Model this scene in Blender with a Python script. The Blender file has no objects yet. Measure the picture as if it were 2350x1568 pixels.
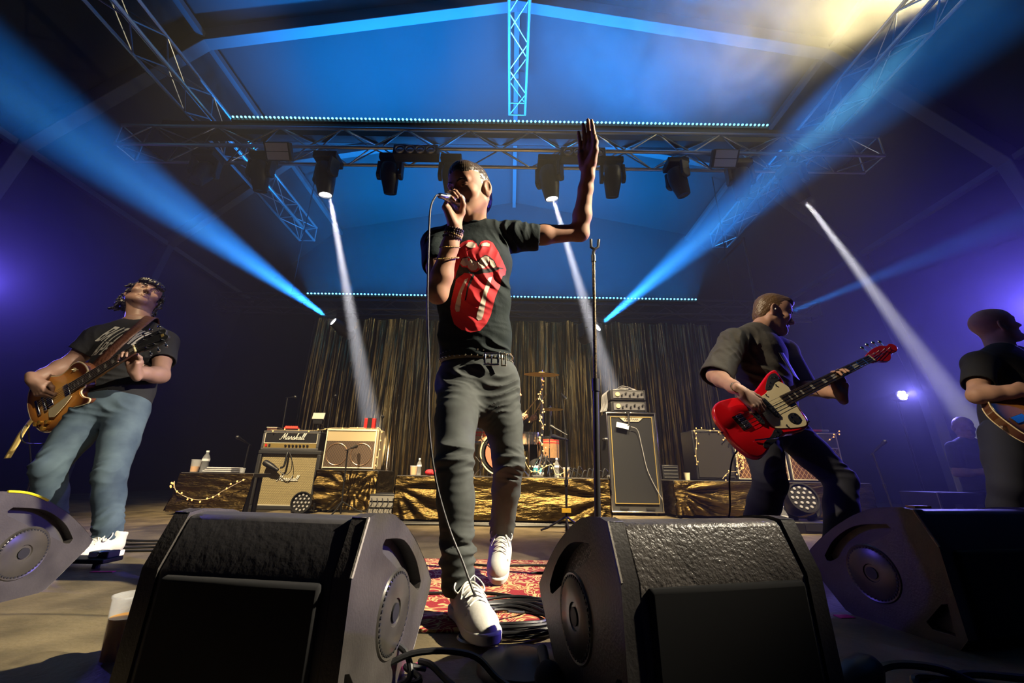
import bpy, math, random
import numpy as np
from mathutils import Matrix, Vector
from math import sin, cos, pi, radians, sqrt, atan2
S = bpy.context.scene
COL = S.collection
V = Vector
rnd = random.Random(7)

# ------------------------------------------------------------------ camera
FPX, CAMZ = 915.0, 0.42
PIT, ROL = radians(18.5), radians(0.9)
CF = V((0, cos(PIT), sin(PIT)))
CU0 = V((0, -sin(PIT), cos(PIT)))
CR = V((cos(ROL), 0, 0)) + CU0 * sin(ROL)
CU = CU0 * cos(ROL) - V((sin(ROL), 0, 0))
cd = bpy.data.cameras.new('camera')
cd.sensor_width = 36.0
cd.lens = 36.0 * FPX / 2350.0
cd.clip_start = 0.02
cd.clip_end = 200
cam = bpy.data.objects.new('camera', cd)
COL.objects.link(cam)
cam.matrix_world = Matrix(((CR.x, CU.x, -CF.x, 0), (CR.y, CU.y, -CF.y, 0), (CR.z, CU.z, -CF.z, CAMZ), (0, 0, 0, 1)))
S.camera = cam
S.view_settings.view_transform = 'Standard'
S.view_settings.look = 'None'
S.view_settings.exposure = 0.0
S.view_settings.gamma = 1.0
S.view_settings.use_curve_mapping = False
cy = S.cycles
cy.max_bounces = 5
cy.diffuse_bounces = 2
cy.glossy_bounces = 2
cy.transmission_bounces = 5
cy.transparent_max_bounces = 8
cy.volume_bounces = 0
cy.caustics_reflective = False
cy.caustics_refractive = False
cy.sample_clamp_indirect = 3.0


def at(x, y, Y):
    """world point on the sight line of a photo pixel at depth Y (used to survey the place)"""
    v = CF + CR * ((x - 1175) / FPX) + CU * ((784 - y) / FPX)
    return V((0, 0, CAMZ)) + v * (Y / v.y)


def atz(x, y, z):
    v = CF + CR * ((x - 1175) / FPX) + CU * ((784 - y) / FPX)
    return V((0, 0, CAMZ)) + v * ((z - CAMZ) / v.z)


# ------------------------------------------------------------------ world: night outside the tent
W = bpy.data.worlds.new('night')
S.world = W
W.use_nodes = True
W.node_tree.nodes['Background'].inputs[0].default_value = (0.010, 0.013, 0.035, 1)
W.node_tree.nodes['Background'].inputs[1].default_value = 0.16


# ------------------------------------------------------------------ lamps
def aim(o, p, t):
    d = (V(t) - V(p)).normalized()
    o.matrix_world = Matrix.Translation(V(p)) @ d.to_track_quat('-Z', 'Y').to_matrix().to_4x4()


def spot(p, t, power, color, deg, blend=0.4, size=0.03, name='spot_beam'):
    l = bpy.data.lights.new(name, 'SPOT')
    l.energy = power
    l.color = color
    l.spot_size = radians(deg)
    l.spot_blend = blend
    l.shadow_soft_size = size
    o = bpy.data.objects.new(name, l)
    COL.objects.link(o)
    aim(o, p, t)
    return o


def area(p, t, power, color, sx, sy, spread=180, name='light_bar_glow'):
    l = bpy.data.lights.new(name, 'AREA')
    l.shape = 'RECTANGLE'
    l.size, l.size_y = sx, sy
    l.energy = power
    l.color = color
    l.spread = radians(spread)
    o = bpy.data.objects.new(name, l)
    COL.objects.link(o)
    aim(o, p, t)
    return o


def point(p, power, color, r=0.05, name='lamp_glow'):
    l = bpy.data.lights.new(name, 'POINT')
    l.energy = power
    l.color = color
    l.shadow_soft_size = r
    o = bpy.data.objects.new(name, l)
    COL.objects.link(o)
    o.location = p
    return o


BLUE = (0.03, 0.28, 1.0)
CYAN = (0.10, 0.55, 1.0)
PURP = (0.14, 0.10, 1.0)
WHITE = (0.95, 0.93, 1.0)
WARM = (1.0, 0.80, 0.50)
# moving-head beams (source, target)
BEAM_L = at(750, 727, 6.6)
BEAM_R = at(1384, 741, 6.6)
BEAM_S = at(1800, 722, 6.0)
spot(BEAM_L, at(60, 230, 2.9), 150000, (0.02, 0.26, 1.0), 13.0, 0.8, 0.03)
spot(BEAM_L, at(300, 415, 4.3), 80000, (0.14, 0.62, 1.0), 5.5, 0.9, 0.03)
spot(BEAM_R, at(1900, 300, 3.4), 150000, (0.02, 0.26, 1.0), 13.0, 0.8, 0.03)
spot(BEAM_R, at(1700, 470, 4.6), 80000, (0.14, 0.62, 1.0), 5.5, 0.9, 0.03)
spot(BEAM_S, at(2110, 597, 4.4), 30000, (0.02, 0.24, 1.0), 7.0, 0.6, 0.03)
WB1, WB2, WB3 = at(756, 446, 4.55), at(1268, 452, 4.55), at(1850, 462, 4.75)
spot(WB1, at(838, 900, 6.6), 400000, WHITE, 6.5, 0.9, 0.03)
spot(WB2, at(1398, 880, 6.6), 400000, WHITE, 6.5, 0.9, 0.03)
W3T = at(2125, 830, 5.3)
spot(WB3, W3T, 330000, WHITE, 5.8, 0.9, 0.03)
# blue light bars on the front and rear truss throwing upwards and towards the audience
area((-0.22, 4.62, 5.47), (-0.22, 2.9, 7.6), 200, (0.01, 0.26, 1.0), 8.0, 0.05, 60)
area((-0.22, 7.10, 3.74), (-0.22, 8.2, 6.6), 1200, (0.01, 0.30, 1.0), 7.6, 0.05, 100)
area((-0.22, 7.06, 3.74), (-0.22, 5.7, 6.0), 1000, (0.01, 0.28, 1.0), 7.6, 0.05, 60)
# violet lamps in both wings shining across the stage from behind
spot((-7.0, 4.7, 2.7), (-0.6, 0.2, 1.2), 520, PURP, 75, 0.9, 0.06, 'violet_light')
spot((7.05, 4.8, 2.60), (1.2, 0.2, 1.2), 1400, PURP, 75, 0.9, 0.06, 'violet_light')
LAMP_V = at(2070, 908, 5.6)
spot(LAMP_V + V((0, -0.12, 0)), (0.5, 0.0, 0.9), 220, (0.22, 0.2, 1.0), 100, 0.9, 0.05, 'violet_light')
# warm side key from the right on the singer, front lights on the backline, cross light on the bassist, amber smoke lamp
spot((4.9, 0.85, 4.2), (-0.32, 1.62, 0.85), 6800, (1.0, 0.88, 0.66), 26, 0.8, 0.05, 'key_light')
for x, tx, e in ((-2.6, -2.4, 5200), (0.2, 0.0, 11000), (2.6, 2.2, 6600)):
    spot((x, 0.5, 5.9), (tx, 5.3, 0.0), e, (1.0, 0.78, 0.45), 35, 1.0, 0.06, 'front_light')
spot((1.6, -2.6, 4.4), (-2.35, 2.35, 0.95), 900, (1.0, 0.84, 0.60), 17, 0.7, 0.05, 'front_light')
spot((-3.0, 1.3, 5.3), (1.6, 2.45, 1.15), 1700, (1.0, 0.80, 0.52), 17, 0.6, 0.05, 'cross_light')
spot((5.3, 3.2, 6.1), (2.2, 3.5, 6.0), 1250, (1.0, 0.82, 0.42), 66, 0.9, 0.1, 'amber_light')
# ------------------------------------------------------------------ materials
MATS = {}


def mat(name, col, rough=0.5, metal=0.0, bump=0.0, bscale=60.0, var=0.0, vscale=8.0, spec=0.5, emit=None, estr=0.0, alpha=1.0,
        trans=0.0, ior=1.45, sss=0.0, coat=0.0, stretch=None, detail=4.0, col2=None, sheen=0.0):
    if name in MATS:
        return MATS[name]
    m = bpy.data.materials.new(name)
    m.use_nodes = True
    nt = m.node_tree
    b = nt.nodes['Principled BSDF']
    b.inputs['Base Color'].default_value = (*col, 1)
    b.inputs['Roughness'].default_value = rough
    b.inputs['Metallic'].default_value = metal
    b.inputs['IOR'].default_value = ior
    b.inputs['Alpha'].default_value = alpha
    b.inputs['Specular IOR Level'].default_value = spec
    b.inputs['Transmission Weight'].default_value = trans
    b.inputs['Coat Weight'].default_value = coat
    b.inputs['Sheen Weight'].default_value = sheen
    if sss:
        b.inputs['Subsurface Weight'].default_value = sss
        b.inputs['Subsurface Radius'].default_value = (0.012, 0.004, 0.002)
    if emit:
        b.inputs['Emission Color'].default_value = (*emit, 1)
        b.inputs['Emission Strength'].default_value = estr
        m.cycles.emission_sampling = 'NONE'
    if bump or var:
        tc = nt.nodes.new('ShaderNodeTexCoord')
        src = tc.outputs['Object']
        if stretch:
            mp = nt.nodes.new('ShaderNodeMapping')
            mp.inputs['Scale'].default_value = stretch
            nt.links.new(src, mp.inputs[0])
            src = mp.outputs[0]
    if var:
        n = nt.nodes.new('ShaderNodeTexNoise')
        n.inputs['Scale'].default_value = vscale
        n.inputs['Detail'].default_value = 5
        nt.links.new(src, n.inputs['Vector'])
        mx = nt.nodes.new('ShaderNodeMix')
        mx.data_type = 'RGBA'
        c2 = col2 or tuple(c * (1 - var) for c in col)
        mx.inputs['A'].default_value = (*c2, 1)
        mx.inputs['B'].default_value = (*col, 1)
        r = nt.nodes.new('ShaderNodeMapRange')
        r.inputs[1].default_value = 0.35
        r.inputs[2].default_value = 0.65
        nt.links.new(n.outputs['Fac'], r.inputs[0])
        nt.links.new(r.outputs[0], mx.inputs['Factor'])
        nt.links.new(mx.outputs['Result'], b.inputs['Base Color'])
    if bump:
        n = nt.nodes.new('ShaderNodeTexNoise')
        n.inputs['Scale'].default_value = bscale
        n.inputs['Detail'].default_value = detail
        nt.links.new(src, n.inputs['Vector'])
        bp = nt.nodes.new('ShaderNodeBump')
        bp.inputs['Strength'].default_value = bump
        bp.inputs['Distance'].default_value = min(0.02, 0.35 / bscale)
        nt.links.new(n.outputs['Fac'], bp.inputs['Height'])
        nt.links.new(bp.outputs[0], b.inputs['Normal'])
    MATS[name] = m
    return m


# ------------------------------------------------------------------ mesh building
def tag(o, label=None, cat=None, group=None, kind=None):
    if label:
        o['label'] = label
    if cat:
        o['category'] = cat
    if group:
        o['group'] = group
    if kind:
        o['kind'] = kind
    return o


def WM(o):
    m = o.matrix_parent_inverse @ o.matrix_basis
    return WM(o.parent) @ m if o.parent else o.matrix_basis.copy()


def setparent(o, p):
    if p is not None:
        o.parent = p
        o.matrix_parent_inverse = WM(p).inverted()


def link(name, verts, faces, m, parent=None, smooth=True, bev=0.0, ang=35, sub=0):
    me = bpy.data.meshes.new(name)
    me.from_pydata([tuple(v) for v in verts], [], faces)
    me.validate()
    me.update()
    mats = m if isinstance(m, (list, tuple)) else [m]
    for q in mats:
        me.materials.append(q)
    if smooth:
        me.shade_smooth()
        me.set_sharp_from_angle(angle=radians(ang))
    o = bpy.data.objects.new(name, me)
    COL.objects.link(o)
    setparent(o, parent)
    if bev:
        b = o.modifiers.new('edge', 'BEVEL')
        b.width = bev
        b.segments = 2
        b.limit_method = 'ANGLE'
        b.angle_limit = radians(40)
    return o


def empty(name, loc=(0, 0, 0), label=None, cat=None, group=None):
    o = bpy.data.objects.new(name, None)
    o.empty_display_size = 0.1
    COL.objects.link(o)
    o.location = loc
    return tag(o, label, cat, group)


def dup(o, M=None, label=None, group=None, parent=None):
    c = o.copy()
    COL.objects.link(c)
    if parent is not None:
        c.parent = parent
    if M is not None:
        c.matrix_basis = M
    if label:
        c['label'] = label
    if group:
        c['group'] = group
    for ch in list(o.children):
        dup(ch, parent=c)
    return c


def basis(z, up=(0, 0, 1)):
    z = V(z).normalized()
    x = V(up).cross(z)
    if x.length < 1e-4:
        x = V((1, 0, 0)).cross(z)
        if x.length < 1e-4:
            x = V((0, 1, 0))
    x.normalize()
    return x, z.cross(x), z


def frame(o, x, y=None, z=None):
    """4x4 from origin and axes (x and z given, or x,y)"""
    x = V(x).normalized()
    if z is not None:
        y = V(z).cross(x).normalized()
        z = x.cross(y)
    else:
        z = x.cross(V(y)).normalized()
        y = z.cross(x)
    o = V(o)
    return Matrix(((x.x, y.x, z.x, o.x), (x.y, y.y, z.y, o.y), (x.z, y.z, z.z, o.z), (0, 0, 0, 1)))


def catmull(pts, n=6, closed=False):
    P = [V(p) for p in pts]
    out = []
    m = len(P)
    rng = range(m) if closed else range(m - 1)
    for i in rng:
        if closed:
            a, b, c, d = P[(i - 1) % m], P[i], P[(i + 1) % m], P[(i + 2) % m]
        else:
            a, b, c, d = P[max(i - 1, 0)], P[i], P[i + 1], P[min(i + 2, m - 1)]
        for k in range(n):
            t = k / n
            out.append(0.5 * ((2 * b) + (c - a) * t + (2 * a - 5 * b + 4 * c - d) * t * t + (3 * b - a - 3 * c + d) * t ** 3))
    if not closed:
        out.append(P[-1])
    return out


class MB:
    def __init__(s, M=None):
        s.v, s.f = [], []
        s.M = M

    def add(s, vs, fs):
        b = len(s.v)
        if s.M is not None:
            vs = [s.M @ V(v) for v in vs]
        s.v += [tuple(v) for v in vs]
        s.f += [tuple(i + b for i in f) for f in fs]
        return s

    def box(s, c, d, rz=0.0, M=None):
        c = V(c)
        vs = []
        for x in (-.5, .5):
            for y in (-.5, .5):
                for z in (-.5, .5):
                    q = V((x * d[0], y * d[1], z * d[2]))
                    if rz:
                        q = Matrix.Rotation(rz, 3, 'Z') @ q
                    if M is not None:
                        q = M @ q
                    vs.append(c + q)
        return s.add(vs, [(0, 1, 3, 2), (4, 6, 7, 5), (0, 4, 5, 1), (2, 3, 7, 6), (0, 2, 6, 4), (1, 5, 7, 3)])

    def cyl(s, a, b, r, r2=None, seg=12, cap=True):
        a, b = V(a), V(b)
        r2 = r if r2 is None else r2
        x, y, z = basis(b - a)
        vs = []
        for p, q in ((a, r), (b, r2)):
            for i in range(seg):
                t = 2 * pi * i / seg
                vs.append(p + x * (q * cos(t)) + y * (q * sin(t)))
        fs = [(i, (i + 1) % seg, seg + (i + 1) % seg, seg + i) for i in range(seg)]
        if cap:
            fs += [tuple(range(seg - 1, -1, -1)), tuple(range(seg, 2 * seg))]
        return s.add(vs, fs)

    def tube(s, pts, r, seg=8, closed=False, sm=0, cap=True):
        P = catmull(pts, sm, closed) if sm else [V(p) for p in pts]
        n = len(P)
        rs = r if isinstance(r, (list, tuple)) else [r] * n
        if len(rs) != n:
            rs = [rs[min(int(i * len(rs) / n), len(rs) - 1)] for i in range(n)]
        vs, fs = [], []
        t0 = (P[1] - P[0]).normalized()
        x, y, _ = basis(t0)
        for i in range(n):
            if closed:
                t = P[(i + 1) % n] - P[i - 1]
            else:
                t = P[min(i + 1, n - 1)] - P[max(i - 1, 0)]
            t.normalize()
            x = (x - t * x.dot(t))
            if x.length < 1e-6:
                x = basis(t)[0]
            x.normalize()
            y = t.cross(x)
            for k in range(seg):
                a = 2 * pi * k / seg
                vs.append(P[i] + x * (rs[i] * cos(a)) + y * (rs[i] * sin(a)))
        m = n if closed else n - 1
        for i in range(m):
            j = (i + 1) % n
            for k in range(seg):
                l = (k + 1) % seg
                fs.append((i * seg + k, i * seg + l, j * seg + l, j * seg + k))
        if cap and not closed:
            fs += [tuple(range(seg - 1, -1, -1)), tuple(range((n - 1) * seg, n * seg))]
        return s.add(vs, fs)

    def lathe(s, prof, o=(0, 0, 0), ax=(0, 0, 1), seg=24):
        o = V(o)
        x, y, z = basis(ax)
        vs, fs = [], []
        for r, h in prof:
            for i in range(seg):
                t = 2 * pi * i / seg
                vs.append(o + z * h + x * (r * cos(t)) + y * (r * sin(t)))
        for j in range(len(prof) - 1):
            for i in range(seg):
                k = (i + 1) % seg
                fs.append((j * seg + i, j * seg + k, (j + 1) * seg + k, (j + 1) * seg + i))
        ring = prof[0] == prof[-1]
        if prof[0][0] > 1e-6 and not ring:
            fs.append(tuple(range(seg - 1, -1, -1)))
        if prof[-1][0] > 1e-6 and not ring:
            fs.append(tuple(range((len(prof) - 1) * seg, len(prof) * seg)))
        return s.add(vs, fs)

    def prism(s, poly, z0, z1, M=None, inset=0.0):
        """2-D outline extruded along local z"""
        n = len(poly)
        vs = [V((p[0], p[1], z0)) for p in poly] + [V((p[0], p[1], z1)) for p in poly]
        if M is not None:
            vs = [M @ v for v in vs]
        fs = [(i, (i + 1) % n, n + (i + 1) % n, n + i) for i in range(n)]
        fs += [tuple(range(n - 1, -1, -1)), tuple(range(n, 2 * n))]
        return s.add(vs, fs)

    def ball(s, c, r, seg=12, rings=8):
        rr = r if isinstance(r, (tuple, list)) else (r, r, r)
        c = V(c)
        vs = [c + V((0, 0, -rr[2]))]
        for j in range(1, rings):
            p = -pi / 2 + pi * j / rings
            for i in range(seg):
                t = 2 * pi * i / seg
                vs.append(c + V((rr[0] * cos(p) * cos(t), rr[1] * cos(p) * sin(t), rr[2] * sin(p))))
        vs.append(c + V((0, 0, rr[2])))
        fs = [(0, 1 + (i + 1) % seg, 1 + i) for i in range(seg)]
        for j in range(rings - 2):
            for i in range(seg):
                a, b = 1 + j * seg + i, 1 + j * seg + (i + 1) % seg
                fs.append((a, b, b + seg, a + seg))
        l = len(vs) - 1
        b = 1 + (rings - 2) * seg
        fs += [(l, b + i, b + (i + 1) % seg) for i in range(seg)]
        return s.add(vs, fs)

    def sheet(s, rows):
        """grid of points (list of rows)"""
        n, m = len(rows), len(rows[0])
        vs = [p for r in rows for p in r]
        return s.add(vs, [(i * m + j, i * m + j + 1, (i + 1) * m + j + 1, (i + 1) * m + j) for i in range(n - 1) for j in range(m - 1)])

    def build(s, name, m, parent=None, smooth=True, bev=0.0, ang=35):
        return link(name, s.v, s.f, m, parent, smooth, bev, ang)
# ------------------------------------------------------------------ the setting: tent, stage, haze
M_STAGE = mat('stage_board', (0.20, 0.158, 0.088), 0.5, bump=0.35, bscale=45, var=0.55, vscale=5.5, detail=8)
M_TENT = mat('tent_canvas', (0.020, 0.021, 0.024), 0.9, bump=0.15, bscale=3)
M_WALL = mat('tent_wall', (0.022, 0.022, 0.026), 0.9)
M_BEAM = mat('tent_beam', (0.075, 0.08, 0.088), 0.6)
M_ALU = mat('truss_aluminium', (0.55, 0.56, 0.58), 0.32, metal=0.9)
M_BLK = mat('black_plastic', (0.012, 0.012, 0.014), 0.45)

MB().box((0, 5, -0.1), (24, 14, 0.2)).build('floor', M_STAGE)['kind'] = 'structure'
SEC = [(-7.45, 0.0), (-7.4, 2.0), (-6.95, 4.75), (-4.9, 6.85), (0, 7.85), (4.9, 6.85), (6.95, 4.75), (7.4, 2.0), (7.45, 0.0)]
Y0, Y1 = -2.0, 9.6
b = MB()
b.sheet([[V((x, y, z)) for x, z in SEC[2:7]] for y in (Y0, 1.2, 4.4, 7.0, Y1)])
b.build('ceiling', M_TENT, smooth=False)['kind'] = 'structure'
for nm, q in (('wall_left', SEC[0:3]), ('wall_right', SEC[6:9])):
    MB().sheet([[V((x, y, z)) for x, z in q] for y in (Y0, Y1)]).build(nm, M_WALL, smooth=False)['kind'] = 'structure'
MB().add([V((x, Y1, z)) for x, z in SEC], [tuple(range(9))]).build('wall_back', M_TENT, smooth=False)['kind'] = 'structure'


def beam_frame(n, y, w):
    b = MB()
    pts = [V((x * 0.985, y, z - 0.10)) for x, z in SEC]
    for a, c in zip(pts[:-1], pts[1:]):
        d = c - a
        x, yy, z = basis(d, (0, 1, 0))
        ln = d.length + w * 0.3
        M = Matrix((x, yy, z)).transposed()
        b.box((a + c) / 2, (w, w * 0.7, ln), M=M)
    o = b.build('trim_%d' % n, M_BEAM, bev=0.01)
    o['kind'] = 'structure'


beam_frame(1, 4.4, 0.25)
beam_frame(2, 6.9, 0.20)
b = MB()
for x, z in SEC[2:7]:
    b.box((x * 0.98, (Y0 + Y1) / 2, z - 0.13), (0.09, Y1 - Y0, 0.09))
b.build('trim_3', M_BEAM)['kind'] = 'structure'

# stage haze: one thin even mist over the whole stage
hz = bpy.data.materials.new('stage_haze')
hz.use_nodes = True
nt = hz.node_tree
nt.nodes.remove(nt.nodes['Principled BSDF'])
vs = nt.nodes.new('ShaderNodeVolumeScatter')
vs.inputs['Color'].default_value = (1, 1, 1, 1)
vs.inputs['Density'].default_value = 0.014
vs.inputs['Anisotropy'].default_value = 0.62
nt.links.new(vs.outputs[0], nt.nodes['Material Output'].inputs['Volume'])
o = MB().box((0, 5.95, 3.95), (15.2, 7.5, 8.2)).build('haze', hz, smooth=False)
tag(o, 'thin even haze filling the air of the stage tent', 'haze', kind='stuff')


# drifting smoke lit amber under the roof at the upper right
sm = bpy.data.materials.new('drifting_smoke')
sm.use_nodes = True
nt = sm.node_tree
nt.nodes.remove(nt.nodes['Principled BSDF'])
vs = nt.nodes.new('ShaderNodeVolumeScatter')
vs.inputs['Anisotropy'].default_value = 0.2
tc = nt.nodes.new('ShaderNodeTexCoord')
n1 = nt.nodes.new('ShaderNodeTexNoise')
n1.inputs['Scale'].default_value = 1.1
n1.inputs['Detail'].default_value = 5
n1.inputs['Roughness'].default_value = 0.6
n1.inputs['Distortion'].default_value = 0.6
nt.links.new(tc.outputs['Object'], n1.inputs['Vector'])
gr = nt.nodes.new('ShaderNodeTexGradient')
gr.gradient_type = 'SPHERICAL'
mp = nt.nodes.new('ShaderNodeMapping')
mp.inputs['Scale'].default_value = (1 / 2.7, 1 / 1.3, 1 / 1.7)
nt.links.new(tc.outputs['Object'], mp.inputs[0])
nt.links.new(mp.outputs[0], gr.inputs[0])
mr = nt.nodes.new('ShaderNodeMapRange')
mr.inputs[1].default_value, mr.inputs[2].default_value = 0.33, 0.72
mr.inputs[3].default_value, mr.inputs[4].default_value = 0.0, 1.6
nt.links.new(n1.outputs['Fac'], mr.inputs[0])
mm = nt.nodes.new('ShaderNodeMath')
mm.operation = 'MULTIPLY'
nt.links.new(mr.outputs[0], mm.inputs[0])
nt.links.new(gr.outputs['Fac'], mm.inputs[1])
nt.links.new(mm.outputs[0], vs.inputs['Density'])
nt.links.new(vs.outputs[0], nt.nodes['Material Output'].inputs['Volume'])
o = MB().ball((0, 0, 0), (2.7, 1.3, 1.7), 24, 14).build('smoke', sm)
o.location = (2.8, 3.7, 5.9)
tag(o, 'amber lit drifting smoke under the roof at the upper right', 'smoke', kind='stuff')


# ------------------------------------------------------------------ trusses
def truss_mb(L, w, r=0.025, bay=0.5):
    """four-chord box truss along local x, centred"""
    b = MB()
    h = w / 2
    C4 = [(-h, -h), (h, -h), (h, h), (-h, h)]
    n = int(round(L / bay))
    for y, z in C4:
        b.cyl((-L / 2, y, z), (L / 2, y, z), r, seg=8)
    for i in range(n):
        x0, x1 = -L / 2 + i * L / n, -L / 2 + (i + 1) * L / n
        for k in range(4):
            (a, c), (e, g) = C4[k], C4[(k + 1) % 4]
            if (i + k) % 2:
                a, c, e, g = e, g, a, c
            b.cyl((x0, a, c), (x1, e, g), r * 0.42, seg=6)
    for x in (-L / 2, L / 2):
        for k in range(4):
            (a, c), (e, g) = C4[k], C4[(k + 1) % 4]
            b.cyl((x, a, c), (x, e, g), r * 0.5, seg=6)
    return b


def truss(label, o, d, L, w=0.3, group=None, bay=0.42):
    b = truss_mb(L, w, bay=bay)
    ob = b.build('truss', M_ALU)
    x = V(d).normalized()
    ob.matrix_basis = frame(o, x, z=(0, 0, 1) if abs(x.z) < 0.9 else (0, 1, 0))
    return tag(ob, label, 'truss', group)


truss('long aluminium box truss across the stage carrying the row of lights', (-0.22, 4.7, 4.99), (1, 0, 0), 11.0, 0.34, bay=0.46)
truss('aluminium truss hanging under the roof ridge at the top centre', (0.03, 4.3, 7.1), (0, 1, 0), 3.1, 0.3)
truss('aluminium truss running into the depth under the left roof slope', (-4.76, 3.5, 5.64), (0, 1, 0), 9.0, 0.34)
truss('aluminium truss running into the depth under the right roof slope in smoke', (4.76, 3.5, 5.64), (0, 1, 0), 9.0, 0.34)
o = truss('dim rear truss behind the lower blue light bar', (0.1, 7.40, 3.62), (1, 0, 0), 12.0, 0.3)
o.data.materials[0] = mat('truss_shaded', (0.06, 0.06, 0.07), 0.5)  # darker copy of the truss metal; its dimness is put into the colour
for x in (-4.5, 4.5):
    MB().cyl((x, 7.40, 3.76), (x, 7.40, 6.92), 0.012, seg=6).build('hanging_chain', M_BLK, o)

# blue light bars
M_LED = mat('blue_led', (0.2, 0.6, 1.0), 0.4, emit=(0.22, 0.80, 1.0), estr=3.0)


def light_bar(name, label, x0, x1, y, z, n):
    t = empty(name, ((x0 + x1) / 2, y, z), label, 'light bar', 'blue light bars')
    MB().box(((x0 + x1) / 2, y + 0.035, z), (x1 - x0, 0.09, 0.05)).build('housing', M_BLK, t)
    b = MB()
    for i in range(n):
        x = x0 + (i + 0.5) * (x1 - x0) / n
        b.ball((x, y - 0.025, z + 0.022), (0.018, 0.018, 0.014), 6, 4)
    o = b.build('led_row', M_LED, t)
    o['kind'] = 'stuff'
    return t


light_bar('led_bar', 'long glowing blue light bar along the top of the front truss', -4.28, 3.82, 4.66, 5.445, 130)
light_bar('led_bar', 'long glowing blue light bar on the rear truss above the gold curtain', -4.05, 3.62, 7.15, 3.71, 110)
tag(MB().box((-0.22, 4.74, 5.295), (10.2, 0.14, 0.24)).build('cable_trough', M_BLK), 'long black cable trough under the upper blue light bar', 'trough')
# ------------------------------------------------------------------ lamps hanging on the front truss
M_LENS = mat('lamp_lens', (0.9, 0.9, 1.0), 0.2, emit=(0.95, 0.95, 1.0), estr=25.0)
M_DKLENS = mat('dark_lens', (0.05, 0.05, 0.06), 0.15)
M_BODY = mat('fixture_body', (0.008, 0.008, 0.009), 0.45)
M_PANEL = mat('blinder_panel', (0.55, 0.52, 0.50), 0.6, bump=0.1)


def moving_head(label, top, d, lit=False, s=1.0, group='moving head lamps on the front truss', stand=False):
    """hung from (or standing on) `top`, head pointing along d"""
    t = empty('moving_head', top, label, 'stage light', group)
    k = 1 if stand else -1
    T = V(top)
    d = V(d).normalized()
    b = MB()
    b.box(T + V((0, 0, k * 0.045 * s)), (0.30 * s, 0.24 * s, 0.09 * s))
    if not stand:
        b.box(T + V((-0.09 * s, 0, 0.008)), (0.035, 0.06, 0.02))
        b.box(T + V((0.09 * s, 0, 0.008)), (0.035, 0.06, 0.02))
    b.build('base', M_BODY, t, bev=0.012)
    c = T + V((0, 0, k * 0.30 * s))
    side = V((0, 0, 1)).cross(d)
    side = side.normalized() if side.length > 0.15 else V((1, 0, 0))
    for q in (-1, 1):
        b = MB()
        p = c + side * (q * 0.155 * s)
        M = frame((0, 0, 0), side, z=(0, 0, 1)).to_3x3()
        b.box((p + V((0, 0, -k * 0.08 * s))), (0.045 * s, 0.13 * s, 0.24 * s), M=M)
        b.cyl(p - side * 0.025 * s, p + side * 0.025 * s, 0.068 * s, seg=14)
        b.build('yoke_arm', M_BODY, t, bev=0.01)
    b = MB()
    b.lathe([(0.0, -0.17), (0.09, -0.165), (0.115, -0.12), (0.125, 0.0), (0.118, 0.08), (0.095, 0.22), (0.088, 0.26), (0.075, 0.265), (0.07, 0.245)], seg=20)
    hd = b
    x, y, z = basis(d)
    M = Matrix((x, y, z)).transposed().to_4x4()
    hd.v = [tuple(c + (M.to_3x3() @ (V(v) * s))) for v in hd.v]
    hd.build('head', M_BODY, t)
    b = MB()
    b.lathe([(0.0, 0.250), (0.072, 0.248)], seg=18)
    b.v = [tuple(c + (M.to_3x3() @ (V(v) * s))) for v in b.v]
    b.build('lens', M_LENS if lit else M_DKLENS, t)
    return t, c + d * (0.27 * s)


ZT = 4.775


def hx(px):
    return at(px, 362, 4.68).x


moving_head('black moving head lamp, leftmost hanging under the front truss in the dark', (hx(478), 4.68, ZT), (0.1, -0.4, -0.9))
moving_head('black moving head lamp hanging beside the left grey panel light', (hx(606), 4.68, ZT), (0.02, 0.35, -0.93))
moving_head('black moving head lamp throwing the white beam left of the singer', (hx(755), 4.68, ZT), (0.10, 0.16, -1), True, 1.12)
moving_head('black moving head lamp hanging left of the bar of four round lamps', (hx(900), 4.68, ZT), (0.0, 0.45, -0.9))
moving_head('black moving head lamp partly hidden behind the head of the singer', (hx(1038), 4.68, ZT), (0.0, 0.5, -0.85))
moving_head('black moving head lamp throwing the white beam behind the raised arm', (hx(1260), 4.68, ZT), (0.13, 0.20, -1), True, 1.12)
moving_head('black moving head lamp hanging just right of the raised hand', (hx(1402), 4.68, ZT), (0.03, 0.45, -0.9))
moving_head('black moving head lamp tilted to the right beside the right panel light', (hx(1548), 4.68, ZT), (0.28, 0.1, -0.95))
d3 = (W3T - WB3).normalized()
tp = WB3 - d3 * 0.29 + V((0, 0, 0.30))
mh3, _ = moving_head('black moving head lamp low at the right with the slanting white beam', tp, d3, True)
MB().cyl(tp, (tp.x, tp.y, 4.93), 0.02, seg=8).build('drop_pole', M_BODY, mh3)
MB().box((tp.x, 4.70, 4.785), (0.06, 0.40, 0.03)).build('bracket', M_BODY, mh3)
moving_head('dark moving head lamp right of the right grey panel light', (hx(1690), 4.68, ZT), (0.05, 0.3, -0.95))


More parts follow.
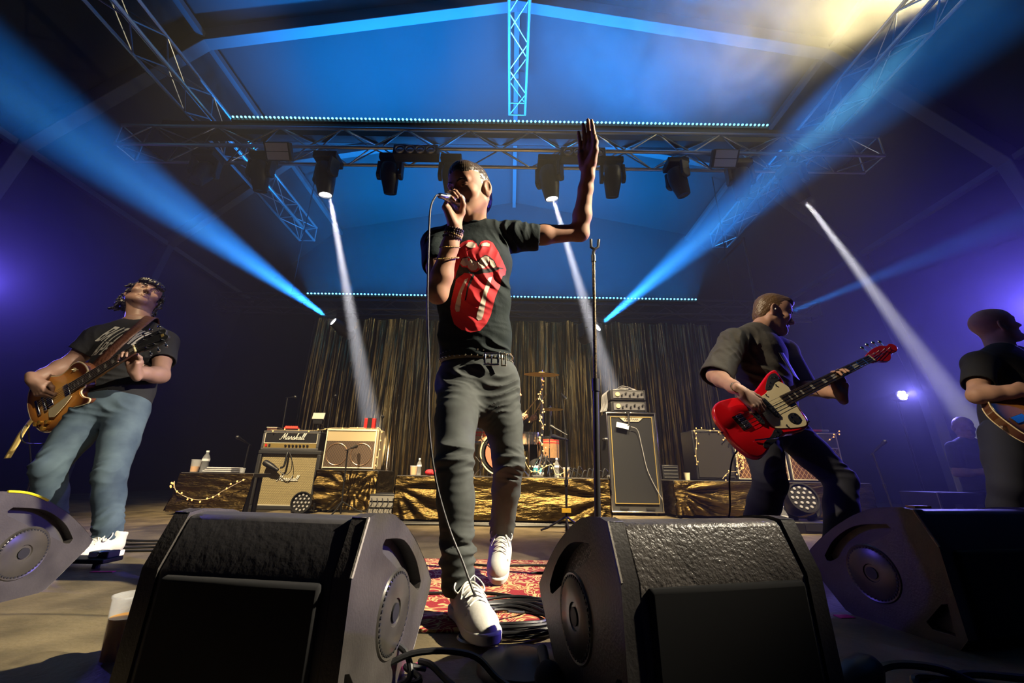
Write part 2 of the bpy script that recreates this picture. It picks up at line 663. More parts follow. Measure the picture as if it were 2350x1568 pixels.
def panel_light(label, px):
    x = hx(px)
    T = V((x, 4.47, ZT))
    t = empty('panel_light', T, label, 'stage light', 'flat panel lights on the front truss')
    R = Matrix.Rotation(radians(-52), 3, 'X')
    c = T + V((0, -0.02, -0.13))
    MB().box(c, (0.36, 0.24, 0.09), M=R).build('housing', M_BODY, t, bev=0.012)
    b = MB()
    nrm = R @ V((0, 0, -1))
    b.box(c + nrm * 0.046 + R @ V((0, 0.055, 0)), (0.30, 0.10, 0.008), M=R)
    b.box(c + nrm * 0.046 + R @ V((0, -0.055, 0)), (0.30, 0.10, 0.008), M=R)
    b.build('panel', M_PANEL, t)
    MB().box(T + V((0, 0.045, -0.02)), (0.05, 0.06, 0.08)).build('clamp', M_BODY, t)


panel_light('grey twin panel light hanging under the left half of the truss', 664)
panel_light('grey twin panel light hanging under the right half of the truss', 1638)


def lamp_bar(label, px):
    x = hx(px)
    T = V((x, 4.47, ZT))
    t = empty('lamp_bar', T, label, 'stage light', 'bars of four round lamps')
    MB().box(T + V((0, 0, -0.10)), (0.62, 0.16, 0.17)).build('housing', M_BODY, t, bev=0.01)
    MB().box(T + V((0, 0.045, -0.02)), (0.05, 0.06, 0.08)).build('clamp', M_BODY, t)
    for k in range(4):
        c = T + V(((k - 1.5) * 0.142, -0.082, -0.11))
        l = MB().lathe([(0.0, 0.012), (0.03, 0.010), (0.052, -0.004), (0.060, 0.016), (0.066, 0.016), (0.068, -0.01)], c, (0, -1, 0.15), 18).build(
            'round_lamp', mat('lamp_glass', (0.30, 0.30, 0.33), 0.25, metal=0.6), t)


lamp_bar('bar of four round lamps under the truss left of the singer', 965)
lamp_bar('bar of four round lamps under the truss behind the raised hand', 1330)

# rear beam lamps standing on the rear truss line
bx = []
for p, d, lab in ((BEAM_L, (-0.55, -0.75, 0.35), 'moving head lamp with the broad blue beam rising to the left'),
                  (BEAM_R, (0.55, -0.75, 0.35), 'moving head lamp with the broad blue beam rising to the right'),
                  (BEAM_S, (0.5, -0.7, 0.3), 'moving head lamp with the thin blue beam behind the bassist')):
    d = V(d).normalized()
    top = V(p) - d * 0.40 + V((0, 0, 0.30))
    t, _ = moving_head(lab, top, d, True, 1.0, 'moving head lamps at the rear')
    # drop pole up to the rear truss
    MB().cyl(top, (top.x, top.y, 3.60 if p is not BEAM_S else 4.6), 0.02, seg=8).build('pole', M_BODY, t)
    MB().box((top.x, (top.y + 7.22) / 2, 3.55 if p is not BEAM_S else 4.6), (0.05, 7.22 - top.y, 0.05)).build('bracket', M_BODY, t)

# violet lamp glowing on a stand at the right
t = empty('flood_lamp', (LAMP_V.x, LAMP_V.y, 0), 'round violet lamp glaring at the right between bassist and bald guitarist', 'stage light')
MB().cyl((LAMP_V.x, LAMP_V.y + 0.1, 0), LAMP_V + V((0, 0.1, 0)), 0.018, seg=8).build('pole', M_BODY, t)
MB().lathe([(0.0, 0.0), (0.075, 0.0), (0.085, 0.01), (0.07, 0.12), (0.0, 0.14)], LAMP_V, (0, 1, 0), 20).build('housing', M_BODY, t)
b = MB()
for k in range(7):
    a = k * pi / 3
    q = V((0, 0, 0)) if k == 6 else V((cos(a), 0, sin(a))) * 0.048
    b.ball(LAMP_V + q + V((0, -0.01, 0)), 0.021, 8, 6)
b.build('led_cluster', mat('violet_led', (0.8, 0.8, 1), emit=(0.55, 0.5, 1.0), estr=40), t)

# violet floods in the wings
for p, d, lab in ((V((-7.0, 4.7, 2.7)), V((6.4, -4.5, -1.5)), 'violet flood lamp on a stand at the left edge glaring into the haze'), (V((7.05, 4.8, 2.6)), V((-5.5, -4.6, -1.4)), 'violet flood lamp on a stand behind the bald guitarist')):
    d = d.normalized()
    t = empty('flood_lamp', (p.x, p.y, 0), lab, 'stage light', 'violet flood lamps')
    MB().lathe([(0.0, -0.16), (0.07, -0.15), (0.11, -0.05), (0.115, -0.03), (0.0, -0.03)], p, d, 20).build('housing', M_BODY, t)
    MB().lathe([(0.0, -0.026), (0.10, -0.028)], p, d, 20).build('lens', mat('violet_lens', (0.3, 0.25, 1.0), 0.3, emit=(0.3, 0.25, 1.0), estr=6), t)
    MB().cyl((p.x - d.x * .1, p.y - d.y * .1, 0), p - d * .1, 0.018, seg=8).build('pole', M_BODY, t)

# ------------------------------------------------------------------ gold tinsel curtain
M_TINSEL = mat('gold_tinsel', (0.80, 0.56, 0.20), 0.24, metal=1.0, bump=0.7, bscale=22, stretch=(1, 1, 0.35), var=0.65, vscale=9, detail=6)
M_TINDARK = mat('dark_tinsel_backing', (0.05, 0.038, 0.018), 0.6, metal=0.3)  # dark pleated sheet behind the strands, for density
b = MB()
x = -3.86
while x < 3.86:
    w = rnd.uniform(0.012, 0.028)
    ph, tw = rnd.uniform(0, 6.28), rnd.uniform(-1.0, 1.0)
    yo = 7.36 + 0.035 * sin(x * 21) + 0.02 * sin(x * 55 + 1) + rnd.uniform(-0.02, 0.02)
    zt = 3.30 + 0.02 * sin(x * 13)
    rows = []
    n = 9
    zb = rnd.uniform(0.0, 0.05)
    for i in range(n + 1):
        z = zt + (zb - zt) * i / n
        a = 0.5 * sin(ph) + tw * i / n * 1.6 + 0.3 * sin(ph + i * 1.3)
        q = V((x + 0.012 * sin(ph + i * 0.8), yo + 0.01 * sin(ph * 2 + i), z))
        e = V((cos(a), sin(a), 0)) * (w / 2)
        rows.append([q - e, q + e])
    b.sheet(rows)
    x += rnd.uniform(0.010, 0.020)
t = empty('tinsel_curtain', (0, 7.36, 0), 'tall gold tinsel curtain hanging behind the drum kit', 'curtain')
b.build('tinsel', M_TINSEL, t)
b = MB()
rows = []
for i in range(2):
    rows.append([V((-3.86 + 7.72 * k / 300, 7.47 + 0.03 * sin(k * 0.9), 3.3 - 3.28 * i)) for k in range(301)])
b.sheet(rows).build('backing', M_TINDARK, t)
MB().cyl((-3.95, 7.40, 3.32), (3.95, 7.40, 3.32), 0.02, seg=8).build('rail', M_BLK, t)
MB().cyl((-3.93, 7.42, 0), (-3.93, 7.42, 3.32), 0.02, seg=8).build('upright', M_BLK, t)
MB().cyl((3.93, 7.42, 0), (3.93, 7.42, 3.32), 0.02, seg=8).build('upright', M_BLK, t)

# ------------------------------------------------------------------ risers skirted in gold foil
M_FOIL = mat('gold_foil', (0.125, 0.085, 0.030), 0.36, metal=1.0, bump=1.0, bscale=14, stretch=(.6, .6, 2.4), detail=9, var=0.45, vscale=9)
M_DECK = mat('riser_deck', (0.05, 0.045, 0.04), 0.7)


def foil_panel(b, p0, p1, z0, z1, amp, nrm, pinch=(), seed=0, sag=0.0, flare=0.0):
    """crumpled foil hung between two ground points"""
    r = random.Random(seed)
    n, m = 90, 22
    nrm = V(nrm)
    ph = [r.uniform(0, 6.28) for _ in range(10)]
    rows = []
    for j in range(m + 1):
        v = j / m
        row = []
        for i in range(n + 1):
            u = i / n
            q = V(p0).lerp(V(p1), u)
            z = z1 + (z0 - z1) * v
            L = (V(p1) - V(p0)).length
            s = u * L
            d = amp * (sin(5 * s + 9 * v + ph[0] + 2 * sin(3 * v + ph[1])) * 0.5 + sin(14 * v + 3.1 * s + ph[2] + 1.5 * sin(4 * s)) * 0.5
                       + 0.45 * sin(26 * v - 6 * s + ph[3] + 2 * sin(5 * s + ph[5])) + 0.3 * sin(17 * s + 20 * v + ph[4]))
            for (pu, pv, ps) in pinch:
                du, dv = (u - pu) * L, (v - pv) * (z1 - z0)
                a = atan2(dv, du)
                rr = sqrt(du * du + dv * dv)
                d += ps * sin(a * 14 + ph[6]) * min(rr * 2.5, 1) * math.exp(-rr * 2.2)
            d *= min(1.0, v * 6)
            if flare:
                d += flare * v * v
            row.append(q + nrm * (d + 0.012) + V((0, 0, z)))
        rows.append(row)
    b.sheet(rows)


def riser(label, x0, x1, y0, y1, h, seed, pinch=(), left=True, right=True, gap=0.03, flare=0.0):
    t = empty('riser', ((x0 + x1) / 2, (y0 + y1) / 2, 0), label, 'riser', 'foil covered risers')
    MB().box(((x0 + x1) / 2, (y0 + y1) / 2, h - 0.02), (x1 - x0, y1 - y0, 0.04)).build('deck', M_DECK, t, bev=0.004)
    b = MB()
    foil_panel(b, (x0, y0, 0), (x1, y0, 0), gap, h - 0.005, 0.007, (0, -1, 0), pinch, seed, flare=flare)
    b.build('foil_skirt', M_FOIL, t, ang=180)
    for on, x, nx in ((left, x0, -1), (right, x1, 1)):
        if on:
            b = MB()
            foil_panel(b, (x, y1, 0), (x, y0, 0), gap, h - 0.005, 0.007, (nx, 0, 0), (), seed + 5, flare=flare)
            b.build('foil_skirt', M_FOIL, t, ang=180)
    for x in (x0 + 0.06, x1 - 0.06):
        for y in (y0 + 0.08, y1 - 0.08):
            MB().cyl((x, y, 0), (x, y, h - 0.04), 0.025, seg=8).build('leg', M_BLK, t)
    return t


RZ = 0.40
riser('low drum riser skirted with gold foil, in the middle behind the singer', -1.05, 0.92, 3.92, 6.3, RZ, 1, ((0.0, 0.25, 0.05), (1.0, 0.45, 0.06)))
RX0 = at(1540, 1190, 4.70).x + 0.07
riser('long riser skirted with streaked gold foil behind the bassist', RX0, 4.02, 4.70, 6.3, RZ - 0.01, 2, ((0.02, 0.3, 0.10),))
riser('small foil draped box with fairy lights and drinks, left of the amplifiers', at(398, 1150, 4.3).x, at(570, 1150, 4.3).x, 4.3, 4.60, 0.395, 3, right=False, flare=0.07)
AX0, AX1 = at(728, 1080, 4.75).x, at(868, 1080, 4.75).x
AZ = at(800, 1079, 4.75).z
riser('crumpled gold foil stand carrying the cream combo amplifier', AX0, AX1, 4.75, 5.35, AZ, 4, ((0.6, 0.5, 0.05), (0.9, 0.05, 0.05)))
# ------------------------------------------------------------------ backline
M_TOLEX = mat('black_tolex', (0.022, 0.022, 0.024), 0.55, bump=0.3, bscale=350)
M_GREY = mat('grey_tolex', (0.075, 0.075, 0.08), 0.5, bump=0.3, bscale=300)
M_CHROME = mat('chrome', (0.75, 0.75, 0.78), 0.15, metal=1.0)
M_GOLDP = mat('gold_panel', (0.85, 0.62, 0.22), 0.3, metal=0.8)
M_CREAM = mat('cream_piping', (0.78, 0.72, 0.58), 0.5)
M_CTOLEX = mat('cream_tolex', (0.52, 0.41, 0.27), 0.55, bump=0.3, bscale=250)
M_PALE = mat('pale_grille_band', (0.50, 0.40, 0.24), 0.6, bump=0.2, bscale=200)
M_WHITE = mat('white_letters', (0.85, 0.85, 0.82), 0.4)
M_BULB = mat('warm_bulb', (1.0, 0.7, 0.3), 0.3, emit=(1.0, 0.42, 0.09), estr=1.6)
M_WIRE = mat('clear_wire', (0.55, 0.45, 0.28), 0.4)
M_CABLE = mat('black_cable', (0.012, 0.012, 0.013), 0.45)
M_RED = mat('red_plastic', (0.55, 0.02, 0.02), 0.4)


def weave_mat(name, c1, c2, sc):
    m = bpy.data.materials.new(name)
    m.use_nodes = True
    nt = m.node_tree
    tc = nt.nodes.new('ShaderNodeTexCoord')
    mp = nt.nodes.new('ShaderNodeMapping')
    mp.inputs['Rotation'].default_value = (pi / 2, 0, 0)
    nt.links.new(tc.outputs['Object'], mp.inputs[0])
    br = nt.nodes.new('ShaderNodeTexBrick')
    br.inputs['Color1'].default_value = (*c1, 1)
    br.inputs['Color2'].default_value = (*[c * 0.85 for c in c1], 1)
    br.inputs['Mortar'].default_value = (*c2, 1)
    br.inputs['Scale'].default_value = sc
    br.inputs['Mortar Size'].default_value = 0.08
    br.inputs['Brick Width'].default_value = 0.8
    br.inputs['Row Height'].default_value = 0.45
    nt.links.new(mp.outputs[0], br.inputs['Vector'])
    nt.links.new(br.outputs['Color'], nt.nodes['Principled BSDF'].inputs['Base Color'])
    nt.nodes['Principled BSDF'].inputs['Roughness'].default_value = 0.7
    return m


def diamond_mat(name, c1, c2, n):
    m = bpy.data.materials.new(name)
    m.use_nodes = True
    nt = m.node_tree
    tc = nt.nodes.new('ShaderNodeTexCoord')
    sx = nt.nodes.new('ShaderNodeSeparateXYZ')
    nt.links.new(tc.outputs['Object'], sx.inputs[0])

    def mth(op, a, b=None):
        q = nt.nodes.new('ShaderNodeMath')
        q.operation = op
        for i, v in enumerate((a, b)):
            if v is None:
                continue
            if isinstance(v, (int, float)):
                q.inputs[i].default_value = v
            else:
                nt.links.new(v, q.inputs[i])
        return q.outputs[0]
    X = mth('MULTIPLY', sx.outputs['X'], n * 1.4)
    Z = mth('MULTIPLY', sx.outputs['Z'], n)
    u = mth('FRACT', mth('ADD', X, Z))
    v = mth('FRACT', mth('SUBTRACT', X, Z))
    f = mth('LESS_THAN', mth('MINIMUM', u, v), 0.13)
    mx = nt.nodes.new('ShaderNodeMix')
    mx.data_type = 'RGBA'
    mx.inputs['A'].default_value = (*c1, 1)
    mx.inputs['B'].default_value = (*c2, 1)
    nt.links.new(f, mx.inputs['Factor'])
    nt.links.new(mx.outputs['Result'], nt.nodes['Principled BSDF'].inputs['Base Color'])
    nt.nodes['Principled BSDF'].inputs['Roughness'].default_value = 0.6
    return m


M_WEAVE = weave_mat('basket_weave', (0.44, 0.36, 0.19), (0.10, 0.08, 0.04), 38)
M_DIAM = diamond_mat('diamond_grille', (0.10, 0.035, 0.02), (0.5, 0.33, 0.15), 13)
M_DIAM2 = diamond_mat('brown_grille', (0.055, 0.035, 0.025), (0.16, 0.10, 0.06), 24)

# script lettering of the amplifier badge, as pen strokes
SCRIPT = {
    'M': ([[(-.22, .12), (-.16, .02), (-.04, .04), (.08, .3), (.34, 1.0), (.36, .55), (.38, .12)], [(.38, .12), (.52, .5), (.74, 1.0), (.70, .5), (.70, .12), (.76, .02), (.88, .12)]], .84),
    'a': ([[(.38, .40), (.26, .46), (.12, .34), (.06, .14), (.12, .02), (.24, .06), (.36, .26), (.42, .46), (.38, .2), (.40, .04), (.48, .02), (.58, .14)]], .56),
    'r': ([[(-.02, .12), (.10, .38), (.16, .50), (.17, .40), (.26, .42), (.26, .2), (.26, .04), (.34, .02), (.44, .14)]], .42),
    's': ([[(-.02, .12), (.14, .36), (.2, .52), (.22, .36), (.30, .2), (.26, .04), (.14, .0), (.06, .06)], [(.26, .04), (.34, .04), (.44, .14)]], .42),
    'h': ([[(-.02, .12), (.16, .5), (.32, .95), (.28, 1.02), (.22, .9), (.14, .4), (.06, .0)], [(.08, .1), (.2, .4), (.30, .46), (.32, .34), (.28, .1), (.34, .02), (.46, .14)]], .46),
    'l': ([[(-.02, .12), (.12, .4), (.26, .92), (.22, 1.02), (.14, .88), (.08, .4), (.06, .1), (.14, .02), (.28, .14)]], .28),
}


def script_word(word, M, h, name, parent, m):
    b = MB()
    x = 0
    for ch in word:
        st, w = SCRIPT[ch]
        for s in st:
            pts = catmull([M @ V(((x + px + py * 0.25) * h, py * h, 0.004)) for px, py in s], 5)
            b.tube(pts, 0.052 * h, seg=6)
        x += w
    return b.build(name, m, parent)


def rframe(b, c, w, h, t, d, M=None):
    """rectangular frame in local XZ plane"""
    for dx, dz, sx, sz in ((0, h / 2, w + t, t), (0, -h / 2, w + t, t), (-w / 2, 0, t, h - t), (w / 2, 0, t, h - t)):
        b.box(V(c) + V((dx, 0, dz)), (sx, d, sz))


# stack: cabinet and head
CX = -2.61
t = empty('speaker_cabinet', (CX, 5.1, 0), 'tall black guitar speaker cabinet with tan woven grille cloth', 'speaker cabinet')
b = MB()
b.box((CX, 5.12, 0.33), (0.74, 0.34, 0.64))
b.build('body', M_GREY, t, bev=0.012)
b = MB()
rframe(b, (CX, 4.93, 0.33), 0.70, 0.61, 0.045, 0.05)
b.build('front_frame', M_TOLEX, t, bev=0.008)
MB().box((CX, 4.945, 0.33), (0.665, 0.012, 0.57)).build('grille_cloth', M_WEAVE, t)
b = MB()
b.box((CX, 4.936, 0.052), (0.66, 0.008, 0.008))
b.build('piping', M_CREAM, t)
script_word('Marshall', Matrix.Translation((CX - 0.10, 4.936, 0.315)) @ Matrix.Rotation(pi / 2, 4, 'X'), 0.062, 'lettering', t, M_WHITE)
for x in (-0.3, 0.3):
    for y in (4.99, 5.25):
        MB().cyl((CX + x, y, 0), (CX + x, y, 0.012), 0.02).build('foot', M_BLK, t)
HX = -2.665
t = empty('amplifier_head', (HX, 5.1, 0.65), 'black amplifier head with white script lettering and gold control strip', 'amplifier')
MB().box((HX, 5.12, 0.775), (0.70, 0.24, 0.225)).build('body', M_TOLEX, t, bev=0.012)
b = MB()
rframe(b, (HX, 4.995, 0.775), 0.665, 0.20, 0.03, 0.03)
b.build('front_frame', M_GREY, t, bev=0.006)
MB().box((HX, 4.992, 0.806), (0.635, 0.01, 0.115)).build('front_panel', M_BLK, t)
MB().box((HX, 4.99, 0.715), (0.635, 0.014, 0.058)).build('control_panel', M_GOLDP, t)
b = MB()
rframe(b, (HX, 4.985, 0.806), 0.635, 0.12, 0.006, 0.008)
b.build('piping', M_CREAM, t)
for k in range(7):
    MB().lathe([(0.013, 0), (0.013, 0.012), (0.009, 0.018), (0, 0.018)], (HX - 0.05 + k * 0.044, 4.983, 0.715), (0, -1, 0), 12).build('knob', M_BLK, t)
MB().box((HX - 0.285, 4.981, 0.716), (0.022, 0.012, 0.03)).build('power_switch', M_RED, t)
MB().box((HX - 0.245, 4.981, 0.716), (0.02, 0.012, 0.03)).build('standby_switch', M_BLK, t)
script_word('Marshall', Matrix.Translation((HX - 0.125, 4.986, 0.785)) @ Matrix.Rotation(pi / 2, 4, 'X'), 0.075, 'lettering', t, M_WHITE)
MB().box((HX, 5.12, 0.896), (0.2, 0.03, 0.014)).build('handle', M_BLK, t)

# microphone hung over the cabinet front
t = empty('hanging_microphone', (CX - 0.06, 4.86, 0.5), 'black side microphone hanging on a strap in front of the woven grille', 'microphone')
MB().tube([(CX - 0.02, 4.98, 0.652), (CX - 0.02, 4.90, 0.63), (CX - 0.02, 4.885, 0.52), (CX - 0.03, 4.88, 0.47), (CX - 0.06, 4.88, 0.46)], 0.012, 8, sm=4).build('strap', M_CABLE, t)
MB().lathe([(0, 0), (0.03, 0.005), (0.036, 0.03), (0.034, 0.11), (0.024, 0.16), (0.018, 0.20), (0, 0.2)], (CX - 0.26, 4.87, 0.52), (0.85, 0.0, -0.42), 16).build('microphone_body', M_BODY, t)
MB().tube([(CX - 0.07, 4.87, 0.43), (CX + 0.02, 4.87, 0.38), (CX + 0.07, 4.875, 0.44), (CX + 0.05, 4.88, 0.56), (CX + 0.0, 4.90, 0.63)], 0.004, 6, sm=5).build('cable', M_CABLE, t)

# par lamp on the floor before the cabinet
def led_lamp(o, nm, c, ax, r, n1, m, par):
    ob = []
    x, y, z = basis(ax)
    b = MB()
    pts = [(0, 0)] + [(0.42 * r * cos(k * pi / 3), 0.42 * r * sin(k * pi / 3)) for k in range(6)] + [(0.78 * r * cos(k * pi / 6), 0.78 * r * sin(k * pi / 6)) for k in range(12)]
    for px, py in pts[:n1]:
        b.lathe([(0.0, 0.008), (0.10 * r, 0.006), (0.12 * r, 0.0)], V(c) + x * px + y * py, ax, 10)
    return b.build(nm, m, par)


M_LEDOFF = mat('led_lens_glint', (0.85, 0.85, 0.88), 0.12, metal=0.6)
pc = at(690, 1158, 4.55)
t = empty('par_lamp', (pc.x, 4.6, 0), 'round black par lamp with clustered lenses standing before the woven cabinet', 'stage light')
ax = V((0.05, -1, 0.15)).normalized()
MB().lathe([(0, -0.2), (0.07, -0.19), (0.10, -0.1), (0.11, 0), (0.10, 0.0), (0.098, -0.02), (0, -0.02)], pc + V((0, 0, 0.02)), ax, 22).build('housing', M_BODY, t)
led_lamp(None, 'lens_cluster', pc + V((0, 0, 0.02)) - ax * 0.018, ax, 0.098, 19, M_LEDOFF, t)
b = MB()
b.tube([(pc.x - 0.12, 4.60, 0.1), (pc.x - 0.12, 4.62, 0.0125), (pc.x + 0.12, 4.62, 0.0125), (pc.x + 0.12, 4.60, 0.1)], 0.012, 6)
b.build('bracket', M_BODY, t)

# cream combo amplifier
KX0, KX1, KZ0, KZ1 = -2.235, -1.60, AZ + 0.003, 0.925
KX, KW, KH = (KX0 + KX1) / 2, KX1 - KX0, KZ1 - KZ0
t = empty('combo_amplifier', (KX, 5.05, KZ0), 'cream combo amplifier with brown grille on the crumpled foil stand', 'amplifier')
MB().box((KX, 5.08, (KZ0 + KZ1) / 2), (KW, 0.25, KH)).build('body', M_CTOLEX, t, bev=0.014)
zc = KZ0 + KH * 0.37
MB().box((KX, 4.948, zc), (KW - 0.06, 0.012, KH * 0.66)).build('grille_cloth', M_DIAM2, t)
MB().box((KX, 4.946, KZ1 - 0.085), (KW - 0.06, 0.014, 0.125)).build('front_panel', M_PALE, t)
b = MB()
rframe(b, (KX, 4.942, (KZ0 + KZ1) / 2), KW - 0.045, KH - 0.045, 0.014, 0.022)
b.build('piping', M_CREAM, t, bev=0.004)
for dx in (-0.15, 0.14):
    b = MB()
    pts = [(KX + dx + 0.125 * cos(a), 4.940, zc + 0.125 * sin(a)) for a in [2 * pi * k / 28 for k in range(28)]]
    b.tube(pts, 0.005, 6, closed=True)
    b.build('speaker_ring', mat('copper_ring', (0.45, 0.28, 0.18), 0.35, metal=0.8), t)
MB().tube([(KX - 0.11, 5.08, KZ1), (KX - 0.09, 5.08, KZ1 + 0.02), (KX + 0.09, 5.08, KZ1 + 0.02), (KX + 0.11, 5.08, KZ1)], 0.009, 8).build('handle', M_WIRE, t)


def mic_stand(label, base, top, boom=None, group='slim black microphone stands', mic=True, tripod=True):
    """thin stand with tripod feet, shaft, clutch and microphone"""
    B, T = V(base), V(top)
    t = empty('microphone_stand', B, label, 'microphone stand', group)
    b = MB()
    b.cyl(B + V((0, 0, 0.0)), T, 0.009, seg=8)
    b.build('shaft', M_BODY, t)
    h = T.z - B.z
    MB().cyl(B.lerp(T, 0.5), B.lerp(T, 0.56), 0.016, seg=10).build('clutch', M_BODY, t)
    if tripod:
        for k in range(3):
            a = k * 2 * pi / 3 + 0.5
            MB().tube([B + V((0, 0, 0.12)), B + V((0.16 * cos(a), 0.16 * sin(a), 0.03)), B + V((0.22 * cos(a), 0.22 * sin(a), 0.009))], 0.008, 6).build('leg', M_BODY, t)
    e = T
    if boom is not None:
        e = V(boom)
        MB().cyl(T - (e - T) * 0.25, e, 0.007, seg=8).build('boom', M_BODY, t)
    if mic:
        d = (e - T).normalized() if boom is not None else V((0, -0.9, 0.3)).normalized()
        MB().lathe([(0, -0.09), (0.011, -0.088), (0.014, 0), (0.022, 0.04), (0.02, 0.065), (0, 0.08)], e, d, 12).build('microphone', M_BODY, t)
    return t


# things on top of the head and combo
p = at(672, 985, 5.08)
t = empty('tuner_pedal', (p.x, 5.1, 0.8875), 'small dark pedal with a row of red glowing digits on the amplifier head', 'pedal')
MB().box((p.x, 5.1, 0.908), (0.17, 0.12, 0.04)).build('body', M_GREY, t, bev=0.005)
b = MB()
for k in range(7):
    b.cyl((p.x - 0.066 + k * 0.022, 5.035, 0.945), (p.x - 0.066 + k * 0.022, 5.05, 0.945), 0.011, seg=8)
b.box((p.x, 5.05, 0.93), (0.165, 0.05, 0.012))
b.build('display', mat('red_display', (0.8, 0.05, 0.03), 0.4, emit=(1.0, 0.06, 0.03), estr=1.2), t)
p = at(627, 985, 5.08)
t = empty('effects_box', (p.x, 5.1, 0.8875), 'small flat brown box on the left end of the amplifier head', 'box')
MB().box((p.x, 5.1, 0.91), (0.12, 0.1, 0.045)).build('body', mat('brown_box', (0.10, 0.045, 0.03), 0.5), t, bev=0.004)
MB().box((p.x, 5.1, 0.936), (0.13, 0.11, 0.006)).build('lid', M_CREAM, t)
p = at(735, 960, 5.45)
t = empty('music_lamp', (p.x, 5.40, 0.9), 'pale clip lamp plate standing between amplifier head and cream combo', 'lamp')
MB().box((p.x, 5.40, p.z + 0.02), (0.16, 0.02, 0.09), M=Matrix.Rotation(radians(-15), 3, 'X')).build('plate', mat('pale_plate', (0.55, 0.55, 0.5), 0.4), t, bev=0.004)
MB().cyl((p.x, 5.41, 0.0), (p.x, 5.41, p.z), 0.01, seg=8).build('pole', M_BODY, t)
MB().box((p.x, 5.41, p.z - 0.055), (0.12, 0.05, 0.05)).build('clamp', M_BODY, t)
MB().box((p.x, 5.41, 0.0125), (0.25, 0.25, 0.025)).build('base', M_BODY, t)
p = at(850, 968, 5.1)
t = empty('striped_pouch', (p.x, 5.1, KZ1 + 0.001), 'small red and black striped pouch standing on the cream combo', 'pouch')
b = MB()
for k, m in ((-1, M_RED), (1, M_RED)):
    MB().box((p.x + k * 0.048, 5.1, KZ1 + 0.075), (0.042, 0.05, 0.145)).build('red_stripe', m, t, bev=0.006)
MB().box((p.x, 5.1, KZ1 + 0.078), (0.056, 0.054, 0.15)).build('black_stripe', M_BLK, t, bev=0.006)
mic_stand('thin microphone stand behind the left end of the amplifier head', (at(652, 985, 5.5).x, 5.5, 0), at(660, 913, 5.5), at(675, 912, 5.3))
mic_stand('thin microphone stand behind the pale clip lamp by the curtain', (at(752, 985, 5.7).x, 5.7, 0), at(763, 912, 5.7), at(768, 910, 5.6))
mic_stand('short microphone stand at the right edge of the cream combo', (at(878, 990, 5.6).x, 5.6, 0), at(878, 960, 5.6), at(878, 958, 5.5))
mic_stand('microphone stand aiming at the grille of the cream combo', (KX + 0.12, 4.62, 0), (KX + 0.10, 4.62, 0.66), (KX + 0.10, 4.80, 0.70), tripod=True)
mic_stand('leaning microphone stand with curved chrome clip by the drinks box', (at(550, 1090, 4.95).x, 5.0, 0), at(572, 1020, 4.95), at(552, 1008, 4.8))

# bass rig
QX0, QX1 = 1.165, 1.765
QX, QW = (QX0 + QX1) / 2, QX1 - QX0
t = empty('bass_cabinet', (QX, 5.1, 0), 'tall black bass speaker cabinet with silver edges, right of the drums', 'speaker cabinet')
MB().box((QX, 5.12, 0.60), (QW, 0.40, 1.13)).build('body', M_TOLEX, t, bev=0.01)
MB().box((QX, 4.912, 0.62), (QW - 0.11, 0.014, 0.97)).build('grille', mat('steel_mesh', (0.016, 0.017, 0.020), 0.28, spec=0.7, bump=0.6, bscale=220), t)
b = MB()
rframe(b, (QX, 4.91, 0.60), QW - 0.012, 1.12, 0.016, 0.03)
b.build('edge_trim', M_CHROME, t, bev=0.004)
b = MB()
rframe(b, (QX, 4.904, 0.62), QW - 0.10, 0.98, 0.008, 0.014)
b.build('piping', M_GOLDP, t)
b = MB()
b.prism([(-0.14, 0.025), (0.14, 0.025), (0.09, -0.02), (-0.09, -0.02)], 0, 0.01, Matrix.Translation((QX, 4.902, 1.075)) @ Matrix.Rotation(pi / 2, 4, 'X'))
bd = b.build('badge', mat('silver_badge', (0.55, 0.5, 0.42), 0.35, metal=0.5), t)
b = MB()
b.tube([(QX - 0.085 + k * 0.012, 4.890, 1.078 + 0.014 * (1 if k % 2 else -0.6) * (1.4 if k in (1, 7) else 0.8)) for k in range(15)], 0.0035, 5)
b.build('lettering', M_BLK, t)
for x in (-0.15, 0.15):
    MB().box((QX + x, 4.908, 0.075), (0.10, 0.014, 0.02)).build('slot', M_BLK, t)
for z in (0.42, 0.85):
    for k in range(3):
        MB().cyl((QX0 - 0.02, 4.98 + k * 0.05, z), (QX0 + 0.0, 4.98 + k * 0.05, z), 0.022, seg=10).build('corner_bolt', M_CHROME, t)
for x in (-0.24, 0.24):
    for y in (4.99, 5.25):
        MB().cyl((QX + x, y, 0), (QX + x, y, 0.037), 0.03).build('foot', M_BLK, t)
t = empty('clip_lamp', (QX - 0.1, 4.86, 1.05), 'small bright clip lamp plate hung at the top of the bass cabinet grille', 'lamp')
MB().box((QX - 0.12, 4.86, 1.0), (0.15, 0.015, 0.06), M=Matrix.Rotation(radians(12), 3, 'Y')).build('plate', mat('white_plate', (0.9, 0.9, 0.88), 0.5), t)
MB().tube([(QX - 0.04, 4.97, 1.17), (QX - 0.04, 4.86, 1.16), (QX - 0.04, 4.86, 1.02), (QX - 0.06, 4.86, 1.0)], 0.012, 8).build('arm', M_BODY, t)
MB().tube([(QX - 0.02, 4.86, 0.99), (QX + 0.06, 4.87, 0.95), (QX + 0.10, 4.885, 0.75), (QX + 0.14, 4.885, 0.5), (QX + 0.22, 4.885, 0.3), (QX + 0.28, 4.88, 0.18)], 0.004, 6, sm=5).build('cable', mat('grey_cable', (0.3, 0.3, 0.32), 0.4), t)
M_RACK = mat('rack_face', (0.13, 0.13, 0.145), 0.4, metal=0.4)
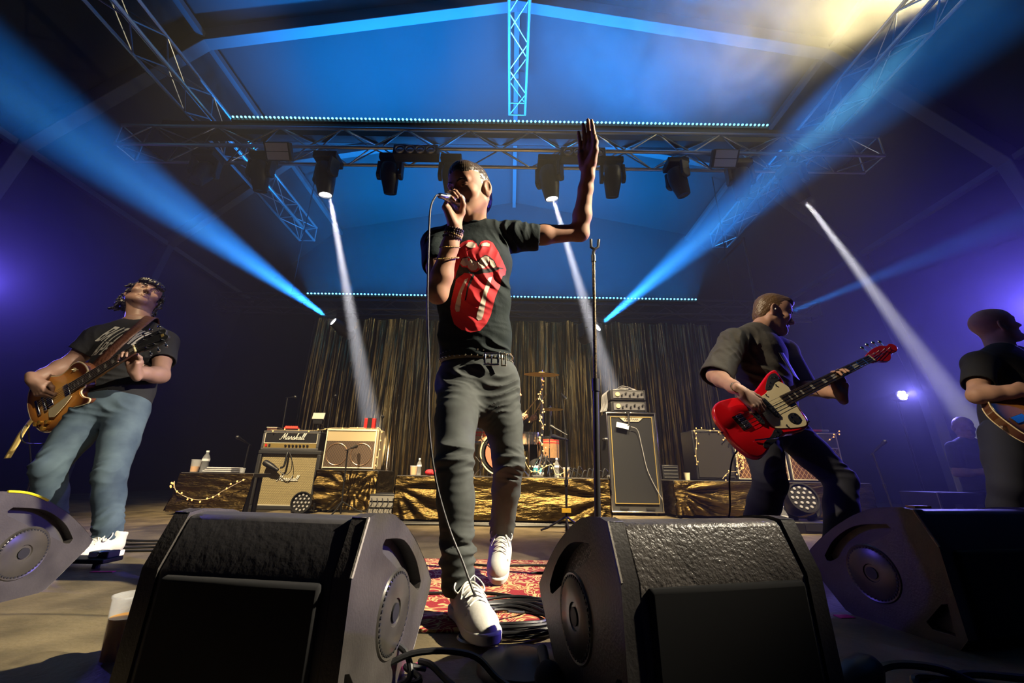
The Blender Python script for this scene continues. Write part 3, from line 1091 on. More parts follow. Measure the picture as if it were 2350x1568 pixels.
for k, (z, lab) in enumerate(((1.245, 'lower black rack bass amplifier with a round meter on the tall cabinet'), (1.392, 'upper black rack bass amplifier with a round meter and cables on top'))):
    RX, RW = 1.465, 0.44
    t = empty('rack_amplifier', (RX, 5.1, z - 0.06), lab, 'amplifier', 'bass amplifiers stacked on the tall cabinet')
    MB().box((RX, 5.12, z), (RW, 0.34, 0.125)).build('body', M_TOLEX, t, bev=0.006)
    MB().box((RX, 4.945, z), (RW - 0.03, 0.012, 0.085)).build('face_plate', M_RACK, t)
    MB().cyl((RX - 0.135, 4.938, z + 0.005), (RX - 0.135, 4.925, z + 0.005), 0.026, seg=16).build('meter', mat('amber_meter', (0.9, 0.65, 0.2), 0.4, emit=(1.0, 0.6, 0.15), estr=0.8), t)
    for q in range(6):
        MB().cyl((RX - 0.08 + q * 0.05, 4.94, z + (0.018 if q % 2 else -0.006)), (RX - 0.08 + q * 0.05, 4.918, z + (0.018 if q % 2 else -0.006)), 0.012, seg=10).build('knob', M_BLK, t)
    for x in (-RW / 2 + 0.02, RW / 2 - 0.02):
        MB().box((RX + x, 4.935, z), (0.014, 0.02, 0.125)).build('rack_ear', M_CHROME, t)
b = MB()
for k in range(6):
    b.tube([(1.27 + 0.02 * k, 5.0 + 0.03 * k, 1.46 + 0.006 * k), (1.40, 5.0 + 0.05 * sin(k), 1.475 + 0.006 * k), (1.55, 5.02, 1.463 + 0.005 * k), (1.64, 5.06, 1.46)], 0.005, 6, sm=5)
    b.tube([(1.24, 5.02 + 0.03 * k, 1.46), (1.215 - 0.004 * k, 5.03 + 0.03 * k, 1.42), (1.225 - 0.01 * k, 5.04 + 0.02 * k, 1.30), (1.20 - 0.01 * k, 5.03 + 0.02 * k, 1.20)], 0.005, 6, sm=5)
tag(b.build('cable_bundle', mat('grey_cable', (0.3, 0.3, 0.32), 0.4)), 'loose grey cables lying over the rack bass amplifiers', 'cable', kind='stuff')

# things on the right riser
RT = 0.391
b0, b1 = at(1600, 1100, 5.35), at(1692, 1100, 5.35)
t = empty('black_cabinet', ((b0.x + b1.x) / 2, 5.5, RT), 'plain black cabinet draped with fairy lights on the right riser', 'speaker cabinet')
MB().box(((b0.x + b1.x) / 2, 5.53, RT + 0.315), (b1.x - b0.x, 0.36, 0.62)).build('body', M_BLK, t, bev=0.012)
MB().box(((b0.x + b1.x) / 2, 5.345, RT + 0.31), (b1.x - b0.x - 0.06, 0.012, 0.55)).build('grille', mat('black_cloth', (0.02, 0.018, 0.018), 0.9), t)


def vox(x0, x1, lab):
    c, w = (x0 + x1) / 2, x1 - x0
    t = empty('combo_amplifier', (c, 5.5, RT), lab, 'amplifier', 'dark amplifiers with diamond grilles on the right riser')
    MB().box((c, 5.53, RT + 0.315), (w, 0.32, 0.62)).build('body', M_TOLEX, t, bev=0.012)
    MB().box((c, 5.363, RT + 0.225), (w - 0.05, 0.012, 0.38)).build('grille_cloth', M_DIAM, t)
    MB().box((c, 5.363, RT + 0.51), (w - 0.05, 0.012, 0.17)).build('control_panel', M_GREY, t)
    b = MB()
    rframe(b, (c, 5.358, RT + 0.315), w - 0.035, 0.58, 0.010, 0.018)
    b.box((c, 5.356, RT + 0.42), (w - 0.03, 0.012, 0.008))
    b.build('piping', M_CREAM, t)


v0, v1, v2 = at(1690, 1100, 5.36).x, at(1816, 1100, 5.36).x, at(1944, 1100, 5.36).x
vox(v0 + 0.02, v1 - 0.01, 'diamond grille amplifier glimpsed between the legs of the bassist')
vox(v1 + 0.01, v2, 'diamond grille amplifier whose right edge shows beside the bassist knee')
t = empty('red_pouch', (v2 - 0.18, 5.45, RT + 0.626), 'small red and grey pouch lying on the right diamond grille amplifier', 'pouch')
MB().box((v2 - 0.20, 5.45, RT + 0.648), (0.12, 0.1, 0.035)).build('red_half', M_RED, t, bev=0.012)
MB().box((v2 - 0.10, 5.45, RT + 0.648), (0.10, 0.1, 0.035)).build('grey_half', mat('pale_plate', (0.55, 0.55, 0.5), 0.4), t, bev=0.012)
t = empty('stage_box', (1.96, 4.95, RT), 'small dark connector box with cables beside the tall bass cabinet', 'box')
MB().box((1.98, 5.25, RT + 0.09), (0.20, 0.18, 0.17)).build('body', M_BLK, t, bev=0.008)
b = MB()
for k in range(4):
    b.box((1.98, 5.156, RT + 0.03 + k * 0.038), (0.17, 0.008, 0.010))
b.build('vent', M_GREY, t)


def cup(nm, lab, base, r, h, m, fill=None, fm=None, cat='cup', group=None):
    t = empty(nm, base, lab, cat, group)
    MB().lathe([(0, 0.001), (r * 0.8, 0.001), (r, h), (r * 1.05, h), (r * 1.05, h - 0.004), (r * 0.97, h - 0.006), (r * 0.77, 0.005), (0, 0.005)], base, seg=20).build('shell', m, t)
    if fill:
        k = 0.8 + 0.2 * fill
        MB().lathe([(0, 0.006), (r * 0.755, 0.006), (r * (k - 0.04), h * fill), (0, h * fill)], base, seg=20).build('beer', fm, t)
    return t


M_PLAST = mat('clear_plastic', (0.80, 0.83, 0.88), 0.08, alpha=0.15, spec=0.8)
M_BEER = mat('beer', (0.72, 0.33, 0.03), 0.2)
M_PAPER = mat('paper_cup', (0.72, 0.66, 0.45), 0.7)


def bottle(lab, base, h=0.22, r=0.032, group='clear plastic water bottles'):
    t = empty('water_bottle', base, lab, 'bottle', group)
    MB().lathe([(0, 0.001), (r * 0.9, 0.001), (r, 0.01), (r * 0.93, h * 0.2), (r, h * 0.3), (r * 0.86, h * 0.45), (r, h * 0.55), (r, h * 0.68), (r * 0.7, h * 0.83),
                (r * 0.38, h * 0.92), (r * 0.38, h), (0, h)], base, seg=18).build('body', M_PLAST, t)
    MB().cyl(V(base) + V((0, 0, h)), V(base) + V((0, 0, h + 0.016)), r * 0.42, seg=12).build('cap', M_WHITE, t)
    MB().lathe([(r * 1.01, h * 0.56), (r * 1.01, h * 0.67)], base, seg=18).build('label', mat('bottle_label', (0.7, 0.72, 0.75), 0.5), t)


def on(x, Y, z):
    return (at(x, 1095, Y).x, Y, z)


cup('beer_cup', 'plastic cup of pale beer on the left foil box', on(442, 4.42, 0.396), 0.046, 0.13, M_PLAST, 0.45, M_BEER)
bottle('clear water bottle beside the beer cup on the left foil box', on(463, 4.41, 0.396), 0.205, 0.036)
t = empty('towel', on(508, 4.46, 0.396), 'folded pale towel on the left foil box', 'towel')
c = V(on(508, 4.46, 0.396))
b = MB()
for k in range(3):
    b.box(c + V((0.01 * k, 0, 0.011 + 0.018 * k)), (0.30 - 0.02 * k, 0.20, 0.017))
b.build('folds', mat('towel_cloth', (0.5, 0.5, 0.52), 0.95, bump=0.6, bscale=120), t, bev=0.007)
cup('glass_tumbler', 'small dark tumbler beside the towel on the left foil box', on(553, 4.4, 0.396), 0.028, 0.05, M_PLAST)
cup('beer_cup', 'full plastic cup of golden beer at the left corner of the drum riser', on(948, 4.15, RZ + 0.001), 0.038, 0.092, M_PLAST, 0.88, M_BEER)
bottle('clear water bottle behind the beer at the left corner of the drum riser', on(960, 4.35, RZ + 0.001), 0.155, 0.026)
cup('beer_cup', 'plastic cup of amber beer at the right corner of the drum riser', on(1300, 4.15, RZ + 0.001), 0.036, 0.10, M_PLAST, 0.8, M_BEER)
bottle('clear water bottle beside the cymbal stand foot on the drum riser', on(1278, 4.12, RZ + 0.001), 0.17, 0.026)
cup('paper_cup', 'cream paper cup on the right riser beside the black cabinet', on(1577, 5.0, RT), 0.034, 0.085, M_PAPER)
t = empty('red_cloth', on(988, 4.2, RZ), 'crumpled bright red cloth on the front edge of the drum riser', 'cloth')
c = V(on(986, 4.2, RZ + 0.03))
b = MB()
b.ball(c, (0.05, 0.05, 0.032), 14, 10)
b.ball(c + V((0.085, 0, 0.0)), (0.05, 0.05, 0.030), 14, 10)
b.ball(c + V((0.042, 0, -0.008)), (0.05, 0.04, 0.022), 14, 10)
o = b.build('red_folds', mat('red_fabric', (0.75, 0.02, 0.03), 0.7, bump=0.6, bscale=30), t)

# rack drawers between foil stand and drum riser
t = empty('power_rack', (-1.30, 4.6, 0), 'low grey rack of power units between the foil stand and drum riser', 'rack')
MB().box((-1.30, 4.62, 0.11), (0.30, 0.36, 0.20)).build('body', M_BLK, t, bev=0.006)
for k in range(3):
    MB().box((-1.30, 4.43, 0.045 + k * 0.062), (0.28, 0.016, 0.045)).build('face_plate', mat('rack_silver', (0.34, 0.33, 0.32), 0.4, metal=0.6), t)
b = MB()
for k in range(5):
    x = -1.42 + k * 0.055
    b.tube([(x, 4.415, 0.17), (x + 0.02, 4.38, 0.12), (x - 0.02, 4.37, 0.05), (x + 0.05, 4.33, 0.006)], 0.005, 6, sm=4)
b.build('patch_cable', M_CABLE, t)


def fairy(lab, pts, n, seed=1, off=0.018, r=0.0075, sm=6):
    """string of small warm bulbs on a thin wire"""
    q = random.Random(seed)
    P = catmull(pts, sm)
    t = empty('fairy_lights', P[0], lab, 'fairy lights', 'warm fairy light strings')
    MB().tube(P, 0.0035, 5).build('wire', M_WIRE, t)
    proto = None
    for k in range(n):
        i = min(int((k + 0.5) / n * len(P)), len(P) - 1)
        c = P[i] + V((q.uniform(-1, 1) * off, -0.008 - abs(q.uniform(0, off)), q.uniform(-1, 1) * off))
        if proto is None:
            proto = MB().ball((0, 0, 0), (r, r, r * 1.3), 8, 6).build('bulb', M_BULB, t)
            proto.matrix_basis = Matrix.Translation(c)
        else:
            o = proto.copy()
            COL.objects.link(o)
            o.matrix_basis = Matrix.Translation(c)
    return t


def A(*q):
    return [at(x, y, d) for x, y, d in q]


fairy('fairy lights looping over the front of the left foil box', A((398, 1120, 4.225), (400, 1105, 4.225), (403, 1125, 4.225), (425, 1140, 4.225), (455, 1148, 4.225), (485, 1143, 4.225), (510, 1128, 4.225), (540, 1112, 4.225), (563, 1100, 4.225)), 16, 1)
fairy('fairy lights trailing over the amplifier head and cream combo', [V(p) for p in ((-2.93, 4.98, 0.897), (-2.7, 4.99, 0.897), (-2.5, 5.0, 0.899), (-2.32, 4.98, 0.905), (-2.2, 5.0, 0.935), (-1.95, 4.98, 0.934), (-1.7, 4.97, 0.934), (-1.585, 4.96, 0.92), (-1.575, 4.95, 0.75), (-1.57, 4.94, 0.60), (-1.56, 4.90, 0.48))], 16, 2)
fairy('fairy lights along the top and left edge of the black cabinet', A((1600, 1068, 5.33), (1597, 1040, 5.33), (1599, 1010, 5.33), (1596, 988, 5.33), (1625, 988, 5.33), (1655, 990, 5.33), (1690, 993, 5.33)), 16, 3, 0.025)
fairy('fairy lights hanging in a tangle before the left diamond amplifier', A((1660, 1010, 5.3), (1675, 1000, 5.3), (1678, 1018, 5.3), (1690, 1020, 5.3), (1695, 1035, 5.3), (1688, 1050, 5.3), (1700, 1045, 5.3), (1702, 1060, 5.3), (1690, 1066, 5.3), (1699, 1030, 5.3), (1705, 1075, 5.3), (1672, 1085, 5.3), (1658, 1100, 5.3)), 30, 4, 0.035)
fairy('short fairy light string over the corner of the right diamond amplifier', A((1900, 1012, 5.32), (1910, 1005, 5.32), (1920, 996, 5.32), (1925, 990, 5.33)), 5, 5)

# moving head and bottle on the floor by the right riser
bottle('clear water bottle on the stage floor beside the floor moving head', (2.25, 3.55, 0.0), 0.20, 0.036)
fx = atz(1872, 1226, 0.0)
t = empty('floor_moving_head', (fx.x, fx.y + 0.1, 0), 'moving head lamp with round lens cluster on the floor before the right riser', 'stage light')
fc = V((fx.x, fx.y + 0.12, 0))
MB().box(fc + V((0, 0, 0.045)), (0.33, 0.26, 0.09)).build('base', M_BODY, t, bev=0.012)
MB().box(fc + V((0.02, -0.132, 0.045)), (0.2, 0.006, 0.05)).build('display_plate', M_BLK, t)
for q in (-1, 1):
    MB().tube([fc + V((0.05 * q, 0, 0.10)), fc + V((0.13 * q, 0, 0.13)), fc + V((0.155 * q, 0, 0.2)), fc + V((0.15 * q, 0, 0.28))], 0.022, 8, sm=4).build('yoke_arm', M_BODY, t)
ax = V((-0.05, -0.9, 0.3)).normalized()
hc = fc + V((0.0, 0.02, 0.245))
MB().lathe([(0, -0.14), (0.08, -0.13), (0.115, -0.06), (0.125, 0.06), (0.125, 0.10), (0.112, 0.10), (0.110, 0.085), (0, 0.085)], hc, ax, 24).build('head', M_BODY, t)
led_lamp(None, 'lens_cluster', hc + ax * 0.087, ax, 0.11, 19, M_LEDOFF, t)
mic_stand('dim microphone stand with two pale clips at the right behind the monitors', (at(2060, 1200, 4.35).x, 4.35, 0), at(2003, 1040, 4.35), at(2022, 1022, 4.25))
t = empty('flight_case', (4.4, 4.3, 0), 'dim black flight case low behind the right monitor', 'case')
MB().box((4.4, 4.3, 0.16), (0.55, 0.4, 0.32)).build('body', M_BLK, t, bev=0.01)
b = MB()
rframe(b, (4.4, 4.095, 0.16), 0.54, 0.31, 0.014, 0.012)
b.build('edge_trim', mat('dull_steel', (0.25, 0.25, 0.27), 0.4, metal=0.8), t)
for x in (-0.1, 0.1):
    MB().box((4.4 + x, 4.093, 0.18), (0.07, 0.012, 0.07)).build('latch', mat('dull_steel', (0.25, 0.25, 0.27), 0.4, metal=0.8), t)
# straight mic stand before the drum riser
t = mic_stand('straight microphone stand with yellow knob before the drum riser', (0.44, 3.35, 0), (0.455, 3.35, 0.70), (0.40, 3.42, 0.72))
MB().box((0.44, 3.34, 0.165), (0.07, 0.04, 0.03)).build('knob', mat('amber_plastic', (0.7, 0.42, 0.04), 0.4), t)
# ------------------------------------------------------------------ floor monitors
from mathutils.geometry import tessellate_polygon
M_MON = mat('monitor_paint', (0.062, 0.056, 0.054), 0.42, bump=0.35, bscale=160, var=0.45, vscale=9, detail=6)
M_MONTOP = mat('monitor_coating', (0.13, 0.115, 0.105), 0.34, bump=1.0, bscale=130, var=0.45, vscale=14, detail=3, spec=0.7)
M_MONDK = mat('monitor_black', (0.010, 0.010, 0.011), 0.6)
M_MONSHADE = mat('monitor_front_shade', (0.008, 0.008, 0.009), 0.95)  # near-black: shade of the unlit monitor fronts put into a colour
M_DIAL = mat('monitor_dial', (0.08, 0.073, 0.064), 0.3, metal=0.35, var=0.4, vscale=12)
M_SCUFF = mat('scuffed_edge', (0.30, 0.27, 0.23), 0.4, bump=0.5, bscale=200)


def holed(b, outer, holes, t0, t1, M):
    """plate with holes: outlines in local xy, thickness along local z"""
    loops = [outer] + holes
    flat = [V((p[0], p[1], 0)) for lp in loops for p in lp]
    tri = tessellate_polygon([[V((p[0], p[1], 0)) for p in lp] for lp in loops])
    n = len(flat)
    vs = [M @ V((p.x, p.y, t0)) for p in flat] + [M @ V((p.x, p.y, t1)) for p in flat]
    fs = [tuple(t) for t in tri] + [tuple(i + n for i in reversed(t)) for t in tri]
    k = 0
    for lp in loops:
        m = len(lp)
        for i in range(m):
            a, c = k + i, k + (i + 1) % m
            fs.append((a, c, c + n, a + n))
        k += m
    b.add(vs, fs)


MB_, MC, MM, MT, MF = (0.0, 0.248), (0.038, 0.340), (0.285, 0.275), (0.443, 0.150), (0.312, 0.0)
ARC = [(p.x, p.y) for p in catmull([V((MC[0] + 0.03, MC[1] + 0.004, 0)), V((0.165, 0.332, 0)), V((MM[0], MM[1], 0)), V((0.38, 0.207, 0)), V((MT[0], MT[1], 0))], 6)]
PROF = [(0.02, 0.0), (-0.004, 0.03), MB_, MC] + ARC + [(0.435, 0.128), (0.325, 0.008), (0.30, 0.0)]


def scale2(poly, s, c):
    return [(c[0] + (x - c[0]) * s, c[1] + (y - c[1]) * s) for x, y in poly]


def monitor(label, o, th, s, w, top=None):
    o = V(o)
    d = V((s * sin(th), cos(th), 0))
    wv = V((-s * cos(th), sin(th), 0))
    t = empty('stage_monitor', o, label, 'monitor speaker', 'wedge monitors along the stage edge')
    M = Matrix(((d.x, 0, wv.x, o.x), (d.y, 0, wv.y, o.y), (0, 1, 0, 0), (0, 0, 0, 1)))
    b = MB()
    b.prism(scale2(PROF, 0.985, (0.2, 0.0)), 0.03, w - 0.03, M)
    b.build('body', top or M_MONTOP, t, bev=0.008)
    # dark plate added where the body front below the coated band is unlit
    b = MB()
    q = [(0.012, 0.012), (-0.012, 0.03), (-0.010, 0.236), (0.006, 0.240)]
    b.prism(q, 0.05, w - 0.05, M)
    b.build('shade_front', M_MONSHADE, t, bev=0.006)
    hole = [(p.x, p.y) for p in catmull([V((0.125, 0.292, 0)), V((0.225, 0.276, 0)), V((0.31, 0.225, 0)), V((0.362, 0.165, 0))], 5)]
    hole += [(0.357, 0.150), (0.343, 0.150)] + [(0.118, 0.268), (0.114, 0.282)]
    hole2 = [(0.020, 0.105), (0.035, 0.10), (0.085, 0.045), (0.075, 0.03), (0.022, 0.03)]
    for z0, z1 in ((-0.0, 0.032), (w - 0.032, w)):
        b = MB()
        holed(b, PROF, [hole, hole2], z0, z1, M)
        b.build('side_panel', M_MON, t, bev=0.004)
    c = M @ V((0.205, 0.142, 0))
    nx = -wv
    MB().lathe([(0.0, 0.0008), (0.024, 0.0008), (0.026, 0.004), (0.070, 0.004), (0.074, 0.0015), (0.080, 0.0035), (0.083, 0.0)], c, nx, 40).build('pole_socket', M_DIAL, t)
    MB().cyl(c, c + nx * 0.0046, 0.017, seg=20).build('socket_hole', M_MONDK, t)
    b = MB()
    x, y, z = basis(nx)
    for k in range(44):
        a = 2 * pi * k / 44
        p = c + x * (0.0725 * cos(a)) + y * (0.0725 * sin(a))
        b.cyl(p, p + nx * 0.0042, 0.0032, seg=6)
    b.build('ring_of_holes', M_MONDK, t)
    # scuffed paint line on the front corner
    b = MB()
    b.tube([M @ V((MB_[0], MB_[1], 0.0)), M @ V((MC[0], MC[1], 0.0))], 0.0035, 6)
    b.build('corner_edge', M_SCUFF, t)
    return t


M_MONPL = mat('monitor_smooth', (0.052, 0.049, 0.052), 0.5, bump=0.15, bscale=60)
monitor('large wedge monitor in front left of the singer with the beer cup behind its edge', (-0.268, 0.775, 0), 0.14, 1, 0.41, M_MONPL)
monitor('large wedge monitor in front right of the singer with a sparkling worn top', (0.192, 0.771, 0), 0.25, -1, 0.43)
mo = monitor('wedge monitor cut by the left edge of the photo beside the pedalboard', (-1.655, 1.32, 0), 0.0, 1, 0.42, M_MONPL)
MB().tube([(-1.655, 1.32 + x, z + 0.001) for x, z in ARC[2:10]], 0.004, 6).build('yellow_tape', mat('yellow_tape', (0.75, 0.65, 0.02), 0.5), mo)
mo = monitor('dark wedge monitor at the far right with a blue lit edge', (1.195, 1.225, 0), 0.2, -1, 0.50, M_MONPL)
MB().box((1.245, 1.305, 0.3465), (0.05, 0.03, 0.006)).build('orange_tape', mat('orange_tape', (0.85, 0.40, 0.03), 0.5), mo)

# ------------------------------------------------------------------ rug
rg = bpy.data.materials.new('red_rug')
rg.use_nodes = True
nt = rg.node_tree
tc = nt.nodes.new('ShaderNodeTexCoord')
n1 = nt.nodes.new('ShaderNodeTexNoise')
n1.inputs['Scale'].default_value = 8.5
n1.inputs['Detail'].default_value = 1.2
n1.inputs['Distortion'].default_value = 2.6
nt.links.new(tc.outputs['Object'], n1.inputs['Vector'])
cr = nt.nodes.new('ShaderNodeValToRGB')
e = cr.color_ramp.elements
RED, CRM = (0.27, 0.008, 0.016, 1), (0.62, 0.42, 0.18, 1)
e[0].position, e[0].color = 0.0, RED
e[1].position, e[1].color = 1.0, RED
for p, cc in ((0.40, RED), (0.42, CRM), (0.455, CRM), (0.475, RED), (0.53, RED), (0.55, CRM), (0.60, CRM), (0.62, RED)):
    k = e.new(p)
    k.color = cc
nt.links.new(n1.outputs['Fac'], cr.inputs[0])
n2 = nt.nodes.new('ShaderNodeTexNoise')
n2.inputs['Scale'].default_value = 400
bp = nt.nodes.new('ShaderNodeBump')
bp.inputs['Strength'].default_value = 0.6
bp.inputs['Distance'].default_value = 0.004
nt.links.new(tc.outputs['Object'], n2.inputs['Vector'])
nt.links.new(n2.outputs['Fac'], bp.inputs['Height'])
B_ = nt.nodes['Principled BSDF']
nt.links.new(bp.outputs[0], B_.inputs['Normal'])
nt.links.new(cr.outputs[0], B_.inputs['Base Color'])
B_.inputs['Roughness'].default_value = 0.95
RUGZ = 0.008
tag(MB().box((0.0, 1.80, RUGZ / 2), (1.5, 0.98, RUGZ)).build('rug', rg, bev=0.002), 'red rug with cream scrolling leaf pattern under the singer', 'rug')

# ------------------------------------------------------------------ cables and small things on the stage floor
r_ = random.Random(3)
b = MB()
for k in range(12):
    q = 0.085 + 0.006 * k
    ph = r_.uniform(0, 6)
    pts = []
    for i in range(26):
        a = 2 * pi * i / 26
        q2 = q * (1 + 0.05 * sin(2 * a + ph))
        pts.append((0.015 + 1.15 * q2 * cos(a) + r_.uniform(-.002, .002), 1.385 + q2 * sin(a), RUGZ + 0.006 + 0.0055 * (k % 4) + 0.004 * sin(3 * a + ph)))
    b.tube(pts, 0.0046, 6, closed=True)
tag(b.build('cable_coil', M_CABLE), 'flat coil of black cable on the rug beside the front white shoe', 'cable')
b = MB()
b.tube([(0.10, 1.98, RUGZ + 0.005), (0.25, 2.02, RUGZ + 0.005), (0.30, 2.10, RUGZ + 0.005), (0.15, 2.14, RUGZ + 0.005), (-0.1, 2.12, RUGZ + 0.005), (-0.3, 2.2, RUGZ + 0.005)], 0.005, 6, sm=6)
b.tube([(-0.45, 1.62, RUGZ + 0.005), (-0.1, 1.66, RUGZ + 0.005), (0.1, 1.60, RUGZ + 0.005), (0.5, 1.58, RUGZ + 0.005)], 0.005, 6, sm=6)
tag(b.build('loose_cable', M_CABLE), 'loose black cables lying across the red rug', 'cable', kind='stuff')
b = MB()
for y0, w in ((2.75, 0.0), (2.62, 0.5), (2.5, 1.1), (2.42, 2.0)):
    b.tube([(-2.6, y0 + 0.1 * sin(w), 0.006), (-2.2, y0 - 0.05, 0.006), (-1.9, y0 + 0.06 * cos(w), 0.006), (-1.55 - 0.1 * w * 0.2, y0 + 0.03, 0.006), (-1.5, y0 + 0.09, 0.006), (-1.7, y0 + 0.12, 0.006)], 0.006, 6, sm=6)
tag(b.build('floor_cable', M_CABLE), 'black cables trailing on the floor behind the left guitarist', 'cable', kind='stuff')
# run of cables along the drum riser foot
b = MB()
for k in range(4):
    b.tube([(-1.4 + 0.3 * i, 3.82 - 0.035 * k + 0.02 * sin(i * 1.7 + k), 0.012) for i in range(10)], 0.011, 6, sm=4)
tag(b.build('cable_run', M_CABLE), 'run of black cables along the foot of the drum riser', 'cable', kind='stuff')
# tangle in the front
b = MB()
for pts in ([(-0.34, 0.93, 0.02), (-0.28, 0.99, 0.075), (-0.22, 1.0, 0.06), (-0.20, 0.97, 0.02), (-0.26, 0.95, 0.008)],
            [(-0.30, 0.95, 0.02), (-0.20, 0.985, 0.06), (-0.08, 1.0, 0.055), (-0.02, 0.985, 0.02), (0.02, 0.96, 0.008)],
            [(-0.19, 1.03, 0.03), (-0.16, 1.0, 0.035), (-0.12, 0.97, 0.02), (-0.08, 0.94, 0.01)],
            [(-0.24, 0.96, 0.01), (-0.18, 0.99, 0.012), (-0.22, 1.03, 0.02), (-0.18, 1.05, 0.01)]):
    b.tube([V(p) + V((0, 0.02, 0.0)) for p in pts], 0.0065, 8, sm=6)
tag(b.build('front_cable', M_CABLE), 'black cable loops on the stage edge at the bottom centre', 'cable')
b = MB()
for pts in ([(0.72, 0.98, 0.035), (0.80, 1.0, 0.055), (0.90, 1.0, 0.05), (0.98, 1.0, 0.02), (1.03, 0.985, 0.008)],
            [(0.86, 0.99, 0.02), (0.98, 1.03, 0.03), (1.12, 1.04, 0.02), (1.3, 1.06, 0.008)],
            [(0.84, 0.98, 0.01), (0.86, 1.01, 0.03), (1.0, 1.0, 0.02), (1.2, 1.0, 0.008)]):
    b.tube(pts, 0.008, 8, sm=6)
tag(b.build('thick_cable', M_CABLE), 'thick black cables on the stage edge at the bottom right', 'cable')
t = empty('cable_connector', (0.72, 0.99, 0), 'dark bulky cable connector with blue tabs at the bottom right of the stage edge', 'connector')
MB().lathe([(0, -0.05), (0.028, -0.048), (0.034, 0.0), (0.030, 0.04), (0.018, 0.06), (0, 0.062)], (0.71, 0.985, 0.036), (0.85, 0.15, 0.35), 18).build('body', M_BLK, t)
MB().box((0.61, 0.975, 0.016), (0.09, 0.03, 0.03), rz=0.3).build('plug', M_BLK, t, bev=0.006)
MB().box((0.598, 0.952, 0.024), (0.035, 0.012, 0.02), rz=0.3).build('blue_tab', mat('blue_plastic', (0.01, 0.12, 0.55), 0.35), t, bev=0.003)
MB().box((0.658, 0.962, 0.026), (0.035, 0.012, 0.02), rz=0.2).build('blue_tab', mat('blue_plastic', (0.01, 0.12, 0.55), 0.35), t, bev=0.003)
# dark round base and foam microphone at the front centre
t = empty('round_base', (0.06, 1.10, 0), 'dark round cable drum base lying at the front between the two monitors', 'base')
MB().lathe([(0, 0.03), (0.04, 0.032), (0.05, 0.026), (0.098, 0.016), (0.105, 0.006), (0.105, 0.0)], (0.035, 1.10, 0), seg=32).build('disc', M_BLK, t)
t = empty('foam_microphone', (0.085, 1.0, 0.04), 'microphone with a dark foam ball lying at the foot of the right monitor', 'microphone')
MB().ball((0.085, 0.985, 0.030), 0.029, 18, 12).build('foam_ball', mat('dark_foam', (0.02, 0.022, 0.03), 0.95, bump=0.5, bscale=300), t)
MB().cyl((0.085, 0.985, 0.030), (0.078, 1.06, 0.052), 0.010, 0.012, seg=12).build('handle', M_GREY, t)
t = empty('floor_plate', (-0.088, 1.29, 0), 'small silver floor socket plate in front of the coiled cable', 'socket')
MB().lathe([(0, 0.004), (0.045, 0.004), (0.05, 0.0)], (-0.088, 1.285, 0), seg=28).build('plate', mat('dull_silver', (0.5, 0.48, 0.42), 0.35, metal=0.8), t)
MB().box((-0.088, 1.283, 0.005), (0.045, 0.02, 0.003)).build('flap', mat('dull_steel', (0.25, 0.25, 0.27), 0.4, metal=0.8), t)
M_PINK = mat('pink_tape', (0.85, 0.03, 0.25), 0.6)
for lab, p, sz, rz in (('pink tape mark on the floor at the right foot of the left monitor', atz(958, 1530, 0), (0.05, 0.03), 0.4),
                       ('pink tape mark on the floor at the left foot of the right monitor', atz(1238, 1528, 0), (0.06, 0.04), -0.3),
                       ('pink tape mark on the floor beside the far right monitor', atz(1938, 1416, 0), (0.05, 0.03), 0.1),
                       ('pink tape mark on the floor beside the pedalboard', atz(236, 1313, 0), (0.09, 0.02), 0.1)):
    tag(MB().box((p.x, p.y, 0.001), (*sz, 0.002), rz=rz).build('tape_mark', M_PINK), lab, 'tape', 'pink tape marks')
c = atz(268, 1517, 0)
cup('beer_cup', 'large plastic cup of beer on the floor behind the left monitor edge', (c.x - 0.004, c.y, 0), 0.037, 0.135, M_PLAST, 0.66, M_BEER)
# pedalboard
p = atz(196, 1306, 0)
t = empty('pedalboard', (p.x, p.y, 0), 'black pedalboard with small pedals in front of the guitarist shoe', 'pedalboard')
px, py = p.x - 0.09, p.y + 0.035
MB().box((px, py, 0.030), (0.34, 0.10, 0.018)).build('frame', M_BLK, t, bev=0.004)
for dx in (-0.12, 0.12):
    MB().cyl((px + dx, py - 0.02, 0), (px + dx, py - 0.02, 0.022), 0.014, seg=10).build('foot', M_BLK, t)
MB().box((px - 0.055, py + 0.01, 0.058), (0.075, 0.06, 0.038)).build('pedal', M_GREY, t, bev=0.008)
MB().box((px + 0.09, py + 0.01, 0.052), (0.045, 0.06, 0.026)).build('pedal', M_CHROME, t, bev=0.004)
MB().box((px + 0.14, py + 0.01, 0.052), (0.035, 0.06, 0.028)).build('pedal', M_GREY, t, bev=0.004)
MB().tube([(px - 0.01, py - 0.04, 0.042), (px + 0.03, py - 0.045, 0.058), (px + 0.055, py - 0.03, 0.070)], 0.005, 6, sm=4).build('yellow_cable', mat('yellow_cable', (0.85, 0.55, 0.02), 0.4), t)

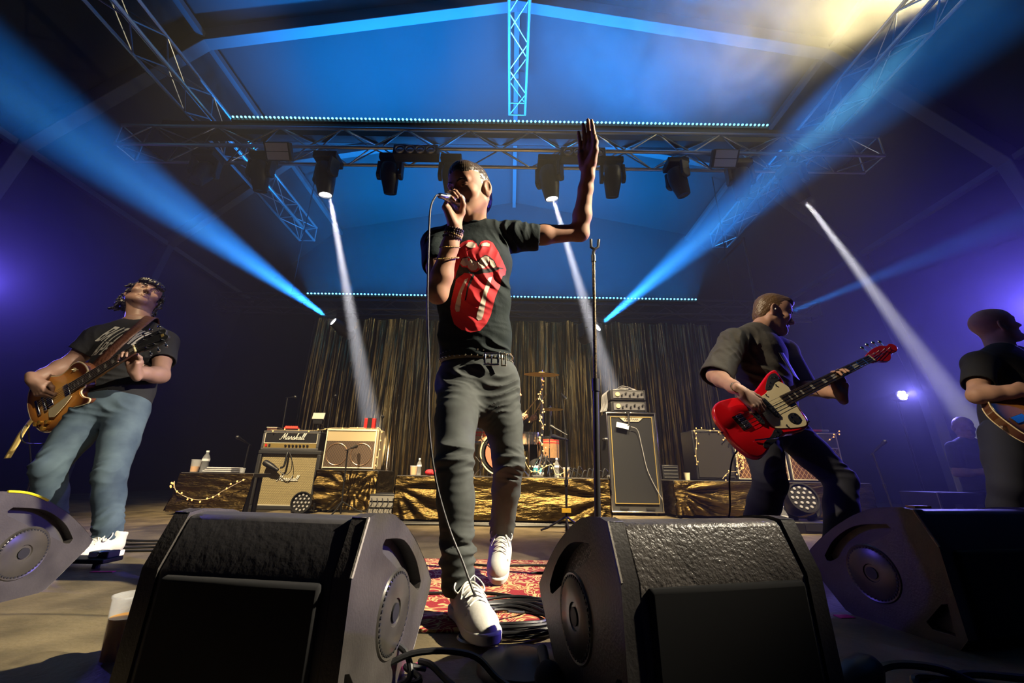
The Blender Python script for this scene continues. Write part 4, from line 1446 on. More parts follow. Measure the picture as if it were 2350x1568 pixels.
# ------------------------------------------------------------------ vocal stand
sx, sy = 0.405, 1.93
t = empty('vocal_stand', (sx, sy, 0), 'tall empty microphone stand with worn shaft right of the singer', 'microphone stand')
SB, ST = V((sx - 0.02, sy, 0.02)), at(1362, 590, sy)
M_WORN = mat('worn_black_paint', (0.02, 0.02, 0.022), 0.35, var=0.0)
M_WORNG = mat('chipped_paint', (0.16, 0.11, 0.05), 0.35, metal=0.6, var=0.9, vscale=90, col2=(0.015, 0.015, 0.016))
MB().lathe([(0, 0.022), (0.02, 0.022), (0.12, 0.014), (0.13, 0.0)], (SB.x, SB.y, RUGZ), seg=28).build('base', M_WORN, t)
k = SB.lerp(ST, 0.52)
MB().cyl(SB, k, 0.0145, seg=14).build('lower_tube', M_WORN, t)
MB().cyl(k, ST, 0.0095, seg=12).build('upper_tube', M_WORNG, t)
MB().cyl(SB.lerp(ST, 0.515), SB.lerp(ST, 0.555), 0.019, seg=14).build('clutch', M_WORN, t)
MB().cyl(ST - V((0, 0, 0.03)), ST + V((0, 0, 0.012)), 0.013, seg=12).build('collar', M_WORN, t)
b = MB()
b.tube([ST + V((0, 0, 0.01)), ST + V((0.002, 0, 0.03)), ST + V((0.008, -0.005, 0.045))], 0.010, 8)
b.build('swivel', M_WORN, t)
for q in (-1, 1):
    c0 = ST + V((0.008, -0.005, 0.045))
    MB().tube([c0, c0 + V((0.019 * q, 0, 0.014)), c0 + V((0.022 * q + 0.004, 0, 0.062))], 0.0085, 8).build('clip_jaw', M_WORN, t)
# ------------------------------------------------------------------ solid modeller for bodies and clothes (distance field -> one continuous mesh)
def nv(p):
    return np.array(p, dtype=np.float64)


def unit(v):
    v = nv(v)
    return v / (np.linalg.norm(v) + 1e-12)


class Sdf:
    def __init__(s):
        s.ops = []

    def add(s, lo, hi, fn, op, k):
        s.ops.append((np.minimum(lo, hi), np.maximum(lo, hi), fn, op, k))
        return s

    def cone(s, a, b, ra, rb=None, k=0.02, op='u', flat=None, fs=1.0):
        a, b = nv(a), nv(b)
        rb = ra if rb is None else rb
        ba = b - a
        l2 = max(ba @ ba, 1e-10)
        fl = None if flat is None else unit(flat)

        def fn(X, Y, Z):
            px, py, pz = X - a[0], Y - a[1], Z - a[2]
            t = np.clip((px * ba[0] + py * ba[1] + pz * ba[2]) / l2, 0, 1)
            qx, qy, qz = px - t * ba[0], py - t * ba[1], pz - t * ba[2]
            if fl is not None:
                d = (qx * fl[0] + qy * fl[1] + qz * fl[2]) * (1 / fs - 1)
                qx, qy, qz = qx + d * fl[0], qy + d * fl[1], qz + d * fl[2]
            return (np.sqrt(qx * qx + qy * qy + qz * qz) - (ra + (rb - ra) * t)) * (min(1, fs))
        r = max(ra, rb) * max(1, fs)
        return s.add(np.minimum(a, b) - r, np.maximum(a, b) + r, fn, op, k)

    def chain(s, pts, rs, k=0.02, op='u', flat=None, fs=1.0):
        for i in range(len(pts) - 1):
            s.cone(pts[i], pts[i + 1], rs[i], rs[i + 1], k if i == 0 else min(k, 0.02), op, flat, fs)
        return s

    def ell(s, c, r, R=None, k=0.02, op='u'):
        c, r = nv(c), nv(r)
        R = np.eye(3) if R is None else np.array(R, dtype=float)

        def fn(X, Y, Z):
            px, py, pz = X - c[0], Y - c[1], Z - c[2]
            u = px * R[0, 0] + py * R[1, 0] + pz * R[2, 0]
            v = px * R[0, 1] + py * R[1, 1] + pz * R[2, 1]
            w = px * R[0, 2] + py * R[1, 2] + pz * R[2, 2]
            k0 = np.sqrt((u / r[0]) ** 2 + (v / r[1]) ** 2 + (w / r[2]) ** 2)
            k1 = np.sqrt((u / r[0] ** 2) ** 2 + (v / r[1] ** 2) ** 2 + (w / r[2] ** 2) ** 2) + 1e-9
            return k0 * (k0 - 1) / k1
        m = np.abs(R) @ r
        return s.add(c - m, c + m, fn, op, k)

    def loft(s, cs, ab, side, k=0.03, op='u'):
        """stack of ellipses: centres, (half width, half depth), width axis per section"""
        cs = [nv(c) for c in cs]
        sd = [unit(v) for v in (side if isinstance(side, list) else [side] * len(cs))]
        for i in range(len(cs) - 1):
            a, b = cs[i], cs[i + 1]
            ba = b - a
            L = np.linalg.norm(ba)
            ax = ba / L

            def fn(X, Y, Z, a=a, ba=ba, L=L, ax=ax, A=ab[i], B=ab[i + 1], s0=sd[i], s1=sd[i + 1]):
                px, py, pz = X - a[0], Y - a[1], Z - a[2]
                h = px * ax[0] + py * ax[1] + pz * ax[2]
                t = np.clip(h / L, 0, 1)
                w = h - t * L
                sv = s0 + s1
                sv = sv - ax * (sv @ ax)
                sv = sv / np.linalg.norm(sv)
                n = np.cross(ax, sv)
                u = px * sv[0] + py * sv[1] + pz * sv[2]
                v = px * n[0] + py * n[1] + pz * n[2]
                aa = A[0] + (B[0] - A[0]) * t
                bb = A[1] + (B[1] - A[1]) * t
                m = np.minimum(aa, bb)
                return (np.sqrt((u / aa) ** 2 + (v / bb) ** 2 + (w / m) ** 2) - 1) * m
            r = max(ab[i] + ab[i + 1])
            s.add(np.minimum(a, b) - r, np.maximum(a, b) + r, fn, op, k if i == 0 else min(k, 0.03))
        return s

    def cut(s, c, n, R):
        """slice away everything on the +n side within R of c"""
        c, n = nv(c), unit(n)

        def fn(X, Y, Z):
            return (X - c[0]) * n[0] + (Y - c[1]) * n[1] + (Z - c[2]) * n[2]
        return s.add(c - R, c + R, fn, 'cut', R)

    def fold(s, c, r, d, wl, amp, warp=1.0, ph=0.0):
        """cloth creases: waves along d (wavelength wl) fading out from c"""
        c, d = nv(c), unit(d)
        f = 2 * pi / wl
        e = np.cross(d, unit((0.31, 0.52, 0.79)))
        g = np.cross(d, e)

        def fn(X, Y, Z):
            px, py, pz = X - c[0], Y - c[1], Z - c[2]
            q = px * d[0] + py * d[1] + pz * d[2]
            u = px * e[0] + py * e[1] + pz * e[2]
            v = px * g[0] + py * g[1] + pz * g[2]
            w = np.exp(-(px * px + py * py + pz * pz) / (r * r) * 2.2)
            ph2 = f * q + warp * 1.7 * (np.sin(f * 0.31 * u + 1.3 + 0.2 * f * q) + np.sin(f * 0.27 * v + ph)) + ph
            br = 0.5 + 0.5 * np.sin(f * 0.33 * u - f * 0.21 * v + 2.1 * ph + 0.25 * f * q)
            return amp * w * (0.25 + br) * (np.abs(np.sin(ph2 * 0.5)) * 2 - 1.1)
        return s.add(c - r * 1.3, c + r * 1.3, fn, 'fold', 0)

    def grain(s, lo, hi, amp, f, sc=(1, 1, 1), seed=0):
        q = random.Random(seed)
        W = [(q.gauss(0, 1) * sc[0], q.gauss(0, 1) * sc[1], q.gauss(0, 1) * sc[2], q.uniform(0, 6.28)) for _ in range(7)]

        def fn(X, Y, Z):
            a = 0
            for wx, wy, wz, p in W:
                a = a + np.sin(f * (X * wx + Y * wy + Z * wz) + p)
            return amp * a / 3.0
        return s.add(nv(lo), nv(hi), fn, 'fold', 0)

    def mesh(s, h, lo=None, hi=None, margin=0.012):
        if lo is None:
            U = [o for o in s.ops if o[3] == 'u']
            lo = np.min([o[0] for o in U], axis=0) - 0.02
            hi = np.max([o[1] for o in U], axis=0) + 0.02
        lo, hi = nv(lo), nv(hi)
        n = np.ceil((hi - lo) / h).astype(int) + 1
        ax = [(lo[i] + h * np.arange(n[i])).astype(np.float32) for i in range(3)]
        D = np.full(n, 9.0, np.float32)
        for a, b, fn, op, k in s.ops:
            m = k + margin + 2 * h if op in ('u', 's') else 0.0
            i0 = np.maximum(np.floor((a - m - lo) / h).astype(int), 0)
            i1 = np.minimum(np.ceil((b + m - lo) / h).astype(int) + 1, n)
            if np.any(i1 <= i0):
                continue
            sl = tuple(slice(i0[j], i1[j]) for j in range(3))
            d = fn(ax[0][sl[0]][:, None, None], ax[1][sl[1]][None, :, None], ax[2][sl[2]][None, None, :]).astype(np.float32)
            E = D[sl]
            if op == 'u':
                t = np.clip(0.5 + 0.5 * (E - d) / k, 0, 1)
                D[sl] = E * (1 - t) + d * t - k * t * (1 - t)
            elif op == 's':
                t = np.clip(0.5 - 0.5 * (E + d) / k, 0, 1)
                D[sl] = E * (1 - t) - d * t + k * t * (1 - t)
            elif op == 'cut':
                D[sl] = np.maximum(E, d)
            else:
                D[sl] = E + np.where(E < 1, d, 0)
        D[0], D[-1] = 9, 9
        D[:, 0], D[:, -1] = 9, 9
        D[:, :, 0], D[:, :, -1] = 9, 9
        return nets(D, lo, h)


def nets(D, lo, h):
    S_ = D < 0
    c = np.zeros(tuple(q - 1 for q in D.shape), np.uint8)
    offs = [(i, j, k) for i in (0, 1) for j in (0, 1) for k in (0, 1)]
    nx, ny, nz = c.shape
    for i, j, k in offs:
        c += S_[i:i + nx, j:j + ny, k:k + nz]
    idx = np.argwhere((c > 0) & (c < 8))
    if len(idx) == 0:
        return np.zeros((0, 3)), np.zeros((0, 4), int)
    acc = np.zeros((len(idx), 3))
    cnt = np.zeros(len(idx))
    val = {o: D[idx[:, 0] + o[0], idx[:, 1] + o[1], idx[:, 2] + o[2]] for o in offs}
    for o in offs:
        for a in range(3):
            if o[a]:
                continue
            p = list(o)
            p[a] = 1
            p = tuple(p)
            d0, d1 = val[o], val[p]
            m = (d0 < 0) != (d1 < 0)
            t = np.where(m, d0 / np.where(m, d0 - d1, 1), 0)
            q = np.tile(np.array(o, float), (len(idx), 1))
            q[:, a] = t
            acc += q * m[:, None]
            cnt += m
    v = lo + h * (idx + acc / cnt[:, None])
    im = -np.ones(c.shape, np.int64)
    im[idx[:, 0], idx[:, 1], idx[:, 2]] = np.arange(len(idx))
    F = []
    for a in range(3):
        b1, b2 = (a + 1) % 3, (a + 2) % 3
        sl0 = [slice(None)] * 3
        sl1 = [slice(None)] * 3
        sl0[a] = slice(0, -1)
        sl1[a] = slice(1, None)
        s0, s1 = S_[tuple(sl0)], S_[tuple(sl1)]
        e = np.argwhere(s0 != s1)
        e = e[(e[:, b1] > 0) & (e[:, b2] > 0) & (e[:, b1] < D.shape[b1] - 1) & (e[:, b2] < D.shape[b2] - 1)]
        inside = s0[e[:, 0], e[:, 1], e[:, 2]]

        def g(o1, o2):
            q = e.copy()
            q[:, b1] += o1
            q[:, b2] += o2
            return im[q[:, 0], q[:, 1], q[:, 2]]
        f = np.stack([g(-1, -1), g(0, -1), g(0, 0), g(-1, 0)], 1)
        f[~inside] = f[~inside][:, ::-1]
        F.append(f)
    F = np.concatenate(F)
    F = F[(F >= 0).all(1)]
    # two gentle relaxation passes take the voxel stepping out
    for _ in range(2):
        sm = np.zeros_like(v)
        ct = np.zeros(len(v))
        for i in range(4):
            j = (i + 1) % 4
            np.add.at(sm, F[:, i], v[F[:, j]])
            np.add.at(sm, F[:, j], v[F[:, i]])
            np.add.at(ct, F[:, i], 1)
            np.add.at(ct, F[:, j], 1)
        v = v * 0.5 + 0.5 * sm / np.maximum(ct, 1)[:, None]
    return v, F


def solid(name, parts, m, parent=None):
    """join distance-field pieces into one mesh object"""
    vs, fs, n = [], [], 0
    for v, f in parts:
        vs.append(v)
        fs.append(f + n)
        n += len(v)
    v = np.concatenate(vs)
    f = np.concatenate(fs)
    me = bpy.data.meshes.new(name)
    me.vertices.add(len(v))
    me.vertices.foreach_set('co', v.astype(np.float32).ravel())
    me.loops.add(len(f) * 4)
    me.loops.foreach_set('vertex_index', f.astype(np.int32).ravel())
    me.polygons.add(len(f))
    me.polygons.foreach_set('loop_start', np.arange(0, len(f) * 4, 4, dtype=np.int32))
    me.polygons.foreach_set('loop_total', np.full(len(f), 4, np.int32))
    me.update(calc_edges=True)
    me.validate()
    me.shade_smooth()
    me.materials.append(m)
    o = bpy.data.objects.new(name, me)
    COL.objects.link(o)
    setparent(o, parent)
    return o


def rotm(yaw, pitch, roll):
    """head turn: yaw + = towards the person's left (about up), pitch + = nod down, roll + = tilt to own left"""
    return np.array(Matrix.Rotation(yaw, 3, 'Z') @ Matrix.Rotation(pitch, 3, 'X') @ Matrix.Rotation(roll, 3, 'Y'))


class Fr:
    """local frame helper"""
    def __init__(s, o, R, sc=1.0):
        s.o, s.R, s.sc = nv(o), np.array(R, float), sc

    def __call__(s, x, y, z):
        return s.o + s.R @ (np.array((x, y, z)) * s.sc)


def head_ops(S, H, mouth=0.0, neck_to=None, nr=0.055, jaw=1.0):
    q = H.sc

    def E(c, r, k=0.02, op='u', R=None):
        S.ell(H(*c), nv(r) * q, H.R if R is None else H.R @ R, k * q, op)

    def C(a, b, ra, rb=None, k=0.02, op='u'):
        S.cone(H(*a), H(*b), ra * q, (ra if rb is None else rb) * q, k * q, op)
    E((0, .010, .036), (.076, .098, .090))
    E((0, -.036, .042), (.064, .056, .060), .03)
    E((0, -.030, -.030), (.060, .060, .084), .03)
    for x in (-1, 1):
        C((x * .056 * jaw, .0, -.052), (x * .020, -.070, -.094), .021, .020, .03)
        E((x * .046, -.060, -.022), (.024, .024, .020), .02)
        C((x * .048, -.074, .027), (x * .014, -.086, .021), .0095, .0095, .014)
    E((0, -.078, -.097), (.024, .019, .019), .02)
    for x in (-1, 1):
        E((x * .032, -.094, .006), (.0195, .014, .0125), .012, 's')
        E((x * .032, -.0765, .0115), (.0175, .0135, .0075), .004)
        E((x * .032, -.0755, .0015), (.0165, .012, .0065), .004)
    C((0, -.086, .018), (0, -.112, -.021), .0075, .0105, .012)
    E((0, -.1145, -.026), (.0125, .0125, .0105), .006)
    for x in (-1, 1):
        E((x * .0125, -.103, -.030), (.0090, .0115, .0082), .006)
        E((x * .0065, -.109, -.038), (.0042, .006, .0045), .003, 's')
        C((x * .022, -.095, -.028), (x * .036, -.080, -.060), .0035, .0035, .008, 's')
    for x in (-1, 1):
        C((x * .023, -.084, -.058), (0, -.0955, -.0535), .0045, .0065, .006)
        C((x * .021, -.084, -.061), (0, -.0935, -.066 - mouth), .0045, .0075, .006)
    if mouth:
        E((0, -.095, -.060 - mouth * .5), (.018, .020, .002 + mouth * .6), .003, 's')
    else:
        C((-.022, -.091, -.0590), (.022, -.091, -.0590), .0018, .0018, .003, 's')
        C((-.010, -.100, -.0585), (.010, -.100, -.0585), .002, .002, .003, 's')
    for x in (-1, 1):
        Rz = np.array(Matrix.Rotation(-x * 0.42, 3, 'Z') @ Matrix.Rotation(-0.15, 3, 'X'))
        E((x * .083, .016, -.004), (.0085, .0225, .036), .007, 'u', Rz)
        E((x * .091, .013, .003), (.008, .013, .021), .004, 's', Rz)
        E((x * .079, .003, -.010), (.006, .006, .008), .004)
    a = H(0, .022, -.045)
    b = H(0, .045, -.16) if neck_to is None else nv(neck_to)
    S.cone(a, b, nr * q, (nr + .006) * q, .03)
    S.cone(H(0, -.035, -.085), (a * 0.25 + b * 0.75) + H.R @ nv((0, -.03, 0)), .022 * q, .018 * q, .03)
    S.ell((a * .55 + b * .45) + H.R @ nv((0, -.052, -.0)), nv((.011, .010, .015)) * q, H.R, .015)
    for x in (-1, 1):
        S.cone(H(x * .06, .025, -.04), b + H.R @ nv((x * .018, -.035, 0)), .013 * q, .011 * q, .02)


def eyes(H, parent, look=(0, 0)):
    q = H.sc
    mw = mat('eye_white', (0.75, 0.72, 0.70), 0.15)
    md = mat('eye_iris', (0.03, 0.02, 0.012), 0.12)
    for x in (-1, 1):
        b = MB()
        c = H(x * .032, -.0755, .0062)
        b.ball(c, .0125 * q, 14, 10)
        o = b.build('eye', mw, parent)
        d = H.R @ unit((look[0], -1, look[1]))
        MB().ball(V(c) + V(d) * .0085 * q, .0056 * q, 10, 8).build('iris', md, o)


def hand_ops(S, W, F, T, N, curl, sc=1.0, spread=0.0, thumb=None, k=0.006):
    """W wrist, F towards the fingers, T towards the thumb side, N back of the hand; curl = 4 x (knuckle, middle, tip) angles"""
    F = unit(F)
    T = unit(nv(T) - F * (nv(T) @ F))
    N2 = np.cross(F, T)
    N = N2 if N2 @ nv(N) > 0 else -N2
    W = nv(W)

    def P(x, y, z):
        return W + (T * x + F * y + N * z) * sc
    MC_ = [(.0285, .092, .0), (.0085, .097, .002), (-.0115, .091, .001), (-.0295, .081, -.003)]
    LEN = [(.042, .025, .021), (.046, .029, .022), (.043, .027, .021), (.034, .020, .019)]
    RAD = [(.0098, .0088, .0080, .0068), (.0100, .0090, .0081, .0069), (.0096, .0086, .0077, .0066), (.0086, .0076, .0069, .0060)]
    S.cone(P(0, -.03, 0), P(0, .012, 0), .026 * sc, .027 * sc, .015, flat=N, fs=0.78)
    for i, m in enumerate(MC_):
        S.cone(P(m[0] * .55, .012, 0), P(*m), .0155 * sc, .0118 * sc, .012)
        S.ell(P(m[0], m[1] - .002, .004), nv((.0095, .0095, .0095)) * sc, None, .006)
    S.cone(P(.016, .018, -.008), P(.034, .050, -.014), .0175 * sc, .0145 * sc, .012)
    S.cone(P(-.020, .015, -.007), P(-.026, .062, -.008), .0145 * sc, .0130 * sc, .012)
    tips = []
    for i in range(4):
        p = P(*MC_[i])
        a = 0.0
        sp = spread * (1.5 - i) * 0.12
        for j in range(3):
            a += curl[i][j]
            d = F * cos(a) - N * sin(a)
            d = unit(d + T * sp)
            e = p + d * LEN[i][j] * sc
            S.cone(p, e, RAD[i][j] * sc, RAD[i][j + 1] * sc, k if j == 0 else 0.003)
            if j < 2:
                S.ell(e + N * 0.0, nv((1, 1, 1)) * RAD[i][j + 1] * 1.06 * sc, None, .003)
            p = e
        tips.append(p)
    th = thumb or [(.026, .022, -.008), (.047, .052, -.016), (.058, .083, -.020), (.062, .108, -.020)]
    th = [P(*q) for q in th]
    S.chain(th, [.0165 * sc, .0128 * sc, .0110 * sc, .0085 * sc], .008)
    return P, tips


FLAT = [(0.06, 0.06, 0.05)] * 4


def shoe(parent, ank, toe, up, mw, ms, ml, L=0.285, w=1.0):
    """low white trainer: ank = floor point under the heel end, toe = toe point, up = sole normal"""
    y = unit(nv(toe) - nv(ank))
    z = unit(nv(up) - y * (nv(up) @ y))
    x = np.cross(y, z)
    o = nv(ank)
    R = np.stack([x, y, z], 1)
    k = L / 0.285

    def P(a, b, c):
        return o + R @ (nv((a * w, b, c)) * k)
    S = Sdf()
    S.cone(P(0, .040, .046), P(0, .120, .046), .037 * k, .037 * k, .02)
    S.cone(P(0, .120, .046), P(.004, .225, .030), .038 * k, .033 * k, .03)
    S.ell(P(.004, .228, .028), nv((.040, .048, .028)) * k, R, .03)
    S.ell(P(.0, .155, .030), nv((.045, .09, .030)) * k, R, .03)
    S.cone(P(0, .045, .060), P(0, .036, .100), .038 * k, .036 * k, .02)
    S.cone(P(0, .085, .070), P(0, .165, .052), .020 * k, .016 * k, .02)
    S.cone(P(0, .036, .088), P(0, .030, .135), .028 * k, .030 * k, .006, 's')
    S.cone(P(-.03, .205, .046), P(.03, .205, .046), .004 * k, .004 * k, .012, 's')
    S.cut(P(0, .14, .016), -z, 0.32)
    S.cone(P(-.036, .10, .030), P(-.030, .155, .052), .0025 * k, .0025 * k, .006, 's')
    S.cone(P(.036, .10, .030), P(.030, .155, .052), .0025 * k, .0025 * k, .006, 's')
    vf = S.mesh(0.003, margin=0.01)
    solid('upper', [vf], mw, parent)
    from mathutils.bvhtree import BVHTree
    bvh = BVHTree.FromPolygons([tuple(q) for q in vf[0]], [tuple(q) for q in vf[1]])

    def Q(a, b, dz=.0015):
        h = bvh.ray_cast(V(P(a, b, .16)), V(-z))
        return (h[0] + V(z) * dz) if h[0] is not None else V(P(a, b, .09))
    out = [(0.0, -.004), (.028, .004), (.037, .035), (.034, .09), (.040, .16), (.045, .205), (.040, .25), (.022, .282), (.002, .288), (-.020, .282), (-.036, .255), (-.042, .21),
           (-.036, .16), (-.031, .09), (-.036, .035), (-.026, .004)]
    M = Matrix([[R[i, 0], R[i, 1], R[i, 2], o[i]] for i in range(3)] + [[0, 0, 0, 1]])
    b = MB()
    b.prism([(p.x * w * k, p.y * k) for p in catmull([V((q[0], q[1], 0)) for q in out], 3, True)], 0.0, .026 * k, M)
    b.build('sole', ms, parent, bev=0.004)
    b = MB()
    for i in range(5):
        yy = .090 + .021 * i
        for sx in (-1, 1):
            b.tube([Q(-.025 * sx, yy, 0), Q(-.012 * sx, yy + .005), Q(.0, yy + .008, .002), Q(.012 * sx, yy + .011), Q(.025 * sx, yy + .016, 0)], .0030, 6, sm=3)
    k0 = Q(0, .086, .004)
    for sx in (-1, 1):
        b.tube([k0, k0 + V(R @ nv((sx * .022, -.012, .012))), k0 + V(R @ nv((sx * .045, .004, -.008))), k0 + V(R @ nv((sx * .040, .026, -.020))), k0 + V(R @ nv((sx * .015, .014, .0))), k0], .0027, 6, sm=4)
        b.tube([k0, k0 + V(R @ nv((sx * .020, .02, -.004))), k0 + V(R @ nv((sx * .038, .055, -.030)))], .0025, 6, sm=3)
    b.build('laces', ml, parent)
    return P


def decal(shirt, poly_list, o, ux, uy, step, name, m, parent, off=0.0015, depth=0.5):
    """print on cloth: outlines in a plane (metres along ux, uy) laid onto the shirt surface"""
    from mathutils.bvhtree import BVHTree
    me = shirt.data
    bvh = BVHTree.FromPolygons([v.co for v in me.vertices], [p.vertices[:] for p in me.polygons])
    ux, uy, o = V(ux).normalized(), V(uy).normalized(), V(o)
    n = ux.cross(uy)
    vs, fs, idx = [], [], {}

    def vert(i, j):
        if (i, j) in idx:
            return idx[(i, j)]
        p = o + ux * (i * step) + uy * (j * step)
        h = bvh.ray_cast(p + n * depth, -n)
        r = None
        if h[0] is not None:
            r = len(vs)
            vs.append(h[0] + n * off)
        idx[(i, j)] = r
        return r
    for poly in poly_list:
        P = np.array(poly)
        x0, y0 = np.floor(P.min(0) / step).astype(int)
        x1, y1 = np.ceil(P.max(0) / step).astype(int)
        for i in range(x0, x1):
            for j in range(y0, y1):
                x, y = (i + .5) * step, (j + .5) * step
                c = False
                a = P[-1]
                for q in P:
                    if (q[1] > y) != (a[1] > y) and x < (a[0] - q[0]) * (y - q[1]) / (a[1] - q[1]) + q[0]:
                        c = not c
                    a = q
                if c:
                    f = [vert(i, j), vert(i + 1, j), vert(i + 1, j + 1), vert(i, j + 1)]
                    if None not in f:
                        fs.append(tuple(f))
    return link(name, vs, fs, m, parent, True, ang=180)


def trace(pix, o, ux, uy):
    """photo outline -> coordinates in the print plane"""
    ux, uy, o = V(ux).normalized(), V(uy).normalized(), V(o)
    n = ux.cross(uy)
    r = []
    for x, y in pix:
        a = V((0, 0, CAMZ))
        d = at(x, y, 1.0) - a
        p = a + d * ((o - a).dot(n) / d.dot(n))
        r.append(((p - o).dot(ux), (p - o).dot(uy)))
    return r
# ------------------------------------------------------------------ the singer
M_SKIN = mat('skin', (0.38, 0.195, 0.12), 0.60, bump=0.06, bscale=260, sss=0.08, var=0.18, vscale=22, spec=0.35)
M_HAIR = mat('dark_hair', (0.045, 0.030, 0.018), 0.38, bump=0.8, bscale=110, stretch=(1, 1, 0.25))
M_TEE = mat('black_tee', (0.010, 0.0155, 0.016), 0.85, bump=0.25, bscale=30, spec=0.25)
M_JEAN = mat('grey_jeans', (0.050, 0.056, 0.054), 0.85, bump=0.10, bscale=400, var=0.35, vscale=14)
M_SHOEW = mat('white_leather', (0.55, 0.53, 0.48), 0.5, bump=0.15, bscale=120)
M_SOLE = mat('white_sole', (0.66, 0.64, 0.58), 0.55)
M_LACE = mat('white_lace', (0.70, 0.68, 0.60), 0.8)
M_LEATHER = mat('brown_leather', (0.16, 0.10, 0.045), 0.35, bump=0.3, bscale=90)
M_STUD = mat('stud_metal', (0.75, 0.65, 0.45), 0.25, metal=1.0)
M_BEAD = mat('dark_beads', (0.035, 0.022, 0.016), 0.3)
M_GBEAD = mat('golden_beads', (0.55, 0.38, 0.14), 0.3, metal=0.4)
M_RPRINT = mat('red_print', (0.62, 0.022, 0.030), 0.75)
M_WPRINT = mat('cream_print', (0.66, 0.55, 0.42), 0.75)
M_KPRINT = mat('black_print', (0.012, 0.012, 0.013), 0.8)

sing = empty('person', (-0.12, 1.6, 0), 'singer in black tee with red tongue print, arm raised, singing into a microphone', 'person')
HC = at(1079, 442, 1.50)
HS = Fr(HC, rotm(radians(-36), radians(22), radians(4)), 1.03)
NB = at(1086, 530, 1.60)
RS, RE, RW = at(1003, 562, 1.58), at(1004, 672, 1.43), at(1046, 536, 1.335)
LS, LE, LW = at(1178, 543, 1.62), at(1331, 534, 1.665), at(1350, 388, 1.53)
CH, WA, HP = at(1086, 600, 1.615), at(1089, 770, 1.68), at(1096, 855, 1.715)
RH, RK, RA = at(1050, 890, 1.70), at(1043, 1058, 1.42), at(1052, 1330, 1.405)
LH, LK, LA = at(1143, 888, 1.73), at(1168, 1062, 1.70), at(1150, 1235, 1.98)
AC = V((1, 0.05, 0)).normalized()

# microphone
MH, MT_ = at(1054, 459, 1.345), at(1004, 448, 1.215)
md = (MT_ - MH).normalized()
t = empty('microphone', MH, 'silver handheld microphone in the fist of the singer', 'microphone')
b = MB().lathe([(0, -.026), (.012, -.024), (.021, -.014), (.0245, 0.0), (.0245, .008), (.020, .020)], MH, md, 20)
b.build('grille', mat('mic_grille', (0.42, 0.42, 0.42), 0.35, metal=0.9, bump=0.9, bscale=900), t)
MB().lathe([(.0195, .018), (.021, .022), (.021, .028), (.0175, .034), (.0150, .10), (.0125, .115)], MH, md, 18).build('handle', mat('mic_handle', (0.20, 0.19, 0.18), 0.3, metal=0.8), t)
MB().lathe([(.0125, .113), (.0115, .118), (.0105, .150), (.007, .156), (0, .156)], MH, md, 14).build('connector', M_CHROME, t)
ce = MH + md * .155
cab = [ce, ce + md * .02 + V((0, 0, -.006)), at(988, 480, 1.185), at(984, 560, 1.20), at(981, 700, 1.25), at(985, 850, 1.31), at(984, 970, 1.32), at(1000, 1100, 1.33), at(1030, 1210, 1.33), at(1062, 1290, 1.315),
       at(1078, 1335, 1.30), at(1092, 1368, 1.30), V((-.065, 1.40, .045)), V((-.03, 1.47, RUGZ + .005)), V((.02, 1.50, RUGZ + .005)), V((.05, 1.45, RUGZ + .005)), V((-.0, 1.395, .03))]
tag(MB().tube(cab, 0.0036, 8, sm=8).build('microphone_cable', mat('mic_cable', (0.025, 0.025, 0.026), 0.5)), 'thin cable hanging from the handheld microphone down to the rug', 'cable')

S = Sdf()
head_ops(S, HS, 0.010, NB + V((0, 0.01, -0.02)))
parts = [S.mesh(0.0022)]
# right arm holding the microphone
S = Sdf()
S.chain([RS, RS.lerp(RE, .5), RE], [.050, .044, .038], .03)
S.chain([RE, RE.lerp(RW, .25), RE.lerp(RW, .7), RW], [.038, .042, .032, .0265], .03)
S.ell(RE + V((0, 0.005, -0.012)), (.026, .026, .022), None, .02)
MG = MH + md * .062
Th = -md
Fh = V((-.10, .10, 1.0))
Fh = (Fh - Th * Fh.dot(Th)).normalized()
Nh = V((-Th.y, Th.x, 0))
RW = MG - Fh * .108 + Nh.normalized() * .027
S.ops = []
S.chain([RS, RS.lerp(RE, .5), RE], [.050, .044, .038], .03)
S.chain([RE, RE.lerp(RW, .25), RE.lerp(RW, .7), RW], [.038, .042, .032, .0265], .03)
S.ell(RE + V((0, 0.005, -0.012)), (.026, .026, .022), None, .02)
Pm, tips = hand_ops(S, RW, Fh, Th, Nh, [(.55, 1.25, .85), (.60, 1.25, .85), (.62, 1.25, .85), (.65, 1.2, .8)], .95,
                    thumb=[(.022, .022, -.012), (.038, .050, -.034), (.040, .078, -.050), (.034, .100, -.056)])
parts.append(S.mesh(0.0024))
# raised left arm with open hand
S = Sdf()
S.chain([LS, LS.lerp(LE, .45), LE], [.052, .046, .038], .03)
S.chain([LE, LE.lerp(LW, .28), LE.lerp(LW, .7), LW], [.038, .043, .033, .026], .03)
S.ell(LE + V((.014, 0.0, -.010)), (.024, .024, .022), None, .02)
Fl = (at(1347, 268, 1.47) - LW).normalized()
hand_ops(S, LW, Fl, V((.78, -.62, .0)), V((.62, .78, .1)), [(.10, .12, .10), (.05, .08, .06), (.08, .10, .08), (.14, .14, .12)], 1.22, -0.12,
         thumb=[(.024, .020, -.010), (.040, .052, -.022), (.044, .082, -.024), (.040, .108, -.020)])
parts.append(S.mesh(0.0024))
S = Sdf()
S.loft([NB, CH, WA, HP], [(.09, .06), (.145, .095), (.13, .085), (.14, .09)], AC)
S.chain([RH, RK, RA], [.075, .048, .038], .04)
S.chain([LH, LK, LA], [.075, .048, .036], .04)
parts.append(S.mesh(0.009))
body = solid('body', parts, M_SKIN, sing)
eyes(HS, sing, (0.1, -0.1))

